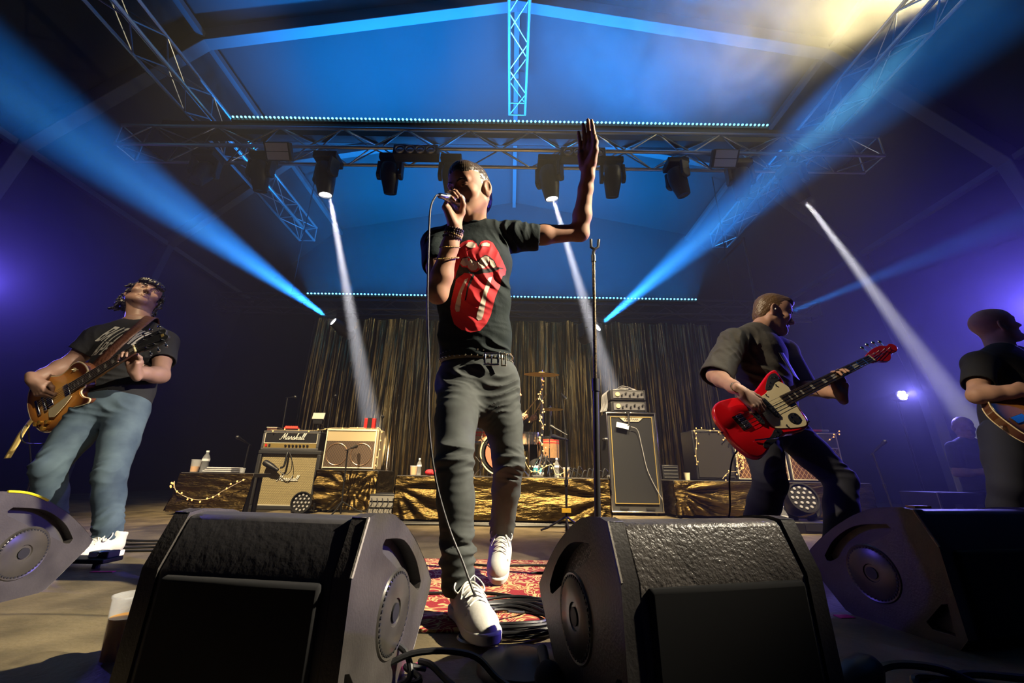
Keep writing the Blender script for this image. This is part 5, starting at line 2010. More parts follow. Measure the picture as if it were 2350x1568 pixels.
# hair: cropped, swept back, with sideburn
S = Sdf()
S.ell(HS(0, .012, .040), (.0808, .102, .0952), HS.R, .01)
S.ell(HS(0, .050, -.015), (.070, .062, .085), HS.R, .02)
S.ell(HS(0, -.036, .064), (.068, .059, .066), HS.R, .015)
S.ell(HS(0, -.098, -.010), (.078, .062, .078), HS.R, .010, 's')
S.ell(HS(0, -.116, .032), (.050, .050, .040), HS.R, .010, 's')
for x in (-1, 1):
    S.ell(HS(x * .090, .016, -.008), (.018, .022, .034), HS.R, .006, 's')
    S.ell(HS(x * .085, -.050, -.062), (.045, .060, .055), HS.R, .01, 's')
S.ell(HS(0, -.02, -.105), (.12, .075, .055), HS.R, .01, 's')
S.grain(HC - V((.2, .2, .2)), HC + V((.2, .2, .2)), .0010, 700, (1, .3, .5), 3)
solid('hair', [S.mesh(0.0020)], M_HAIR, sing)
for x in (-1, 1):
    MB().tube([HS(x * .048, -.084, .024), HS(x * .032, -.095, .030), HS(x * .014, -.097, .023)], [.003, .0048, .0035], 6, sm=3).build('eyebrow', M_HAIR, sing)

# t-shirt
S = Sdf()
S.loft([at(1088, 545, 1.61), at(1085, 600, 1.615), at(1088, 690, 1.65), at(1090, 770, 1.685), at(1092, 835, 1.71)],
       [(.135, .085), (.172, .115), (.158, .112), (.155, .108), (.160, .114)], AC, .04)
S.chain([NB + V((.03, 0, -.015)), LS], [.062, .066], .04)
S.chain([NB + V((-.03, 0, -.015)), RS], [.062, .066], .04)
sl1 = LS.lerp(LE, .30)
S.cone(LS, sl1 + V((0, 0, -.012)), .068, .064, .035)
sr1 = RS.lerp(RE, .42)
S.cone(RS, RS.lerp(sr1, .25), .066, .066, .035)
S.fold(LS + V((-.02, -.05, .0)), .13, (.9, 0, .45), .040, .0055, 1.2)
S.fold(LS + V((.06, -.02, .04)), .09, (1, 0, .1), .026, .0035, .8)
S.fold(at(1140, 640, 1.54), .16, (.8, 0, .6), .060, .006, 1.4, .7)
S.fold(at(1030, 780, 1.58), .15, (.2, 0, 1), .050, .006, 1.5, 2.0)
S.fold(at(1140, 800, 1.60), .12, (.35, 0, 1), .032, .0055, 1.3, .3)
S.fold(RS + V((0, -.05, 0)), .10, (.7, 0, -.7), .040, .005, 1.0, 1.0)
S.fold(at(1100, 590, 1.50), .12, (.9, 0, .3), .03, .003, 1.2, 1.7)
S.fold(at(1060, 700, 1.54), .16, (.5, 0, .8), .035, .0035, 1.3, .2)
S.cut(sl1 + V((.03, 0, -.005)), (sl1 - LS).normalized() + V((.12, 0, -.10)), .10)
S.cone(sl1 + V((.0, 0, -.012)), sl1 + V((.10, 0, -.02)), .054, .056, .004, 's')
S.cut(at(1092, 830, 1.71), V((-.05, .05, -1)), .20)
S.ell(NB + V((0, -.012, .062)), (.072, .068, .055), None, .008, 's')
S2 = Sdf()
S2.cone(RS, sr1, .070, .066, .035)
S2.fold(RS + V((0, -.05, 0)), .10, (.7, 0, -.7), .040, .005, 1.0, 1.0)
dn = (sr1 - RS).normalized()
S2.cut(sr1 + dn * .03, dn, .10)
S2.cone(sr1, sr1 + dn * .1, .056, .056, .004, 's')
tee = solid('t_shirt', [S.mesh(0.0034), S2.mesh(0.0034)], M_TEE, sing)
# collar ring
b = MB()
pts = []
for i in range(30):
    a = 2 * pi * i / 30
    pts.append(NB + V((.069 * cos(a), -.012 + .066 * sin(a), .018 + .020 * sin(a))))
b.tube(pts, .0062, 8, closed=True)
b.build('collar', M_TEE, sing)

# the printed mouth and tongue, laid on the chest
ZO = [(430, 500), (470, 380), (510, 305), (560, 272), (610, 258), (650, 262), (690, 300), (706, 336), (735, 275), (775, 253), (815, 250), (855, 265), (900, 330), (950, 400), (998, 455), (990, 500), (960, 530), (930, 640),
      (880, 760), (840, 900), (790, 1000), (720, 1070), (620, 1087), (520, 1055), (440, 990), (405, 880), (400, 820), (440, 700), (470, 600), (440, 560)]
T1 = [(520, 465), (545, 432), (598, 426), (604, 470), (580, 494), (545, 488)]
T2 = [(600, 455), (640, 440), (690, 462), (703, 500), (680, 526), (635, 530), (604, 510), (592, 480)]
T3 = [(700, 470), (735, 430), (775, 408), (815, 412), (822, 440), (800, 480), (755, 512), (712, 512)]
T4 = [(822, 428), (860, 432), (890, 470), (862, 488), (832, 476)]
H1 = [(580, 322), (605, 288), (645, 278), (680, 305), (678, 340), (640, 350), (600, 334)]
H2 = [(732, 318), (745, 295), (795, 275), (826, 285), (822, 315), (780, 318), (742, 330)]
T5 = [(604, 590), (565, 606), (515, 690), (472, 780), (452, 850), (465, 880), (500, 882), (514, 830), (532, 730), (572, 650)]
T6 = [(850, 558), (815, 580), (780, 660), (740, 780), (692, 900), (682, 950), (705, 970), (738, 962), (756, 920), (772, 850), (796, 740), (828, 650)]
K1 = [(455, 600), (480, 530), (515, 470), (540, 498), (590, 505), (620, 535), (680, 540), (720, 520), (790, 508), (835, 490), (900, 478), (985, 460), (900, 500), (820, 530), (760, 552), (650, 562), (560, 545), (500, 580)]
K2 = [(655, 558), (622, 600), (588, 680), (558, 802), (576, 792), (602, 690), (642, 620), (668, 570)]
K3 = [(505, 476), (535, 428), (600, 418), (640, 432), (690, 455), (735, 424), (775, 400), (820, 404), (870, 430), (900, 472), (890, 480), (860, 440), (815, 414), (775, 410), (738, 432), (692, 465), (640, 442), (600, 427), (540, 436)]
O_ = at(1085, 660, 1.50)
UX, UY = V((1, 0.05, 0)), V((0, .09, 1))
UX.normalize()
UY = (UY - UX * UY.dot(UX)).normalized()


def zp(l):
    return trace([(940 + x / 4.48, 500 + y / 4.48) for x, y in l], O_, UX, UY)


decal(tee, [zp(ZO)], O_, UX, UY, .0014, 'red_print', M_RPRINT, sing, .0012)
decal(tee, [zp(K1), zp(K2), zp(K3)], O_, UX, UY, .0010, 'black_print', M_KPRINT, sing, .0020)
decal(tee, [zp(q) for q in (T1, T2, T3, T4, H1, H2, T5, T6)], O_, UX, UY, .0010, 'cream_print', M_WPRINT, sing, .0027)

# jeans
S = Sdf()
S.loft([at(1094, 822, 1.71), at(1096, 880, 1.715), at(1097, 925, 1.715)], [(.150, .105), (.165, .118), (.150, .105)], AC, .04)
k1 = RH.lerp(RK, .5)
S.chain([RH + V((.01, 0, .02)), k1, RK, RK.lerp(RA, .35), RK.lerp(RA, .8), RA + V((0, 0, -.015))], [.098, .080, .064, .060, .052, .052], .035)
S.chain([LH + V((-.01, 0, .02)), LH.lerp(LK, .5), LK, LK.lerp(LA, .35), LK.lerp(LA, .8), LA + (LA - LK).normalized() * .01], [.098, .080, .064, .058, .052, .050], .035)
S.fold(RH + V((-.01, -.06, -.03)), .15, (.25, 0, 1), .045, .008, 1.2)
S.fold(LH + V((.03, -.07, -.03)), .13, (-.3, 0, 1), .042, .007, 1.2, 1.0)
S.fold(RK + V((0, -.03, .02)), .14, (.15, .2, 1), .055, .0075, 1.2, .5)
S.fold(LK + V((0, -.02, .0)), .14, (-.1, .2, 1), .05, .008, 1.3, 1.8)
S.fold(RA + V((0, 0, .06)), .13, (.15, .1, 1), .042, .0105, 1.4, .2)
S.fold(LA + V((0, 0, .07)), .13, (.2, .3, 1), .038, .010, 1.5, 1.2)
S.fold(RH + V((.02, -.07, .02)), .12, (.35, 0, 1), .022, .0035, 1.0, .4)
S.fold(RH + V((.05, -.06, -.10)), .10, (.5, 0, 1), .024, .004, 1.0, 1.4)
S.fold(LH + V((.01, -.07, -.10)), .13, (-.5, 0, 1), .024, .0035, 1.0, 2.4)
S.fold(RK + V((.02, -.03, -.02)), .10, (-.3, .2, 1), .024, .0035, 1.0, .9)
S.fold(LK + V((.02, -.03, -.02)), .10, (.3, .2, 1), .022, .0035, 1.0, 1.9)
S.fold(RA + V((0, 0, .10)), .12, (-.3, .1, 1), .020, .0032, 1.2, 2.9)
S.cut(at(1094, 822, 1.71), V((0, 0, 1)), .22)
S.cut(RA + V((0, 0, -.040)), V((0, .1, -1)), .10)
S.cut(LA + (LA - LK).normalized() * .035, (LA - LK), .10)
jeans = solid('jeans', [S.mesh(0.0038)], M_JEAN, sing)
# belt
bp_ = []
for i in range(40):
    a = 2 * pi * i / 40
    bp_.append(at(1094, 826, 1.71) + AC * (.157 * cos(a)) + V((0, .112 * sin(a), .004 * cos(a))))
rows = [[p + V((0, 0, .021)) for p in bp_ + bp_[:1]], [p + V((0, 0, -.021)) for p in bp_ + bp_[:1]]]
bl = MB().sheet(rows).build('belt', M_LEATHER, sing)
so = bl.modifiers.new('thick', 'SOLIDIFY')
so.thickness = .004
so.offset = 1
b = MB()
for i in range(40):
    a = 2 * pi * (i + .5) / 40
    if sin(a) < .35:
        for z in (-.012, .012):
            b.ball(at(1094, 826, 1.71) + AC * (.1615 * cos(a)) + V((0, .1165 * sin(a), z)), .0048, 8, 5)
b.build('studs', M_STUD, bl)
b = MB()
bc = at(1128, 824, 1.583)
rframe(b, bc, .055, .048, .009, .009)
b.box(bc + V((.0, 0, 0)), (.006, .008, .04))
b.build('buckle', M_CHROME, bl, bev=.002)
b = MB()
rframe(b, bc + V((.05, .012, 0)), .016, .05, .006, .008)
b.build('belt_loop', M_STUD, bl, bev=.001)

# shoes
s1 = empty('shoe', (0, 0, 0))
for nm, an, to, up in (('left', 0, 0, 0),):
    pass
bpy.data.objects.remove(s1)
sh = empty('shoe', RA)
setparent(sh, sing)
shoe(sh, RA + V((.0, .045, -.098)), V((-.045, 1.20, .012)), V((.02, -.05, 1)), M_SHOEW, M_SOLE, M_LACE, .285, 1.15)
sh = empty('shoe', LA)
setparent(sh, sing)
lt = V((-.042, 1.775, .012))
lh = LA + V((.004, .075, .01))
shoe(sh, lt + (lh - lt).normalized() * .275, lt, V((0.02, -.75, .65)), M_SHOEW, M_SOLE, M_LACE, .275, 1.08)

# bracelets on the right wrist
fd = (RE - RW).normalized()
x, y, z = basis(fd)


def beads(u, r, n, br, m, nm, tilt=0.0, n2=1):
    b = MB()
    for j in range(n2):
        c = RW + fd * (u + j * .0085)
        for i in range(n):
            a = 2 * pi * i / n
            b.ball(c + x * (r * cos(a)) + y * (r * sin(a)) + fd * (tilt * cos(a)), br, 7, 5)
    b.build(nm, m, sing)


beads(.012, .0335, 22, .0046, M_BEAD, 'bead_bracelet', .003, 3)
beads(.036, .0345, 26, .0035, M_GBEAD, 'gold_bracelet', -.003)
beads(.046, .0355, 24, .0042, M_BEAD, 'bead_bracelet', .002)
beads(.085, .0375, 40, .0028, M_GBEAD, 'gold_bracelet', .012)
beads(.130, .0440, 44, .0032, M_GBEAD, 'gold_bracelet', .018)
# ------------------------------------------------------------------ guitars
M_LACQ = mat('dark_lacquer', (0.09, 0.03, 0.012), 0.18, coat=0.6)
M_MAPLE = mat('maple', (0.50, 0.26, 0.08), 0.3, coat=0.3)
M_ROSE = mat('rosewood', (0.030, 0.018, 0.012), 0.4)
M_REDL = mat('red_lacquer', (0.62, 0.006, 0.012), 0.16, coat=0.8)
M_GUARD = mat('cream_guard', (0.62, 0.55, 0.36), 0.35)
M_STR = mat('steel_string', (0.7, 0.7, 0.7), 0.25, metal=1.0)
M_GOLDK = mat('gold_knob', (0.85, 0.50, 0.10), 0.2, metal=0.7)
M_INLAY = mat('pearl_inlay', (0.40, 0.38, 0.33), 0.3)
M_BIND = mat('cream_binding', (0.72, 0.60, 0.36), 0.35)


def burst_mat(name, c_in, c_mid, c_out, r, cx):
    m = bpy.data.materials.new(name)
    m.use_nodes = True
    nt = m.node_tree
    tc = nt.nodes.new('ShaderNodeTexCoord')
    mp = nt.nodes.new('ShaderNodeMapping')
    mp.inputs['Location'].default_value = (-cx / r[0], 0, 0)
    mp.inputs['Scale'].default_value = (1 / r[0], 1 / r[1], 0.01)
    ln = nt.nodes.new('ShaderNodeVectorMath')
    ln.operation = 'LENGTH'
    cr = nt.nodes.new('ShaderNodeValToRGB')
    e = cr.color_ramp.elements
    e[0].position, e[0].color = 0.35, (*c_in, 1)
    e[1].position, e[1].color = 1.0, (*c_out, 1)
    k = e.new(0.72)
    k.color = (*c_mid, 1)
    nt.links.new(tc.outputs['Object'], mp.inputs[0])
    nt.links.new(mp.outputs[0], ln.inputs[0])
    nt.links.new(ln.outputs['Value'], cr.inputs[0])
    b = nt.nodes['Principled BSDF']
    nt.links.new(cr.outputs[0], b.inputs['Base Color'])
    b.inputs['Roughness'].default_value = 0.18
    b.inputs['Coat Weight'].default_value = 0.6
    return m


def outline(p, n=5):
    return [(q.x, q.y) for q in catmull([V((a, b, 0)) for a, b in p], n, True)]


def neck_parts(t, x0, x1, w0, w1, nstr, frets, mneck, head, hm, tun, dots, blocks=False, hz=-.03):
    b = MB()
    b.prism([(x0, -w0 / 2), (x1, -w1 / 2), (x1, w1 / 2), (x0, w0 / 2)], .004, .011)
    b.build('fretboard', M_ROSE, t, bev=.001)
    b = MB()
    b.tube([(x0 - .0, 0, -.006), (x0 + (x1 - x0) * .3, 0, -.006), (x1, 0, -.003)], [w0 * .47, w0 * .45, w1 * .46], 14)
    b.v = [(x, y, z if z < .004 else .004) for x, y, z in b.v]
    b.build('neck', mneck, t)
    b = MB()
    sc = x1
    for f in range(1, frets + 1):
        x = sc / 2 ** (f / 12)
        if x > x0:
            w = w0 + (w1 - w0) * (x - x0) / (x1 - x0)
            b.box((x, 0, .0115), (.0018, w * .97, .0015))
    b.build('frets', M_CHROME, t)
    b = MB()
    for f in dots:
        xa, xb = sc / 2 ** ((f - 1) / 12), sc / 2 ** (f / 12)
        x = (xa + xb) / 2
        if x < x0:
            continue
        w = w0 + (w1 - w0) * (x - x0) / (x1 - x0)
        if blocks:
            b.prism([(xb + .004, -w * .22), (xa - .006, -w * .20), (xa - .006, w * .20), (xb + .006, w * .22)], .0110, .0117)
        else:
            b.cyl((x, 0, .0110), (x, 0, .0117), .004, seg=10)
    b.build('inlays', M_INLAY, t)
    MB().box((x1 + .002, 0, .009), (.005, w1, .009)).build('nut', M_BIND, t)
    Mh = Matrix.Translation((x1, 0, 0)) @ Matrix.Rotation(radians(9), 4, 'Y')
    b = MB()
    b.prism(outline(head, 4), -.012, .004, Mh)
    b.build('headstock', hm, t, bev=.002)
    for (hx, hy, px, py) in tun:
        b = MB()
        b.cyl(Mh @ V((hx, hy, .003)), Mh @ V((hx, hy, .016)), .0045, seg=8)
        b.cyl(Mh @ V((hx, hy, -.006)), Mh @ V((px, py, -.006)), .003, seg=6)
        d = (V((px, py, 0)) - V((hx, hy, 0))).normalized()
        b.ball(Mh @ V((px + d.x * .01, py + d.y * .01, -.006)), (.010, .011, .006), 10, 6)
        b.build('tuning_peg', M_CHROME, t)
    b = MB()
    for k in range(nstr):
        y0 = (k / (nstr - 1) - .5) * w0 * .92
        y1 = (k / (nstr - 1) - .5) * w1 * .80
        h = tun[k]
        q = Mh @ V((h[0], h[1], .010))
        b.tube([(-.045, y0, .010), (0, y0, .017), (x1, y1, .0145), q], .0009 + .0003 * (k % nstr) / nstr, 5)
    b.build('strings', M_STR, t)


def sunburst_guitar():
    t = empty('electric_guitar', (0, 0, 0), 'sunburst electric guitar slung low on the guitarist in the black lettered tee', 'guitar')
    P = outline([(-.125, 0), (-.118, .06), (-.085, .125), (-.03, .16), (.03, .158), (.09, .125), (.14, .107), (.19, .113), (.235, .126), (.275, .115), (.300, .08), (.306, .045), (.290, .028), (.262, -.030), (.236, -.036), (.222, -.055),
                 (.232, -.085), (.258, -.106), (.262, -.118), (.242, -.128), (.20, -.120), (.15, -.107), (.10, -.122), (.03, -.158), (-.03, -.16), (-.085, -.125), (-.118, -.06)])
    MB().prism(P, -.052, -.004).build('body', M_LACQ, t, bev=.004)
    MB().prism(scale2(P, .985, (.08, 0)), -.005, .002).build('top', burst_mat('sunburst', (.95, .50, .12), (.82, .32, .06), (.10, .028, .015), (.21, .165), .07), t, bev=.003)
    MB().tube([(x, y, -.003) for x, y in P], .0042, 6, closed=True).build('binding', M_BIND, t)
    for x in (.035, .155):
        MB().box((x, 0, .006), (.036, .070, .010)).build('pickup', M_CHROME, t, bev=.003)
    MB().box((0, 0, .009), (.014, .085, .012)).build('bridge', M_CHROME, t, bev=.003)
    MB().box((-.048, 0, .008), (.016, .090, .012)).build('tailpiece', M_CHROME, t, bev=.004)
    for x, y in ((-.015, -.105), (-.060, -.085), (-.055, -.125), (-.09, -.08)):
        MB().lathe([(.013, 0), (.012, .014), (.009, .016), (0, .016)], (x, y, .002), seg=16).build('knob', M_GOLDK, t)
    MB().prism([(.02, -.048), (.165, -.036), (.185, -.05), (.13, -.075), (.04, -.105), (.01, -.09)], .012, .015).build('pickguard', M_BIND, t)
    MB().lathe([(.012, 0), (.012, .003), (.003, .004), (.003, .016), (0, .016)], (.235, .088, .002), seg=14).build('selector_switch', M_BIND, t)
    MB().box((-.02, -.162, -.025), (.032, .006, .022)).build('jack_plate', M_CHROME, t, bev=.002)
    hd = [(-.005, -.022), (.02, -.030), (.06, -.040), (.12, -.042), (.165, -.036), (.185, -.020), (.175, 0), (.185, .020), (.165, .036), (.12, .042), (.06, .040), (.02, .030), (-.005, .022)]
    tun = [(.15, -.024, .15, -.052), (.105, -.027, .105, -.056), (.06, -.026, .06, -.054), (.06, .026, .06, .054), (.105, .027, .105, .056), (.15, .024, .15, .052)]
    tun = [tun[2], tun[1], tun[0], tun[5], tun[4], tun[3]]
    neck_parts(t, .178, .628, .057, .043, 6, 22, M_MAPLE, hd, M_BLK, tun, (1, 3, 5, 7, 9, 12, 15, 17, 19, 21), True)
    Mh = Matrix.Translation((.628, 0, 0)) @ Matrix.Rotation(radians(9), 4, 'Y')
    MB().prism([(.150, -.008), (.165, -.008), (.165, .008), (.150, .008)], .004, .0052, Mh).build('head_inlay', M_GOLDP, t)
    MB().cyl((-.125, 0, -.027), (-.140, 0, -.027), .007, seg=10).build('strap_button', M_CHROME, t)
    return t


def red_bass():
    t = empty('bass_guitar', (0, 0, 0), 'glossy red bass guitar with cream pickguard played by the bassist', 'guitar')
    P = outline([(-.172, .0), (-.165, .075), (-.12, .135), (-.05, .155), (.03, .145), (.10, .122), (.17, .122), (.24, .148), (.31, .178), (.355, .186), (.372, .170), (.362, .125), (.345, .075), (.335, .040),
                 (.310, -.038), (.300, -.075), (.292, -.12), (.275, -.155), (.235, -.172), (.185, -.168), (.12, -.150), (.05, -.156), (-.02, -.185), (-.09, -.195), (-.145, -.168), (-.172, -.11), (-.180, -.05)])
    P = [(x * (.72 if x < 0 else 1), y * .94) for x, y in P]
    MB().prism(P, -.042, 0).build('body', M_REDL, t, bev=.010)
    g = outline([(.335, .030), (.340, .070), (.315, .115), (.285, .100), (.24, .088), (.205, .075), (.150, .070), (.118, .055), (.110, .0), (.100, -.050), (.105, -.095), (.150, -.120), (.20, -.140), (.245, -.150), (.268, -.130), (.280, -.09), (.295, -.045)], 4)
    MB().prism(g, .0005, .004).build('pickguard', M_GUARD, t, bev=.001)
    MB().prism(outline([(.345, .15), (.30, .150), (.235, .105), (.225, .09), (.25, .085), (.30, .108), (.335, .110)], 4), .004, .007).build('control_plate', M_BLK, t, bev=.001)
    MB().prism(outline([(.100, -.100), (.122, -.124), (.075, -.146), (.005, -.160), (-.02, -.152), (.0, -.132), (.055, -.120)], 4), .001, .006).build('control_plate', M_BLK, t, bev=.001)
    MB().prism(outline([(.255, -.085), (.235, -.068), (.205, -.075), (.195, -.105), (.215, -.125), (.248, -.115)], 3), .004, .008).build('switch_plate', M_BLK, t, bev=.001)
    for x, y in ((.275, .115), (.305, .135), (.325, .128), (.255, .100), (.24, -.08), (.215, -.085), (.245, -.105), (.21, -.11), (.07, -.135), (.02, -.150), (.095, -.115), (.13, .055), (.2, .066), (.27, -.14), (.16, -.11), (.29, .09)):
        MB().cyl((x, y, .003), (x, y, .0105), .0045, seg=8).build('screw', M_CHROME, t)
    for x in (.070, .165):
        MB().prism(outline([(x - .014, -.050), (x + .008, -.052), (x + .014, .050), (x - .008, .052)], 2), .002, .013).build('pickup', M_BLK, t, bev=.002)
        b = MB()
        for k in range(8):
            b.cyl((x, -.042 + k * .012, .012), (x, -.042 + k * .012, .015), .0035, seg=8)
        b.build('pole_pieces', M_CHROME, t)
    MB().box((-.015, 0, .003), (.055, .082, .005)).build('bridge_plate', M_BLK, t)
    for k in range(4):
        MB().box((-.012, -.0285 + .019 * k, .010), (.034, .014, .010)).build('saddle', M_CHROME, t, bev=.002)
    MB().tube([(-.035, -.105, .008), (.02, -.128, .020), (.065, -.142, .018), (.09, -.135, .012)], .0038, 8, sm=4).build('rail', M_CHROME, t)
    hd = [(-.005, -.021), (.03, -.030), (.08, -.050), (.12, -.040), (.155, -.018), (.20, -.020), (.235, -.002), (.238, .022), (.215, .036), (.185, .030), (.15, .045), (.09, .046), (.03, .036), (-.005, .021)]
    tun = [(.175, .010, .19, .060), (.135, .015, .145, .070), (.09, .018, .095, .072), (.045, .016, .045, .066)]
    neck_parts(t, .255, .864, .062, .042, 4, 20, M_LACQ, hd, mat('dark_red_lacquer', (.30, .006, .012), .2, coat=.6), tun, (3, 5, 7, 9, 12, 15, 17, 19), True)
    MB().cyl((-.126, 0, -.02), (-.142, 0, -.02), .007, seg=10).build('strap_button', M_CHROME, t)
    return t


def hollow_guitar():
    t = empty('hollow_guitar', (0, 0, 0), 'hollow body sunburst guitar with pale edge held by the bald guitarist', 'guitar')
    P = outline([(-.17, 0), (-.160, .09), (-.11, .165), (-.03, .20), (.05, .188), (.12, .148), (.18, .135), (.24, .150), (.285, .14), (.31, .09), (.315, .04), (.315, -.04), (.31, -.09), (.285, -.14), (.24, -.150), (.18, -.135), (.12, -.148), (.05, -.188), (-.03, -.20), (-.11, -.165), (-.16, -.09)])
    MB().prism(P, -.065, -.003).build('body', M_LACQ, t, bev=.004)
    MB().prism(scale2(P, .985, (.06, 0)), -.004, .002).build('top', burst_mat('dark_burst', (.30, .12, .03), (.22, .08, .02), (.012, .006, .006), (.22, .19), .05), t, bev=.003)
    for z in (-.003, -.062):
        MB().tube([(x, y, z) for x, y in P], .0035, 6, closed=True).build('binding', M_BIND, t)
    for x in (.05, .17):
        MB().box((x, 0, .006), (.036, .070, .010)).build('pickup', M_CHROME, t, bev=.003)
    MB().box((0, 0, .009), (.014, .085, .012)).build('bridge', M_CHROME, t, bev=.003)
    MB().box((-.10, 0, .006), (.08, .045, .006)).build('tailpiece', M_CHROME, t, bev=.002)
    for s_ in (-1, 1):
        MB().tube([(-.02, .115 * s_, .003), (.0, .125 * s_, .003), (.06, .10 * s_, .003), (.08, .11 * s_, .003)], .004, 6, sm=4).build('sound_hole', M_BLK, t)
    hd = [(-.005, -.022), (.06, -.040), (.12, -.042), (.185, -.020), (.175, 0), (.185, .020), (.12, .042), (.06, .040), (-.005, .022)]
    tun = [(.06, -.026, .06, -.054), (.105, -.027, .105, -.056), (.15, -.024, .15, -.052), (.15, .024, .15, .052), (.105, .027, .105, .056), (.06, .026, .06, .054)]
    neck_parts(t, .20, .628, .057, .043, 6, 20, M_LACQ, hd, M_LACQ, tun, (3, 5, 7, 9, 12, 15), True)
    for x, y in ((-.175, .0), (-.11, -.175)):
        d = V((x, y, 0)).normalized()
        MB().cyl(V((x, y, -.03)), V((x, y, -.03)) + d * .018, .007, seg=10).build('strap_button', M_CHROME, t)
    return t


def ribbon(pts, nrm, w, name, m, parent, th=.003):
    P = catmull(pts, 8)
    N = catmull(nrm, 8)
    rows = []
    for i, p in enumerate(P):
        d = (P[min(i + 1, len(P) - 1)] - P[max(i - 1, 0)]).normalized()
        e = d.cross(N[i]).normalized() * (w / 2)
        rows.append([p - e, p - e * .33, p + e * .33, p + e])
    o = MB().sheet(rows).build(name, m, parent)
    k = o.modifiers.new('thick', 'SOLIDIFY')
    k.thickness = th
    return o
# ------------------------------------------------------------------ the other players
def jeans_piece(HPc, wax, top, R3, L3, wd, rs, folds, h=0.0045, flare=0.0):
    """trousers: waist centre, waist half sizes, hip-knee-ankle for both legs"""
    S = Sdf()
    S.loft([top, HPc, HPc + (HPc - top) * .7], [(wd[0] * .95, wd[1] * .95), wd, (wd[0] * .9, wd[1] * .9)], wax, .04)
    for (H_, K_, A_) in (R3, L3):
        S.chain([H_, H_.lerp(K_, .5), K_, K_.lerp(A_, .35), K_.lerp(A_, .8), A_], rs, .035)
        d = (A_ - K_).normalized()
        if folds:
            S.fold(K_ + V((0, -.03, .02)), .13, d + V((.2, .1, 0)), .05, .006, 1.2, K_.x * 9)
            S.fold(A_ - d * .05, .13, d + V((.15, .1, 0)), .040, .009, 1.4, K_.y * 7)
            S.fold(H_ + V((0, -.07, -.03)), .13, (.3, 0, 1), .045, .006, 1.2, K_.z * 9)
    S.cut(top, (top - HPc), .25)
    for (H_, K_, A_) in (R3, L3):
        d = (A_ - K_).normalized()
        S.cut(A_ + d * (.02 + flare), d, .12)
    return S.mesh(h)


def tee_piece(spine, ab, wax, NBc, shs, elbs, frac, rs, folds, hem_n, h=0.0045, sag=0.0):
    S = Sdf()
    S.loft(spine, ab, wax, .04)
    for sh_, el_, fr in zip(shs, elbs, frac):
        S.cone(NBc.lerp(sh_, .25) + V((0, 0, -.01)), sh_, rs[0], rs[1], .04)
        e = sh_.lerp(el_, fr) + V((0, 0, -sag))
        S.cone(sh_, e, rs[1], rs[2], .035)
    for f in folds:
        S.fold(*f)
    for sh_, el_, fr in zip(shs, elbs, frac):
        e = sh_.lerp(el_, fr) + V((0, 0, -sag))
        d = (e - sh_).normalized()
        S.cut(e + d * .02, d, .105)
        S.cone(e, e + d * .1, rs[2] - .011, rs[2] - .008, .004, 's')
    S.cut(spine[-1], hem_n, .24)
    S.ell(NBc + V((0, -.005, .055)), (.070, .066, .05), None, .008, 's')
    return S.mesh(h)


def arm_piece(Sh, El, Wr, hand, r=1.0, h=0.0028):
    S = Sdf()
    S.chain([Sh, Sh.lerp(El, .5), El], [.052 * r, .045 * r, .039 * r], .03)
    S.chain([El, El.lerp(Wr, .25), El.lerp(Wr, .7), Wr], [.039 * r, .043 * r, .033 * r, .027 * r], .03)
    hand(S)
    return S.mesh(h)


def core_piece(NBc, spine, ab, wax, legs):
    S = Sdf()
    S.loft([NBc] + spine, [(.09, .06)] + ab, wax)
    for (H_, K_, A_) in legs:
        S.chain([H_, K_, A_], [.072, .046, .036], .04)
    return S.mesh(0.010)


GRIP = [(.75, 1.15, .7), (.80, 1.15, .7), (.85, 1.15, .7), (.9, 1.1, .7)]
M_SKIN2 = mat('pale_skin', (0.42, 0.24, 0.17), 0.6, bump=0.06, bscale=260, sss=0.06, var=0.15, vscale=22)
M_BLUEJ = mat('blue_denim', (0.060, 0.092, 0.120), 0.85, bump=0.12, bscale=380, var=0.5, vscale=7, col2=(0.022, 0.040, 0.066))
M_NAVY = mat('navy_trousers', (0.012, 0.014, 0.026), 0.85, bump=0.1, bscale=300)
M_BTEE = mat('deep_black_tee', (0.008, 0.008, 0.010), 0.85, bump=0.2, bscale=40)
M_CTEE = mat('charcoal_tee', (0.062, 0.060, 0.055), 0.85, bump=0.2, bscale=40)
M_MOP = mat('black_hair', (0.012, 0.010, 0.012), 0.35, bump=0.7, bscale=90, stretch=(1, 1, .3))
M_BRN = mat('brown_hair', (0.11, 0.065, 0.030), 0.42, bump=0.7, bscale=110, stretch=(.5, 1, 1))

# ---- guitarist on the left, leaning back
gt = empty('person', (-2.3, 2.4, 0), 'guitarist with mop of dark hair in black lettered tee leaning back at the left', 'person')
GN = at(311, 742, 2.52)
GRS, GRE = at(226, 776, 2.44), at(160, 836, 2.40)
GLS, GLE = at(378, 786, 2.56), at(368, 862, 2.44)
GHc = at(256, 935, 2.42)
GW = V((1, .18, .06)).normalized()
Br, Nu = at(107, 927, 2.31), at(312, 801, 2.165)
lp = sunburst_guitar()
xh = (Nu - Br).normalized()
cw_ = (V((0, 0, CAMZ)) - Br.lerp(Nu, .2)).normalized()
c1_ = (cw_ - xh * cw_.dot(xh)).normalized()
u1_ = xh.cross(c1_)
u1_ = u1_ if u1_.z > 0 else -u1_
LPM = frame(Br, xh, z=c1_ * cos(radians(36)) + u1_ * sin(radians(36)))
sc_ = (Nu - Br).length / .628
LPM = LPM @ Matrix.Scale(sc_, 4)
lp.matrix_basis = LPM


def LPp(x, y, z):
    return LPM @ V((x, y, z))


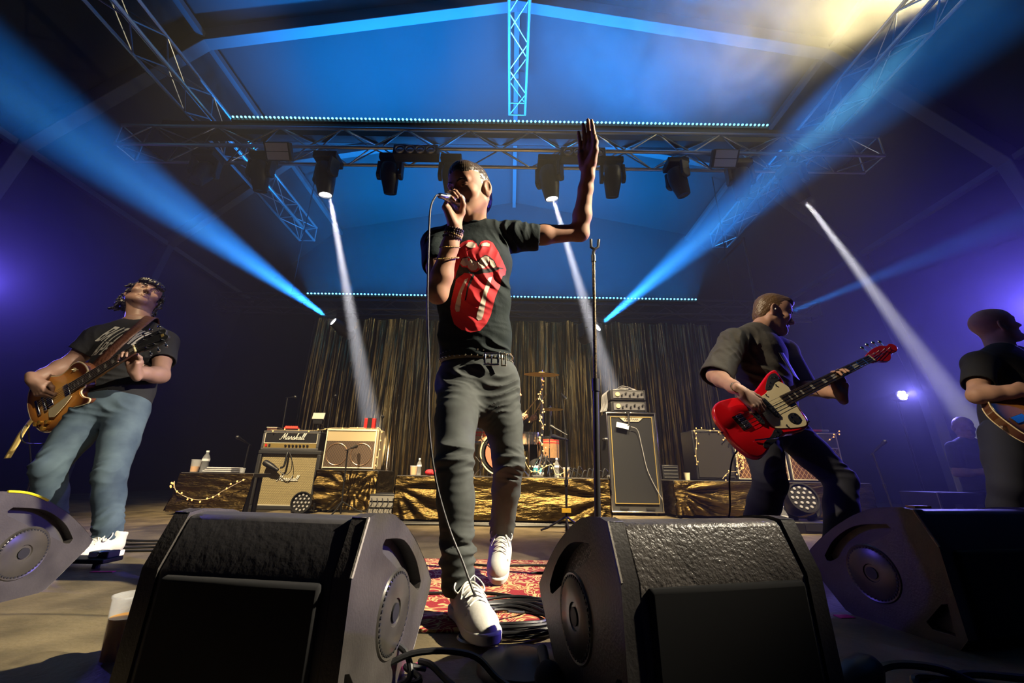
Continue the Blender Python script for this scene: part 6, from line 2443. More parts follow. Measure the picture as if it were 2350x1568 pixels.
lx, ly, lz = [LPM.to_3x3() @ V(q) for q in ((1, 0, 0), (0, 1, 0), (0, 0, 1))]
legsG = ((at(214, 945, 2.40), at(112, 1074, 2.22), at(124, 1240, 2.36)), (at(292, 945, 2.43), at(252, 1092, 2.26), at(247, 1236, 2.25)))
GH = Fr(at(330, 682, 2.60), rotm(radians(52), radians(-20), radians(14)), 1.06)
parts = []
S = Sdf()
head_ops(S, GH, 0.0, GN + V((0, .02, -.02)), .060)
parts.append(S.mesh(.003))
# strumming hand over the strings, fretting hand round the neck
gwR = LPp(.045, .125, .060)
parts.append(arm_piece(GRS, GRE, gwR, lambda S: hand_ops(S, gwR, LPp(.055, -.02, .035) - gwR, lx, lz + ly * .2, [(.75, 1.1, .6), (.85, 1.2, .7), (.95, 1.25, .7), (1.0, 1.2, .7)], .98, 0,
                                                         thumb=[(.020, .022, -.014), (.034, .050, -.030), (.034, .078, -.036), (.022, .098, -.036)]), 1.12))
gwL = LPp(.52, -.085, -.055)
parts.append(arm_piece(GLS, GLE, gwL, lambda S: hand_ops(S, gwL, LPp(.555, .01, -.035) - gwL, lx, -lz, GRIP, .98, .2,
                                                         thumb=[(.022, .022, -.004), (.040, .052, .004), (.046, .080, .0), (.040, .106, -.012)]), 1.12))
spG = [at(302, 790, 2.50), at(285, 850, 2.47), at(262, 925, 2.43)]
parts.append(core_piece(GN, spG, [(.15, .10), (.14, .09), (.13, .09)], GW, legsG))
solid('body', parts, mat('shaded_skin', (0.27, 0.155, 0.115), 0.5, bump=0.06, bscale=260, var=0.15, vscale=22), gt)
eyes(GH, gt)
for x in (-1, 1):
    MB().tube([GH(x * .048, -.084, .024), GH(x * .032, -.095, .029), GH(x * .014, -.097, .023)], [.003, .0048, .0035], 6, sm=3).build('eyebrow', M_MOP, gt)
# mop of hair with fringe and curls at the nape
S = Sdf()
S.ell(GH(0, .020, .048), (.094, .110, .098), GH.R, .01)
S.ell(GH(0, .060, -.035), (.092, .066, .105), GH.R, .03)
S.ell(GH(0, -.076, .060), (.078, .042, .036), GH.R, .02)
S.ell(GH(0, -.092, -.034), (.060, .070, .078), GH.R, .012, 's')
S.ell(GH(0, -.05, -.12), (.075, .085, .075), GH.R, .012, 's')
q_ = random.Random(5)
for i in range(70):
    a = q_.uniform(-2.6, 2.6)
    zz = q_.uniform(-.12, .055)
    r_ = .084 + .010 * q_.random()
    if abs(a) > 1.25:
        p = GH(r_ * sin(a), -r_ * 1.1 * cos(a) + .015, zz)
        e = p + GH.R @ nv((.012 * sin(a) + q_.uniform(-.012, .012), -.012 * cos(a), -.030))
        S.cone(p, e, .0125, .006, .008)
S.grain(nv(GH.o) - .25, nv(GH.o) + .25, .0035, 300, (1, 1, .45), 9)
solid('hair', [S.mesh(.003)], M_MOP, gt)
shirtG = tee_piece([at(308, 768, 2.52), at(300, 800, 2.50), at(288, 850, 2.47), at(270, 900, 2.44), at(262, 926, 2.43)], [(.15, .09), (.195, .125), (.185, .125), (.180, .125), (.185, .13)], GW, GN, (GRS, GLS), (GRE, GLE), (.50, .55),
                   (.066, .072, .074), [(at(330, 830, 2.36), .17, (.7, 0, .7), .06, .007, 1.3, .4), (at(250, 860, 2.36), .15, (.3, 0, 1), .05, .006, 1.4, 1.4), (GRS, .12, (1, 0, .3), .04, .005, 1, 0)], V((.05, 0, -1)))
teeG = solid('t_shirt', [shirtG], M_BTEE, gt)
jeG = solid('jeans', [jeans_piece(GHc, GW, at(258, 908, 2.42), legsG[0], legsG[1], (.172, .125), [.104, .088, .070, .066, .058, .056], True)], M_BLUEJ, gt)
for (H_, K_, A_), toe in ((legsG[0], at(60, 1300, 2.2)), (legsG[1], None)):
    sh = empty('shoe', A_)
    setparent(sh, gt)
    if toe is None:
        hl = V((A_.x + .05, A_.y + .05, .001))
        shoe(sh, hl, hl + V((-.10, -.24, 0)), (0, 0, 1), M_SHOEW, M_SOLE, M_LACE, .285, 1.08)
    else:
        hl = V((A_.x + .03, A_.y + .06, .001))
        shoe(sh, hl, hl + V((-.15, -.24, 0)), (0, 0, 1), M_SHOEW, M_SOLE, M_LACE, .285, 1.05)
# shirt lettering
ol = at(262, 776, 2.36)
ux = (at(330, 806, 2.38) - at(230, 790, 2.33)).normalized()
uy = V((-.16, .25, 1.0))
uy = (uy - ux * uy.dot(ux)).normalized()
BLK = {'B': [[(0, 0), (.62, 0), (.72, .12), (.72, .38), (.60, .5), (.72, .62), (.72, .88), (.62, 1), (0, 1)], [(.2, .16), (.2, .42), (.5, .42), (.5, .16)], [(.2, .58), (.2, .84), (.5, .84), (.5, .58)]],
       'A': [[(0, 0), (.2, 0), (.26, .25), (.46, .25), (.52, 0), (.72, 0), (.46, 1), (.26, 1)], [(.29, .42), (.43, .42), (.36, .78)]],
       'T': [[(.25, 0), (.45, 0), (.45, .83), (.7, .83), (.7, 1), (0, 1), (0, .83), (.25, .83)]],
       'H': [[(0, 0), (.2, 0), (.2, .42), (.5, .42), (.5, 0), (.7, 0), (.7, 1), (.5, 1), (.5, .58), (.2, .58), (.2, 1), (0, 1)]],
       'I': [[(0, 0), (.2, 0), (.2, 1), (0, 1)]],
       'N': [[(0, 0), (.2, 0), (.2, .6), (.5, 0), (.7, 0), (.7, 1), (.5, 1), (.5, .4), (.2, 1), (0, 1)]],
       'G': [[(.7, .72), (.7, .9), (.6, 1), (.1, 1), (0, .9), (0, .1), (.1, 0), (.6, 0), (.7, .1), (.7, .55), (.38, .55), (.38, .40), (.5, .40), (.5, .17), (.2, .17), (.2, .83), (.5, .83), (.5, .72)]],
       'P': [[(0, 0), (.2, 0), (.2, .38), (.6, .38), (.7, .5), (.7, .88), (.6, 1), (0, 1)], [(.2, .54), (.2, .84), (.5, .84), (.5, .54)]],
       'E': [[(0, 0), (.65, 0), (.65, .17), (.2, .17), (.2, .42), (.55, .42), (.55, .58), (.2, .58), (.2, .83), (.65, .83), (.65, 1), (0, 1)]]}


def word(txt, x, y, h, wf=.36, sl=.34):
    out = []
    for ch in txt:
        w = .34 if ch == 'I' else .86
        o = BLK[ch]
        pl = []
        for lp_ in o:
            pl.append([(x + (px * wf + py * sl) * h, y + py * h) for px, py in lp_])
        # bridge the holes into one even-odd outline
        base = pl[0]
        for hl in pl[1:]:
            base = base + [base[0]] if base[-1] != base[0] else base
            base = base + hl + [hl[0], pl[0][0]]
        out.append(base)
        x += w * wf * h
    return out


LT = mat('grey_letters', (0.42, 0.40, 0.36), 0.8)
decal(teeG, word('BATHING', -.118, -.020, .125), ol, ux, uy, .0022, 'lettering', LT, gt, .0015)
decal(teeG, word('APE', -.095, -.112, .088), ol, ux, uy, .0022, 'lettering', LT, gt, .0015)
# strap
M_STRAP = mat('embossed_strap', (0.075, 0.030, 0.018), 0.35, bump=0.8, bscale=60)
sp = [GN + V((.06, .12, -.03)), GN + V((.085, .02, .055)), at(320, 748, 2.39), at(278, 784, 2.325), at(238, 822, 2.30), at(204, 856, 2.30)]
ribbon(sp, [V((.2, 1, .3)), V((.2, -.1, 1)), V((.2, -.8, .5)), V((.1, -1, .2)), V((.05, -1, .1)), V((0, -1, .1))], .062, 'strap', M_STRAP, lp)
tl = LPp(-.13, 0, -.03)
ribbon([tl, at(52, 990, 2.30), at(35, 1020, 2.28), at(16, 1052, 2.26)], [V((0, -1, .2))] * 4, .035, 'strap_tail', mat('yellow_strap', (0.50, 0.36, 0.12), 0.5), lp)
tag(MB().tube([LPp(-.02, -.165, -.03), at(120, 1015, 2.25), at(62, 1018, 2.25), at(48, 1000, 2.26), at(60, 975, 2.28), at(66, 1000, 2.36), at(70, 1100, 2.42), V((-2.75, 2.5, .01)), V((-2.2, 2.7, .006))], .0035, 6, sm=8).build('guitar_cable', M_CABLE),
    'thin cable looping from the sunburst guitar to the floor', 'cable')
b = MB()
b.tube([GN + V((.066 * cos(a), .0 + .062 * sin(a), .020 + .020 * sin(a))) for a in [2 * pi * k / 24 for k in range(24)]], .0032, 6, closed=True)
b.build('bead_necklace', M_STUD, gt)

# ---- bassist on the right, in profile
bs = empty('person', (1.6, 2.4, 0), 'bassist in oversized charcoal tee and dark trousers looking down at a red bass', 'person')
BN = at(1738, 760, 2.44)
BRS, BRE = at(1682, 785, 2.34), at(1640, 862, 2.26)
BLS, BLE = at(1800, 808, 2.58), at(1836, 888, 2.46)
BHc = at(1768, 968, 2.42)
BW = V((.72, .70, .05)).normalized()
Bb, Bn = at(1708, 966, 2.06), at(1997, 824, 2.105)
bg = red_bass()
BM = frame(Bb, Bn - Bb, z=V((-.02, -.93, .36))) @ Matrix.Scale((Bn - Bb).length / .864, 4)
bg.matrix_basis = BM


def BGp(x, y, z):
    return BM @ V((x, y, z))


bx_, by_, bz_ = [BM.to_3x3() @ V(q) for q in ((1, 0, 0), (0, 1, 0), (0, 0, 1))]
legsB = ((at(1742, 985, 2.38), at(1768, 1108, 2.22), at(1728, 1240, 2.42)), (at(1805, 985, 2.46), at(1930, 1104, 2.36), at(1930, 1290, 2.24)))
BH = Fr(at(1772, 722, 2.44), rotm(radians(76), radians(20), radians(2)), 1.08)
S = Sdf()
head_ops(S, BH, 0.0, BN + V((0, 0, -.02)), .056)
parts = [S.mesh(.0028)]
bwR = BGp(.055, .115, .075)
parts.append(arm_piece(BRS, BRE, bwR, lambda S: hand_ops(S, bwR, BGp(.105, .0, .035) - bwR, bx_ * .8 + by_ * .3, bz_, [(.35, .65, .4), (.45, .75, .45), (.6, .85, .5), (.7, .9, .5)], 1.0, .3)))
bwL = BGp(.60, -.085, -.060)
parts.append(arm_piece(BLS, BLE, bwL, lambda S: hand_ops(S, bwL, BGp(.64, .01, -.035) - bwL, bx_, -bz_, [(.6, 1.0, .7), (.75, 1.1, .7), (.85, 1.1, .7), (.4, .8, .5)], .98, .4,
                                                         thumb=[(.022, .022, -.004), (.040, .052, .004), (.044, .080, .0), (.036, .108, -.012)])))
spB = [at(1738, 790, 2.44), at(1748, 860, 2.44), at(1765, 960, 2.42)]
parts.append(core_piece(BN, spB, [(.15, .10), (.14, .09), (.13, .09)], BW, legsB))
solid('body', parts, M_SKIN2, bs)
eyes(BH, bs)
S = Sdf()
S.ell(BH(0, .012, .046), (.0845, .106, .0975), BH.R, .01)
S.ell(BH(0, -.045, .092), (.062, .060, .036), BH.R, .02)
S.ell(BH(0, .048, -.012), (.068, .062, .080), BH.R, .02)
S.ell(BH(0, -.098, .000), (.080, .062, .076), BH.R, .010, 's')
for x in (-1, 1):
    S.ell(BH(x * .090, .016, -.006), (.018, .022, .036), BH.R, .006, 's')
    S.ell(BH(x * .085, -.050, -.062), (.045, .060, .055), BH.R, .01, 's')
S.ell(BH(0, -.02, -.105), (.12, .075, .060), BH.R, .01, 's')
S.grain(nv(BH.o) - .25, nv(BH.o) + .25, .0012, 520, (.35, 1, .5), 4)
solid('hair', [S.mesh(.0026)], M_BRN, bs)
for x in (-1, 1):
    MB().tube([BH(x * .048, -.084, .024), BH(x * .032, -.095, .029), BH(x * .014, -.097, .023)], [.003, .0045, .0035], 6, sm=3).build('eyebrow', M_BRN, bs)
MB().ball(BH(-.086, .010, -.006), .007, 10, 8).build('earpiece', mat('silver_earpiece', (.7, .7, .75), .3), bs)
shirtB = tee_piece([at(1738, 778, 2.45), at(1742, 810, 2.45), at(1748, 860, 2.44), at(1756, 905, 2.43), at(1762, 940, 2.42)], [(.155, .10), (.19, .145), (.185, .15), (.185, .155), (.19, .155)], BW, BN, (BRS, BLS), (BRE, BLE), (.92, .92),
                   (.066, .078, .092), [(BRS + V((.02, -.05, -.02)), .17, (1, 0, .25), .055, .010, 1.2, .3), (at(1745, 850, 2.30), .18, (.6, 0, .8), .07, .009, 1.4, 1.0), (at(1720, 885, 2.30), .14, (.3, 0, 1), .045, .009, 1.3, 2.0), (BRS.lerp(BRE, .7), .14, (.7, 0, -.6), .05, .008, 1.2, .9)], V((0, 0, -1)), sag=.015)
solid('t_shirt', [shirtB], M_CTEE, bs)
solid('trousers', [jeans_piece(BHc, BW, at(1764, 935, 2.42), legsB[0], legsB[1], (.165, .125), [.104, .092, .078, .078, .074, .072], True, flare=.01)], M_NAVY, bs)
M_SHOEB = mat('black_shoe', (0.02, 0.02, 0.022), 0.5)
for (H_, K_, A_) in legsB:
    sh = empty('shoe', A_)
    setparent(sh, bs)
    hl = V((A_.x - .05, A_.y + .0, .001))
    shoe(sh, hl, hl + V((.20, -.19, 0)), (0, 0, 1), M_SHOEW if A_.z < .12 else M_SHOEB, M_SOLE, M_LACE, .28, 1.05)
sp = [BN + V((-.02, .13, -.10)), BN + V((.05, .04, .055)), at(1780, 790, 2.32), at(1805, 830, 2.27), at(1828, 868, 2.17)]
ribbon(sp, [V((0, 1, .3)), V((.1, -.1, 1)), V((.4, -.8, .3)), V((.4, -.9, .2)), V((.4, -.9, .2))], .05, 'strap', M_BLK, bg)
tag(MB().tube([BGp(-.10, -.10, -.02), at(1682, 1050, 2.08), at(1674, 1100, 2.1), at(1671, 1190, 2.15), V((1.05, 2.3, .2)), V((1.05, 2.5, .008)), V((1.2, 3.0, .006))], .004, 6, sm=6).build('bass_cable', M_CABLE),
    'thin cable hanging from the red bass to the floor', 'cable')
b = MB()
b.tube([bwR - (BGp(.105, .0, .035) - bwR).normalized() * .03 + V((.030 * cos(a), .012 * sin(a), .028 * sin(a))) for a in [2 * pi * k / 20 for k in range(20)]], .003, 6, closed=True)
b.build('bracelet', M_STUD, bs)

# ---- bald guitarist at the right edge
g2 = empty('person', (3.2, 2.45, 0), 'bald guitarist in black tee cut by the right edge of the photo', 'person')
DN = at(2302, 805, 2.50)
DRS, DRE = at(2246, 836, 2.40), at(2244, 908, 2.30)
DLS, DLE = at(2400, 835, 2.65), at(2450, 930, 2.5)
DW = V((.80, .58, .05)).normalized()
DHc = at(2330, 985, 2.50)
legsD = ((at(2300, 1000, 2.48), at(2310, 1120, 2.4), at(2300, 1250, 2.5)), (at(2370, 1000, 2.55), at(2400, 1120, 2.5), at(2400, 1250, 2.55)))
legsD = tuple((a, c, V((e.x, e.y, .10))) for a, c, e in legsD)
hb = hollow_guitar()
HM = frame(at(2372, 950, 2.20), V((.93, -.05, .32)), z=V((-.20, -.90, .38))) @ Matrix.Scale(.92, 4)
hb.matrix_basis = HM
DH = Fr(at(2282, 752, 2.52), rotm(radians(70), radians(-14), radians(-4)), 1.06)
S = Sdf()
head_ops(S, DH, 0.0, DN + V((0, 0, -.02)), .060)
parts = [S.mesh(.003)]
dwR = HM @ V((.05, .12, .06))
parts.append(arm_piece(DRS, DRE, dwR, lambda S: hand_ops(S, dwR, (HM @ V((.09, .0, .03))) - dwR, HM.to_3x3() @ V((1, .2, 0)), HM.to_3x3() @ V((0, 0, 1)), GRIP, 1.0), 1.12))
dwL = HM @ V((.55, -.085, -.05))
parts.append(arm_piece(DLS, DLE, dwL, lambda S: hand_ops(S, dwL, (HM @ V((.58, .01, -.035))) - dwL, HM.to_3x3() @ V((1, 0, 0)), HM.to_3x3() @ V((0, 0, -1)), GRIP, 1.0), 1.1))
spD = [at(2310, 835, 2.50), at(2320, 905, 2.5), at(2330, 980, 2.5)]
parts.append(core_piece(DN, spD, [(.15, .10), (.14, .09), (.13, .09)], DW, legsD))
solid('body', parts, M_SKIN2, g2)
eyes(DH, g2)
solid('t_shirt', [tee_piece([at(2304, 822, 2.50), at(2310, 850, 2.5), at(2316, 900, 2.5), at(2324, 950, 2.5), at(2328, 985, 2.5)], [(.15, .09), (.195, .135), (.19, .135), (.19, .14), (.19, .14)], DW, DN, (DRS, DLS), (DRE, DLE), (.62, .6), (.068, .074, .074),
                            [(at(2320, 890, 2.4), .18, (.6, 0, .8), .06, .008, 1.4, 1.0)], V((0, 0, -1)))], M_BTEE, g2)
solid('trousers', [jeans_piece(DHc, DW, at(2330, 965, 2.50), legsD[0], legsD[1], (.17, .125), [.104, .09, .072, .068, .06, .058], False, .006)], M_NAVY, g2)
for (H_, K_, A_) in legsD:
    sh = empty('shoe', A_)
    setparent(sh, g2)
    hl = V((A_.x, A_.y + .06, .001))
    shoe(sh, hl, hl + V((.14, -.24, 0)), (0, 0, 1), M_SHOEB, M_SOLE, M_LACE, .28, 1.05)
ribbon([DN + V((-.02, .13, -.10)), DN + V((.04, .03, .055)), at(2340, 850, 2.38), at(2400, 900, 2.25)], [V((0, 1, .3)), V((.1, -.1, 1)), V((.4, -.8, .3)), V((.4, -.9, .2))], .05, 'strap', M_BLK, hb)

# ---- drummer behind the kit, mostly hidden by the singer
dr = empty('person', (0.0, 5.2, RZ), 'drummer in black long sleeves raising two sticks behind the singer', 'person')
EN = at(1158, 938, 5.15)
EH = Fr(at(1177, 903, 5.12), rotm(radians(62), radians(4), 0), 1.05)
ERS, ERE, EWR = at(1135, 952, 5.10), at(1150, 985, 4.95), at(1196, 962, 4.82)
ELS, ELE, EWL = at(1186, 950, 5.2), at(1208, 980, 5.02), at(1217, 966, 4.85)
EHc = at(1150, 1035, 5.25)
legsE = ((EHc + V((-.10, 0, .02)), V((-.28, 4.85, .82)), V((-.22, 4.68, .52))), (EHc + V((.10, 0, .02)), V((.26, 4.86, .80)), V((.27, 4.62, .50))))
S = Sdf()
head_ops(S, EH, 0.0, EN, .056)
parts = [S.mesh(.004)]
st1, st2 = at(1232, 918, 4.75), at(1243, 922, 4.80)
for (a, c, w, tgt) in ((ERS, ERE, EWR, st1), (ELS, ELE, EWL, st2)):
    d = (tgt - w).normalized()
    parts.append(arm_piece(a, c, w, lambda S: hand_ops(S, w, V((.15, -.9, .35)), d, V((-.5, .1, .8)), [(1.0, 1.35, .8)] * 4, 1.0), 1.0, .004))
parts.append(core_piece(EN, [EN.lerp(EHc, .35), EN.lerp(EHc, .7), EHc], [(.15, .10), (.14, .09), (.14, .10)], V((1, 0, 0)), legsE))
solid('body', parts, M_SKIN2, dr)
S = Sdf()
S.loft([EN + V((0, 0, -.03)), EN.lerp(EHc, .3), EN.lerp(EHc, .7), EHc], [(.12, .08), (.19, .125), (.17, .12), (.17, .13)], V((1, 0, 0)), .04)
for (a, c, w) in ((ERS, ERE, EWR), (ELS, ELE, EWL)):
    S.chain([EN.lerp(a, .4), a, c, c.lerp(w, .85)], [.07, .07, .055, .042], .03)
solid('shirt', [S.mesh(.007)], M_BTEE, dr)
S = Sdf()
S.ell(EHc, (.18, .15, .11), None, .03)
for (H_, K_, A_) in legsE:
    S.chain([H_, K_, A_], [.10, .072, .055], .03)
solid('trousers', [S.mesh(.008)], M_BTEE, dr)
S = Sdf()
S.ell(EH(0, .012, .044), (.083, .104, .094), EH.R, .01)
S.ell(EH(0, -.098, .000), (.082, .062, .080), EH.R, .010, 's')
S.ell(EH(0, -.02, -.09), (.12, .12, .060), EH.R, .01, 's')
solid('hair', [S.mesh(.005)], M_MOP, dr)
M_TEAL = mat('teal_shoe', (0.03, 0.22, 0.32), 0.6)
for (H_, K_, A_) in legsE:
    sh = empty('shoe', A_)
    setparent(sh, dr)
    hl = V((A_.x, A_.y + .05, RZ + .025))
    shoe(sh, hl, hl + V((.06, -.27, 0)), (0, 0, 1), M_TEAL, M_SOLE, M_LACE, .28, 1.0)
for lab, w, tgt in (('wooden drumstick in the right fist of the drummer', EWR, st1), ('wooden drumstick in the left fist of the drummer', EWL, st2)):
    d = (tgt - w).normalized()
    h = w + V((.012, -.085, .02))
    tag(MB().tube([h - d * .06, h + d * .15, h + d * .30, h + d * .33], [.0075, .0075, .005, .0055], 8).build('drumstick', mat('hickory', (.62, .45, .22), .5)), lab, 'drumstick', 'drumsticks')
t = empty('drum_throne', (EHc.x, EHc.y, RZ), 'round dark drum stool under the drummer', 'stool')
MB().lathe([(0, -.13), (.15, -.13), (.17, -.10), (.16, -.085), (0, -.08)], EHc, seg=20).build('seat', M_BLK, t)
MB().cyl((EHc.x, EHc.y, RZ + .05), EHc + V((0, 0, -.13)), .018, seg=10).build('post', M_CHROME, t)
for k in range(3):
    a = k * 2.094 + .4
    MB().cyl((EHc.x, EHc.y, RZ + .15), (EHc.x + .2 * cos(a), EHc.y + .2 * sin(a), RZ + .01), .010, seg=8).build('leg', M_CHROME, t)

# ---- faint figure standing at the side of the stage
cw = empty('person', (3.6, 4.6, 0), 'faint bald figure standing in the dark beside the right guitarist', 'person')
CN = at(2218, 1012, 4.6)
CHd = Fr(at(2211, 982, 4.6), rotm(radians(-20), 0, 0), 1.0)
S = Sdf()
head_ops(S, CHd, 0, CN, .056)
parts = [S.mesh(.006)]
cb = V((CN.x, CN.y, 0))
S = Sdf()
a1, a2 = CN + V((-.17, 0, -.08)), CN + V((.17, 0, -.08))
k = max(CN.z - .2, .5)
parts.append(core_piece(CN, [CN + V((0, 0, -.15)), CN + V((0, 0, -.35)), CN + V((0, 0, -.5))], [(.16, .10), (.14, .09), (.14, .1)], V((1, 0, 0)),
                        ((CN + V((-.08, 0, -.5)), V((CN.x - .09, 4.6, .38)), V((CN.x - .09, 4.62, .08))), (CN + V((.08, 0, -.5)), V((CN.x + .09, 4.6, .38)), V((CN.x + .09, 4.62, .08))))))
for a, s_ in ((a1, -1), (a2, 1)):
    e = a + V((s_ * .05, 0, -.27))
    w = a + V((s_ * -.10, -.22, -.25))
    parts.append(arm_piece(a, e, w, lambda S: hand_ops(S, w, V((-s_ * .8, -.4, .1)), V((0, -.1, 1)), V((s_ * .4, -.9, 0)), GRIP, .95), 1.0, .006))
solid('body', parts, M_SKIN2, cw)
S = Sdf()
S.loft([CN + V((0, 0, -.03)), CN + V((0, 0, -.15)), CN + V((0, 0, -.5))], [(.12, .08), (.19, .125), (.17, .13)], V((1, 0, 0)), .04)
for a, s_ in ((a1, -1), (a2, 1)):
    S.chain([CN + V((s_ * .08, 0, -.05)), a, a + V((s_ * .03, 0, -.18))], [.07, .07, .062], .03)
solid('t_shirt', [S.mesh(.008)], M_CTEE, cw)
S = Sdf()
for s_ in (-1, 1):
    S.chain([CN + V((s_ * .08, 0, -.5)), V((CN.x + s_ * .09, 4.6, .38)), V((CN.x + s_ * .09, 4.62, .03))], [.11, .075, .06], .03)
solid('trousers', [S.mesh(.010)], M_NAVY, cw)
for s_ in (-1, 1):
    sh = empty('shoe', (CN.x + s_ * .09, 4.6, 0))
    setparent(sh, cw)
    hl = V((CN.x + s_ * .09, 4.68, .001))
    shoe(sh, hl, hl + V((s_ * .03, -.28, 0)), (0, 0, 1), M_SHOEB, M_SOLE, M_LACE, .28)
# ------------------------------------------------------------------ drum kit on the riser
M_DRUMC = mat('champagne_drum', (0.52, 0.30, 0.16), 0.28, metal=0.5, var=0.2, vscale=40)
M_HEADP = mat('salmon_drumhead', (0.50, 0.14, 0.09), 0.4)
M_BRONZE = mat('cymbal_bronze', (0.85, 0.58, 0.22), 0.42, metal=0.75)
M_DWHITE = mat('drum_skin', (0.7, 0.68, 0.62), 0.6)
bc = at(1152, 1040, 4.30)
br = bc.z - RZ - .012
t = empty('bass_drum', (bc.x, bc.y, RZ), 'bass drum with salmon head and dark ring, half hidden by the legs of the singer', 'drum')
MB().lathe([(br, .03), (br, .38)], bc, (0, 1, 0), 40).build('shell', M_DRUMC, t)
MB().lathe([(0, .012), (br * .78, .012), (br * .78, .010), (br * .99, .010)], bc, (0, 1, 0), 40).build('head', M_HEADP, t)
MB().lathe([(br * .86, .0125), (br * .98, .0125), (br * .98, .008), (br * .86, .008), (br * .86, .0125)], bc + V((0, -.004, 0)), (0, 1, 0), 40).build('dark_ring', M_BLK, t)
MB().lathe([(br * 1.02, -.015), (br * 1.05, 0), (br * 1.03, .03), (br * .985, .03), (br * .97, -.012), (br * 1.02, -.015)], bc, (0, 1, 0), 40).build('hoop', M_BIND, t)
MB().lathe([(.0, .004), (.075, .004), (.082, .0)], bc + V((.035, .0, -.02)), (0, -1, 0), 24).build('port', M_BLK, t)
for k in range(8):
    a = k * pi / 4 + .3
    MB().box(bc + V((br * 1.02 * cos(a), .03, br * 1.02 * sin(a))), (.02, .08, .02)).build('claw', M_CHROME, t)
for s_ in (-1, 1):
    MB().cyl(bc + V((s_ * br * .8, .12, -br * .5)), V((bc.x + s_ * br * 1.25, bc.y - .05, RZ + .009)), .008, seg=8).build('spur', M_CHROME, t)
t = empty('kick_microphone', bc + V((.03, -.1, -.06)), 'dark microphone with green mark on a short stand at the bass drum', 'microphone')
MB().lathe([(0, -.05), (.022, -.048), (.026, 0), (.024, .045), (0, .05)], bc + V((.035, -.10, -.03)), (.3, .9, .1), 16).build('microphone_body', M_BODY, t)
MB().tube([bc + V((.035, -.11, -.06)), bc + V((-.10, -.14, .03)), V((bc.x - .28, bc.y - .15, RZ + .42)), V((bc.x - .30, bc.y - .15, RZ + .012))], .009, 8).build('stand', M_BODY, t)
MB().ball(bc + V((.045, -.150, -.03)), (.012, .004, .016), 8, 6).build('green_mark', mat('green_mark', (.2, .8, .1), .4, emit=(.3, 1, .1), estr=.6), t)


def drum(label, c, r, h, m, stripes=None, legs=True, tilt=(0, 0, 1)):
    t = empty('drum', (c.x, c.y, RZ), label, 'drum', 'drums beside the bass drum')
    ax = V(tilt).normalized()
    MB().lathe([(r, -h / 2), (r, h / 2)], c, ax, 32).build('shell', m, t)
    MB().lathe([(0, h / 2 + .002), (r * .99, h / 2 + .002)], c, ax, 32).build('batter_head', M_DWHITE, t)
    for z in (-h / 2, h / 2 - .02):
        MB().lathe([(r * 1.0, z), (r * 1.05, z), (r * 1.05, z + .022), (r * 1.0, z + .022), (r * 1.0, z)], c, ax, 32).build('hoop', M_CHROME, t)
    if stripes:
        for z in (h / 2 - .045, h / 2 - .075):
            MB().lathe([(r * 1.004, z), (r * 1.006, z + .006), (r * 1.004, z + .012)], c, ax, 32).build('red_stripe', M_RED, t)
    x, y, z = basis(ax)
    for k in range(8):
        a = k * pi / 4
        p = c + x * (r * 1.03 * cos(a)) + y * (r * 1.03 * sin(a))
        MB().cyl(p - ax * (h * .45), p + ax * (h * .45), .004, seg=6).build('tension_rod', M_CHROME, t)
    if legs:
        for k in range(3):
            a = k * 2.094 + .5
            p = V((c.x + r * 1.06 * cos(a), c.y + r * 1.06 * sin(a), c.z))
            MB().cyl(p, (p.x, p.y, RZ + .002), .007, seg=8).build('leg', M_CHROME, t)
    return t


drum('champagne floor tom with red stripes right of the bass drum', at(1259, 1030, 4.62), .118, .25, M_DRUMC, True)
drum('chrome snare drum between bass drum and floor tom', at(1214, 1008, 4.62), .125, .13, mat('chrome_shell', (.6, .6, .62), .2, metal=1.0))
drum('small tom showing left of the legs of the singer above the bass drum', at(1108, 1003, 4.55), .12, .15, M_DRUMC, True)


def cymbal(label, c, r, tilt, foot, tube_r=.012, wrap=None):
    t = empty('cymbal_stand', (foot.x, foot.y, RZ), label, 'cymbal', 'cymbals on stands')
    ax = V(tilt).normalized()
    MB().lathe([(r, 0), (r * .6, r * .05), (r * .22, r * .085), (r * .16, r * .14), (0, r * .17), (0, r * .165), (r * .15, r * .13), (r * .2, r * .075), (r * .6, r * .04), (r, -.002)], c, ax, 40).build('cymbal', M_BRONZE, t)
    MB().cyl(c, V((foot.x, foot.y, RZ + .12)), tube_r * .75, seg=10).build('upper_tube', M_CHROME, t)
    m = c.lerp(V((foot.x, foot.y, RZ + .12)), .38)
    MB().cyl(m, V((foot.x, foot.y, RZ + .05)), tube_r * 1.3, seg=10).build('lower_tube', M_CHROME, t)
    MB().cyl(c + ax * .03, c - V((0, 0, .08)), tube_r, seg=10).build('tilter', M_CHROME, t)
    MB().cyl(c + ax * r * .165, c + ax * (r * .165 + .02), .011, seg=10).build('wing_nut', M_CHROME, t)
    for k in range(3):
        a = k * 2.094 + .2
        MB().cyl((foot.x, foot.y, RZ + .25), (foot.x + .22 * cos(a), foot.y + .22 * sin(a), RZ + .008), .007, seg=8).build('leg', M_CHROME, t)
    return t


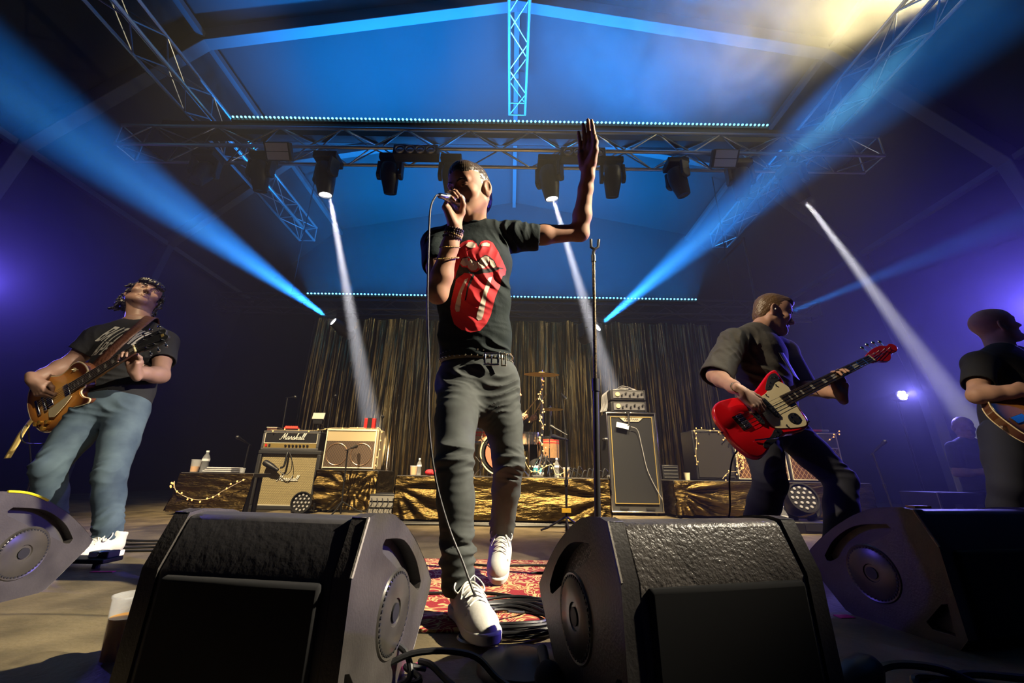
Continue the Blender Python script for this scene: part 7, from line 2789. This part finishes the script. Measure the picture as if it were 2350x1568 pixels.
c1 = at(1243, 860, 4.5)
f1 = V((at(1244, 1095, 4.5).x, 4.5, RZ))
cymbal('large crash cymbal high on a chrome stand wound with fairy lights', c1, .205, (.02, -.12, 1), f1, .014)
c2 = at(1263, 940, 4.95)
cymbal('small cymbal on a chrome stand behind the crash cymbal', c2, .16, (0, -.04, 1), V((c2.x, 4.95, RZ)), .014)
c3 = at(1096, 968, 4.5)
cymbal('cymbal left of the singer leg above the bass drum', c3, .20, (.05, -.22, 1), V((c3.x - .05, 4.6, RZ)))
q = [c1 + V((.012, -.02, -.05))]
n = 16
for i in range(n + 1):
    z = c1.z - .08 + (RZ + .10 - c1.z) * i / n
    q.append(V((f1.x + .022 * sin(i * 1.7), f1.y - .012 - .018 * cos(i * 1.7), z)))
fairy('fairy lights wound around the stand of the large crash cymbal', q, 34, 8, .022, .007, 4)
q = [V((at(1197, 1060, 4.3).x + .0, 4.1, RZ + .25)), V((.17, 4.1, RZ + .1)), V((.25, 4.12, RZ + .05)), V((.40, 4.1, RZ + .12)), V((.45, 4.08, RZ + .03)), V((.55, 4.08, RZ + .06))]
fairy('fairy lights trailing along the drum riser edge by the pedals', q, 12, 9, .03, .007)
t = empty('hi_hat_pedal', (.27, 4.45, RZ), 'chrome foot pedal under the teal shoe of the drummer', 'pedal')
MB().box((.285, 4.43, RZ + .012), (.11, .34, .02)).build('foot_plate', M_GREY, t, bev=.004)
MB().tube([(.33, 4.40, RZ + .03), (.36, 4.42, RZ + .12), (.40, 4.44, RZ + .22)], .010, 8).build('linkage', M_CHROME, t)
b = MB()
for k in range(8):
    x = .55 + .05 * k
    b.tube([(x, 4.1, RZ + .008), (x + .03, 4.12, RZ + .07 + .02 * (k % 3)), (x + .07, 4.15, RZ + .05), (x + .05, 4.3, RZ + .008)], .006, 6, sm=4)
tag(b.build('drum_cables', M_CABLE), 'tangle of dark cables at the right end of the drum riser', 'cable', kind='stuff')
mic_stand('short microphone stand aiming at the floor tom', (.62, 4.5, RZ), (.60, 4.5, RZ + .46), (.50, 4.55, RZ + .52))
mic_stand('thin overhead microphone stand behind the small cymbal', (.72, 5.1, RZ), at(1290, 905, 5.1), at(1296, 912, 5.0))
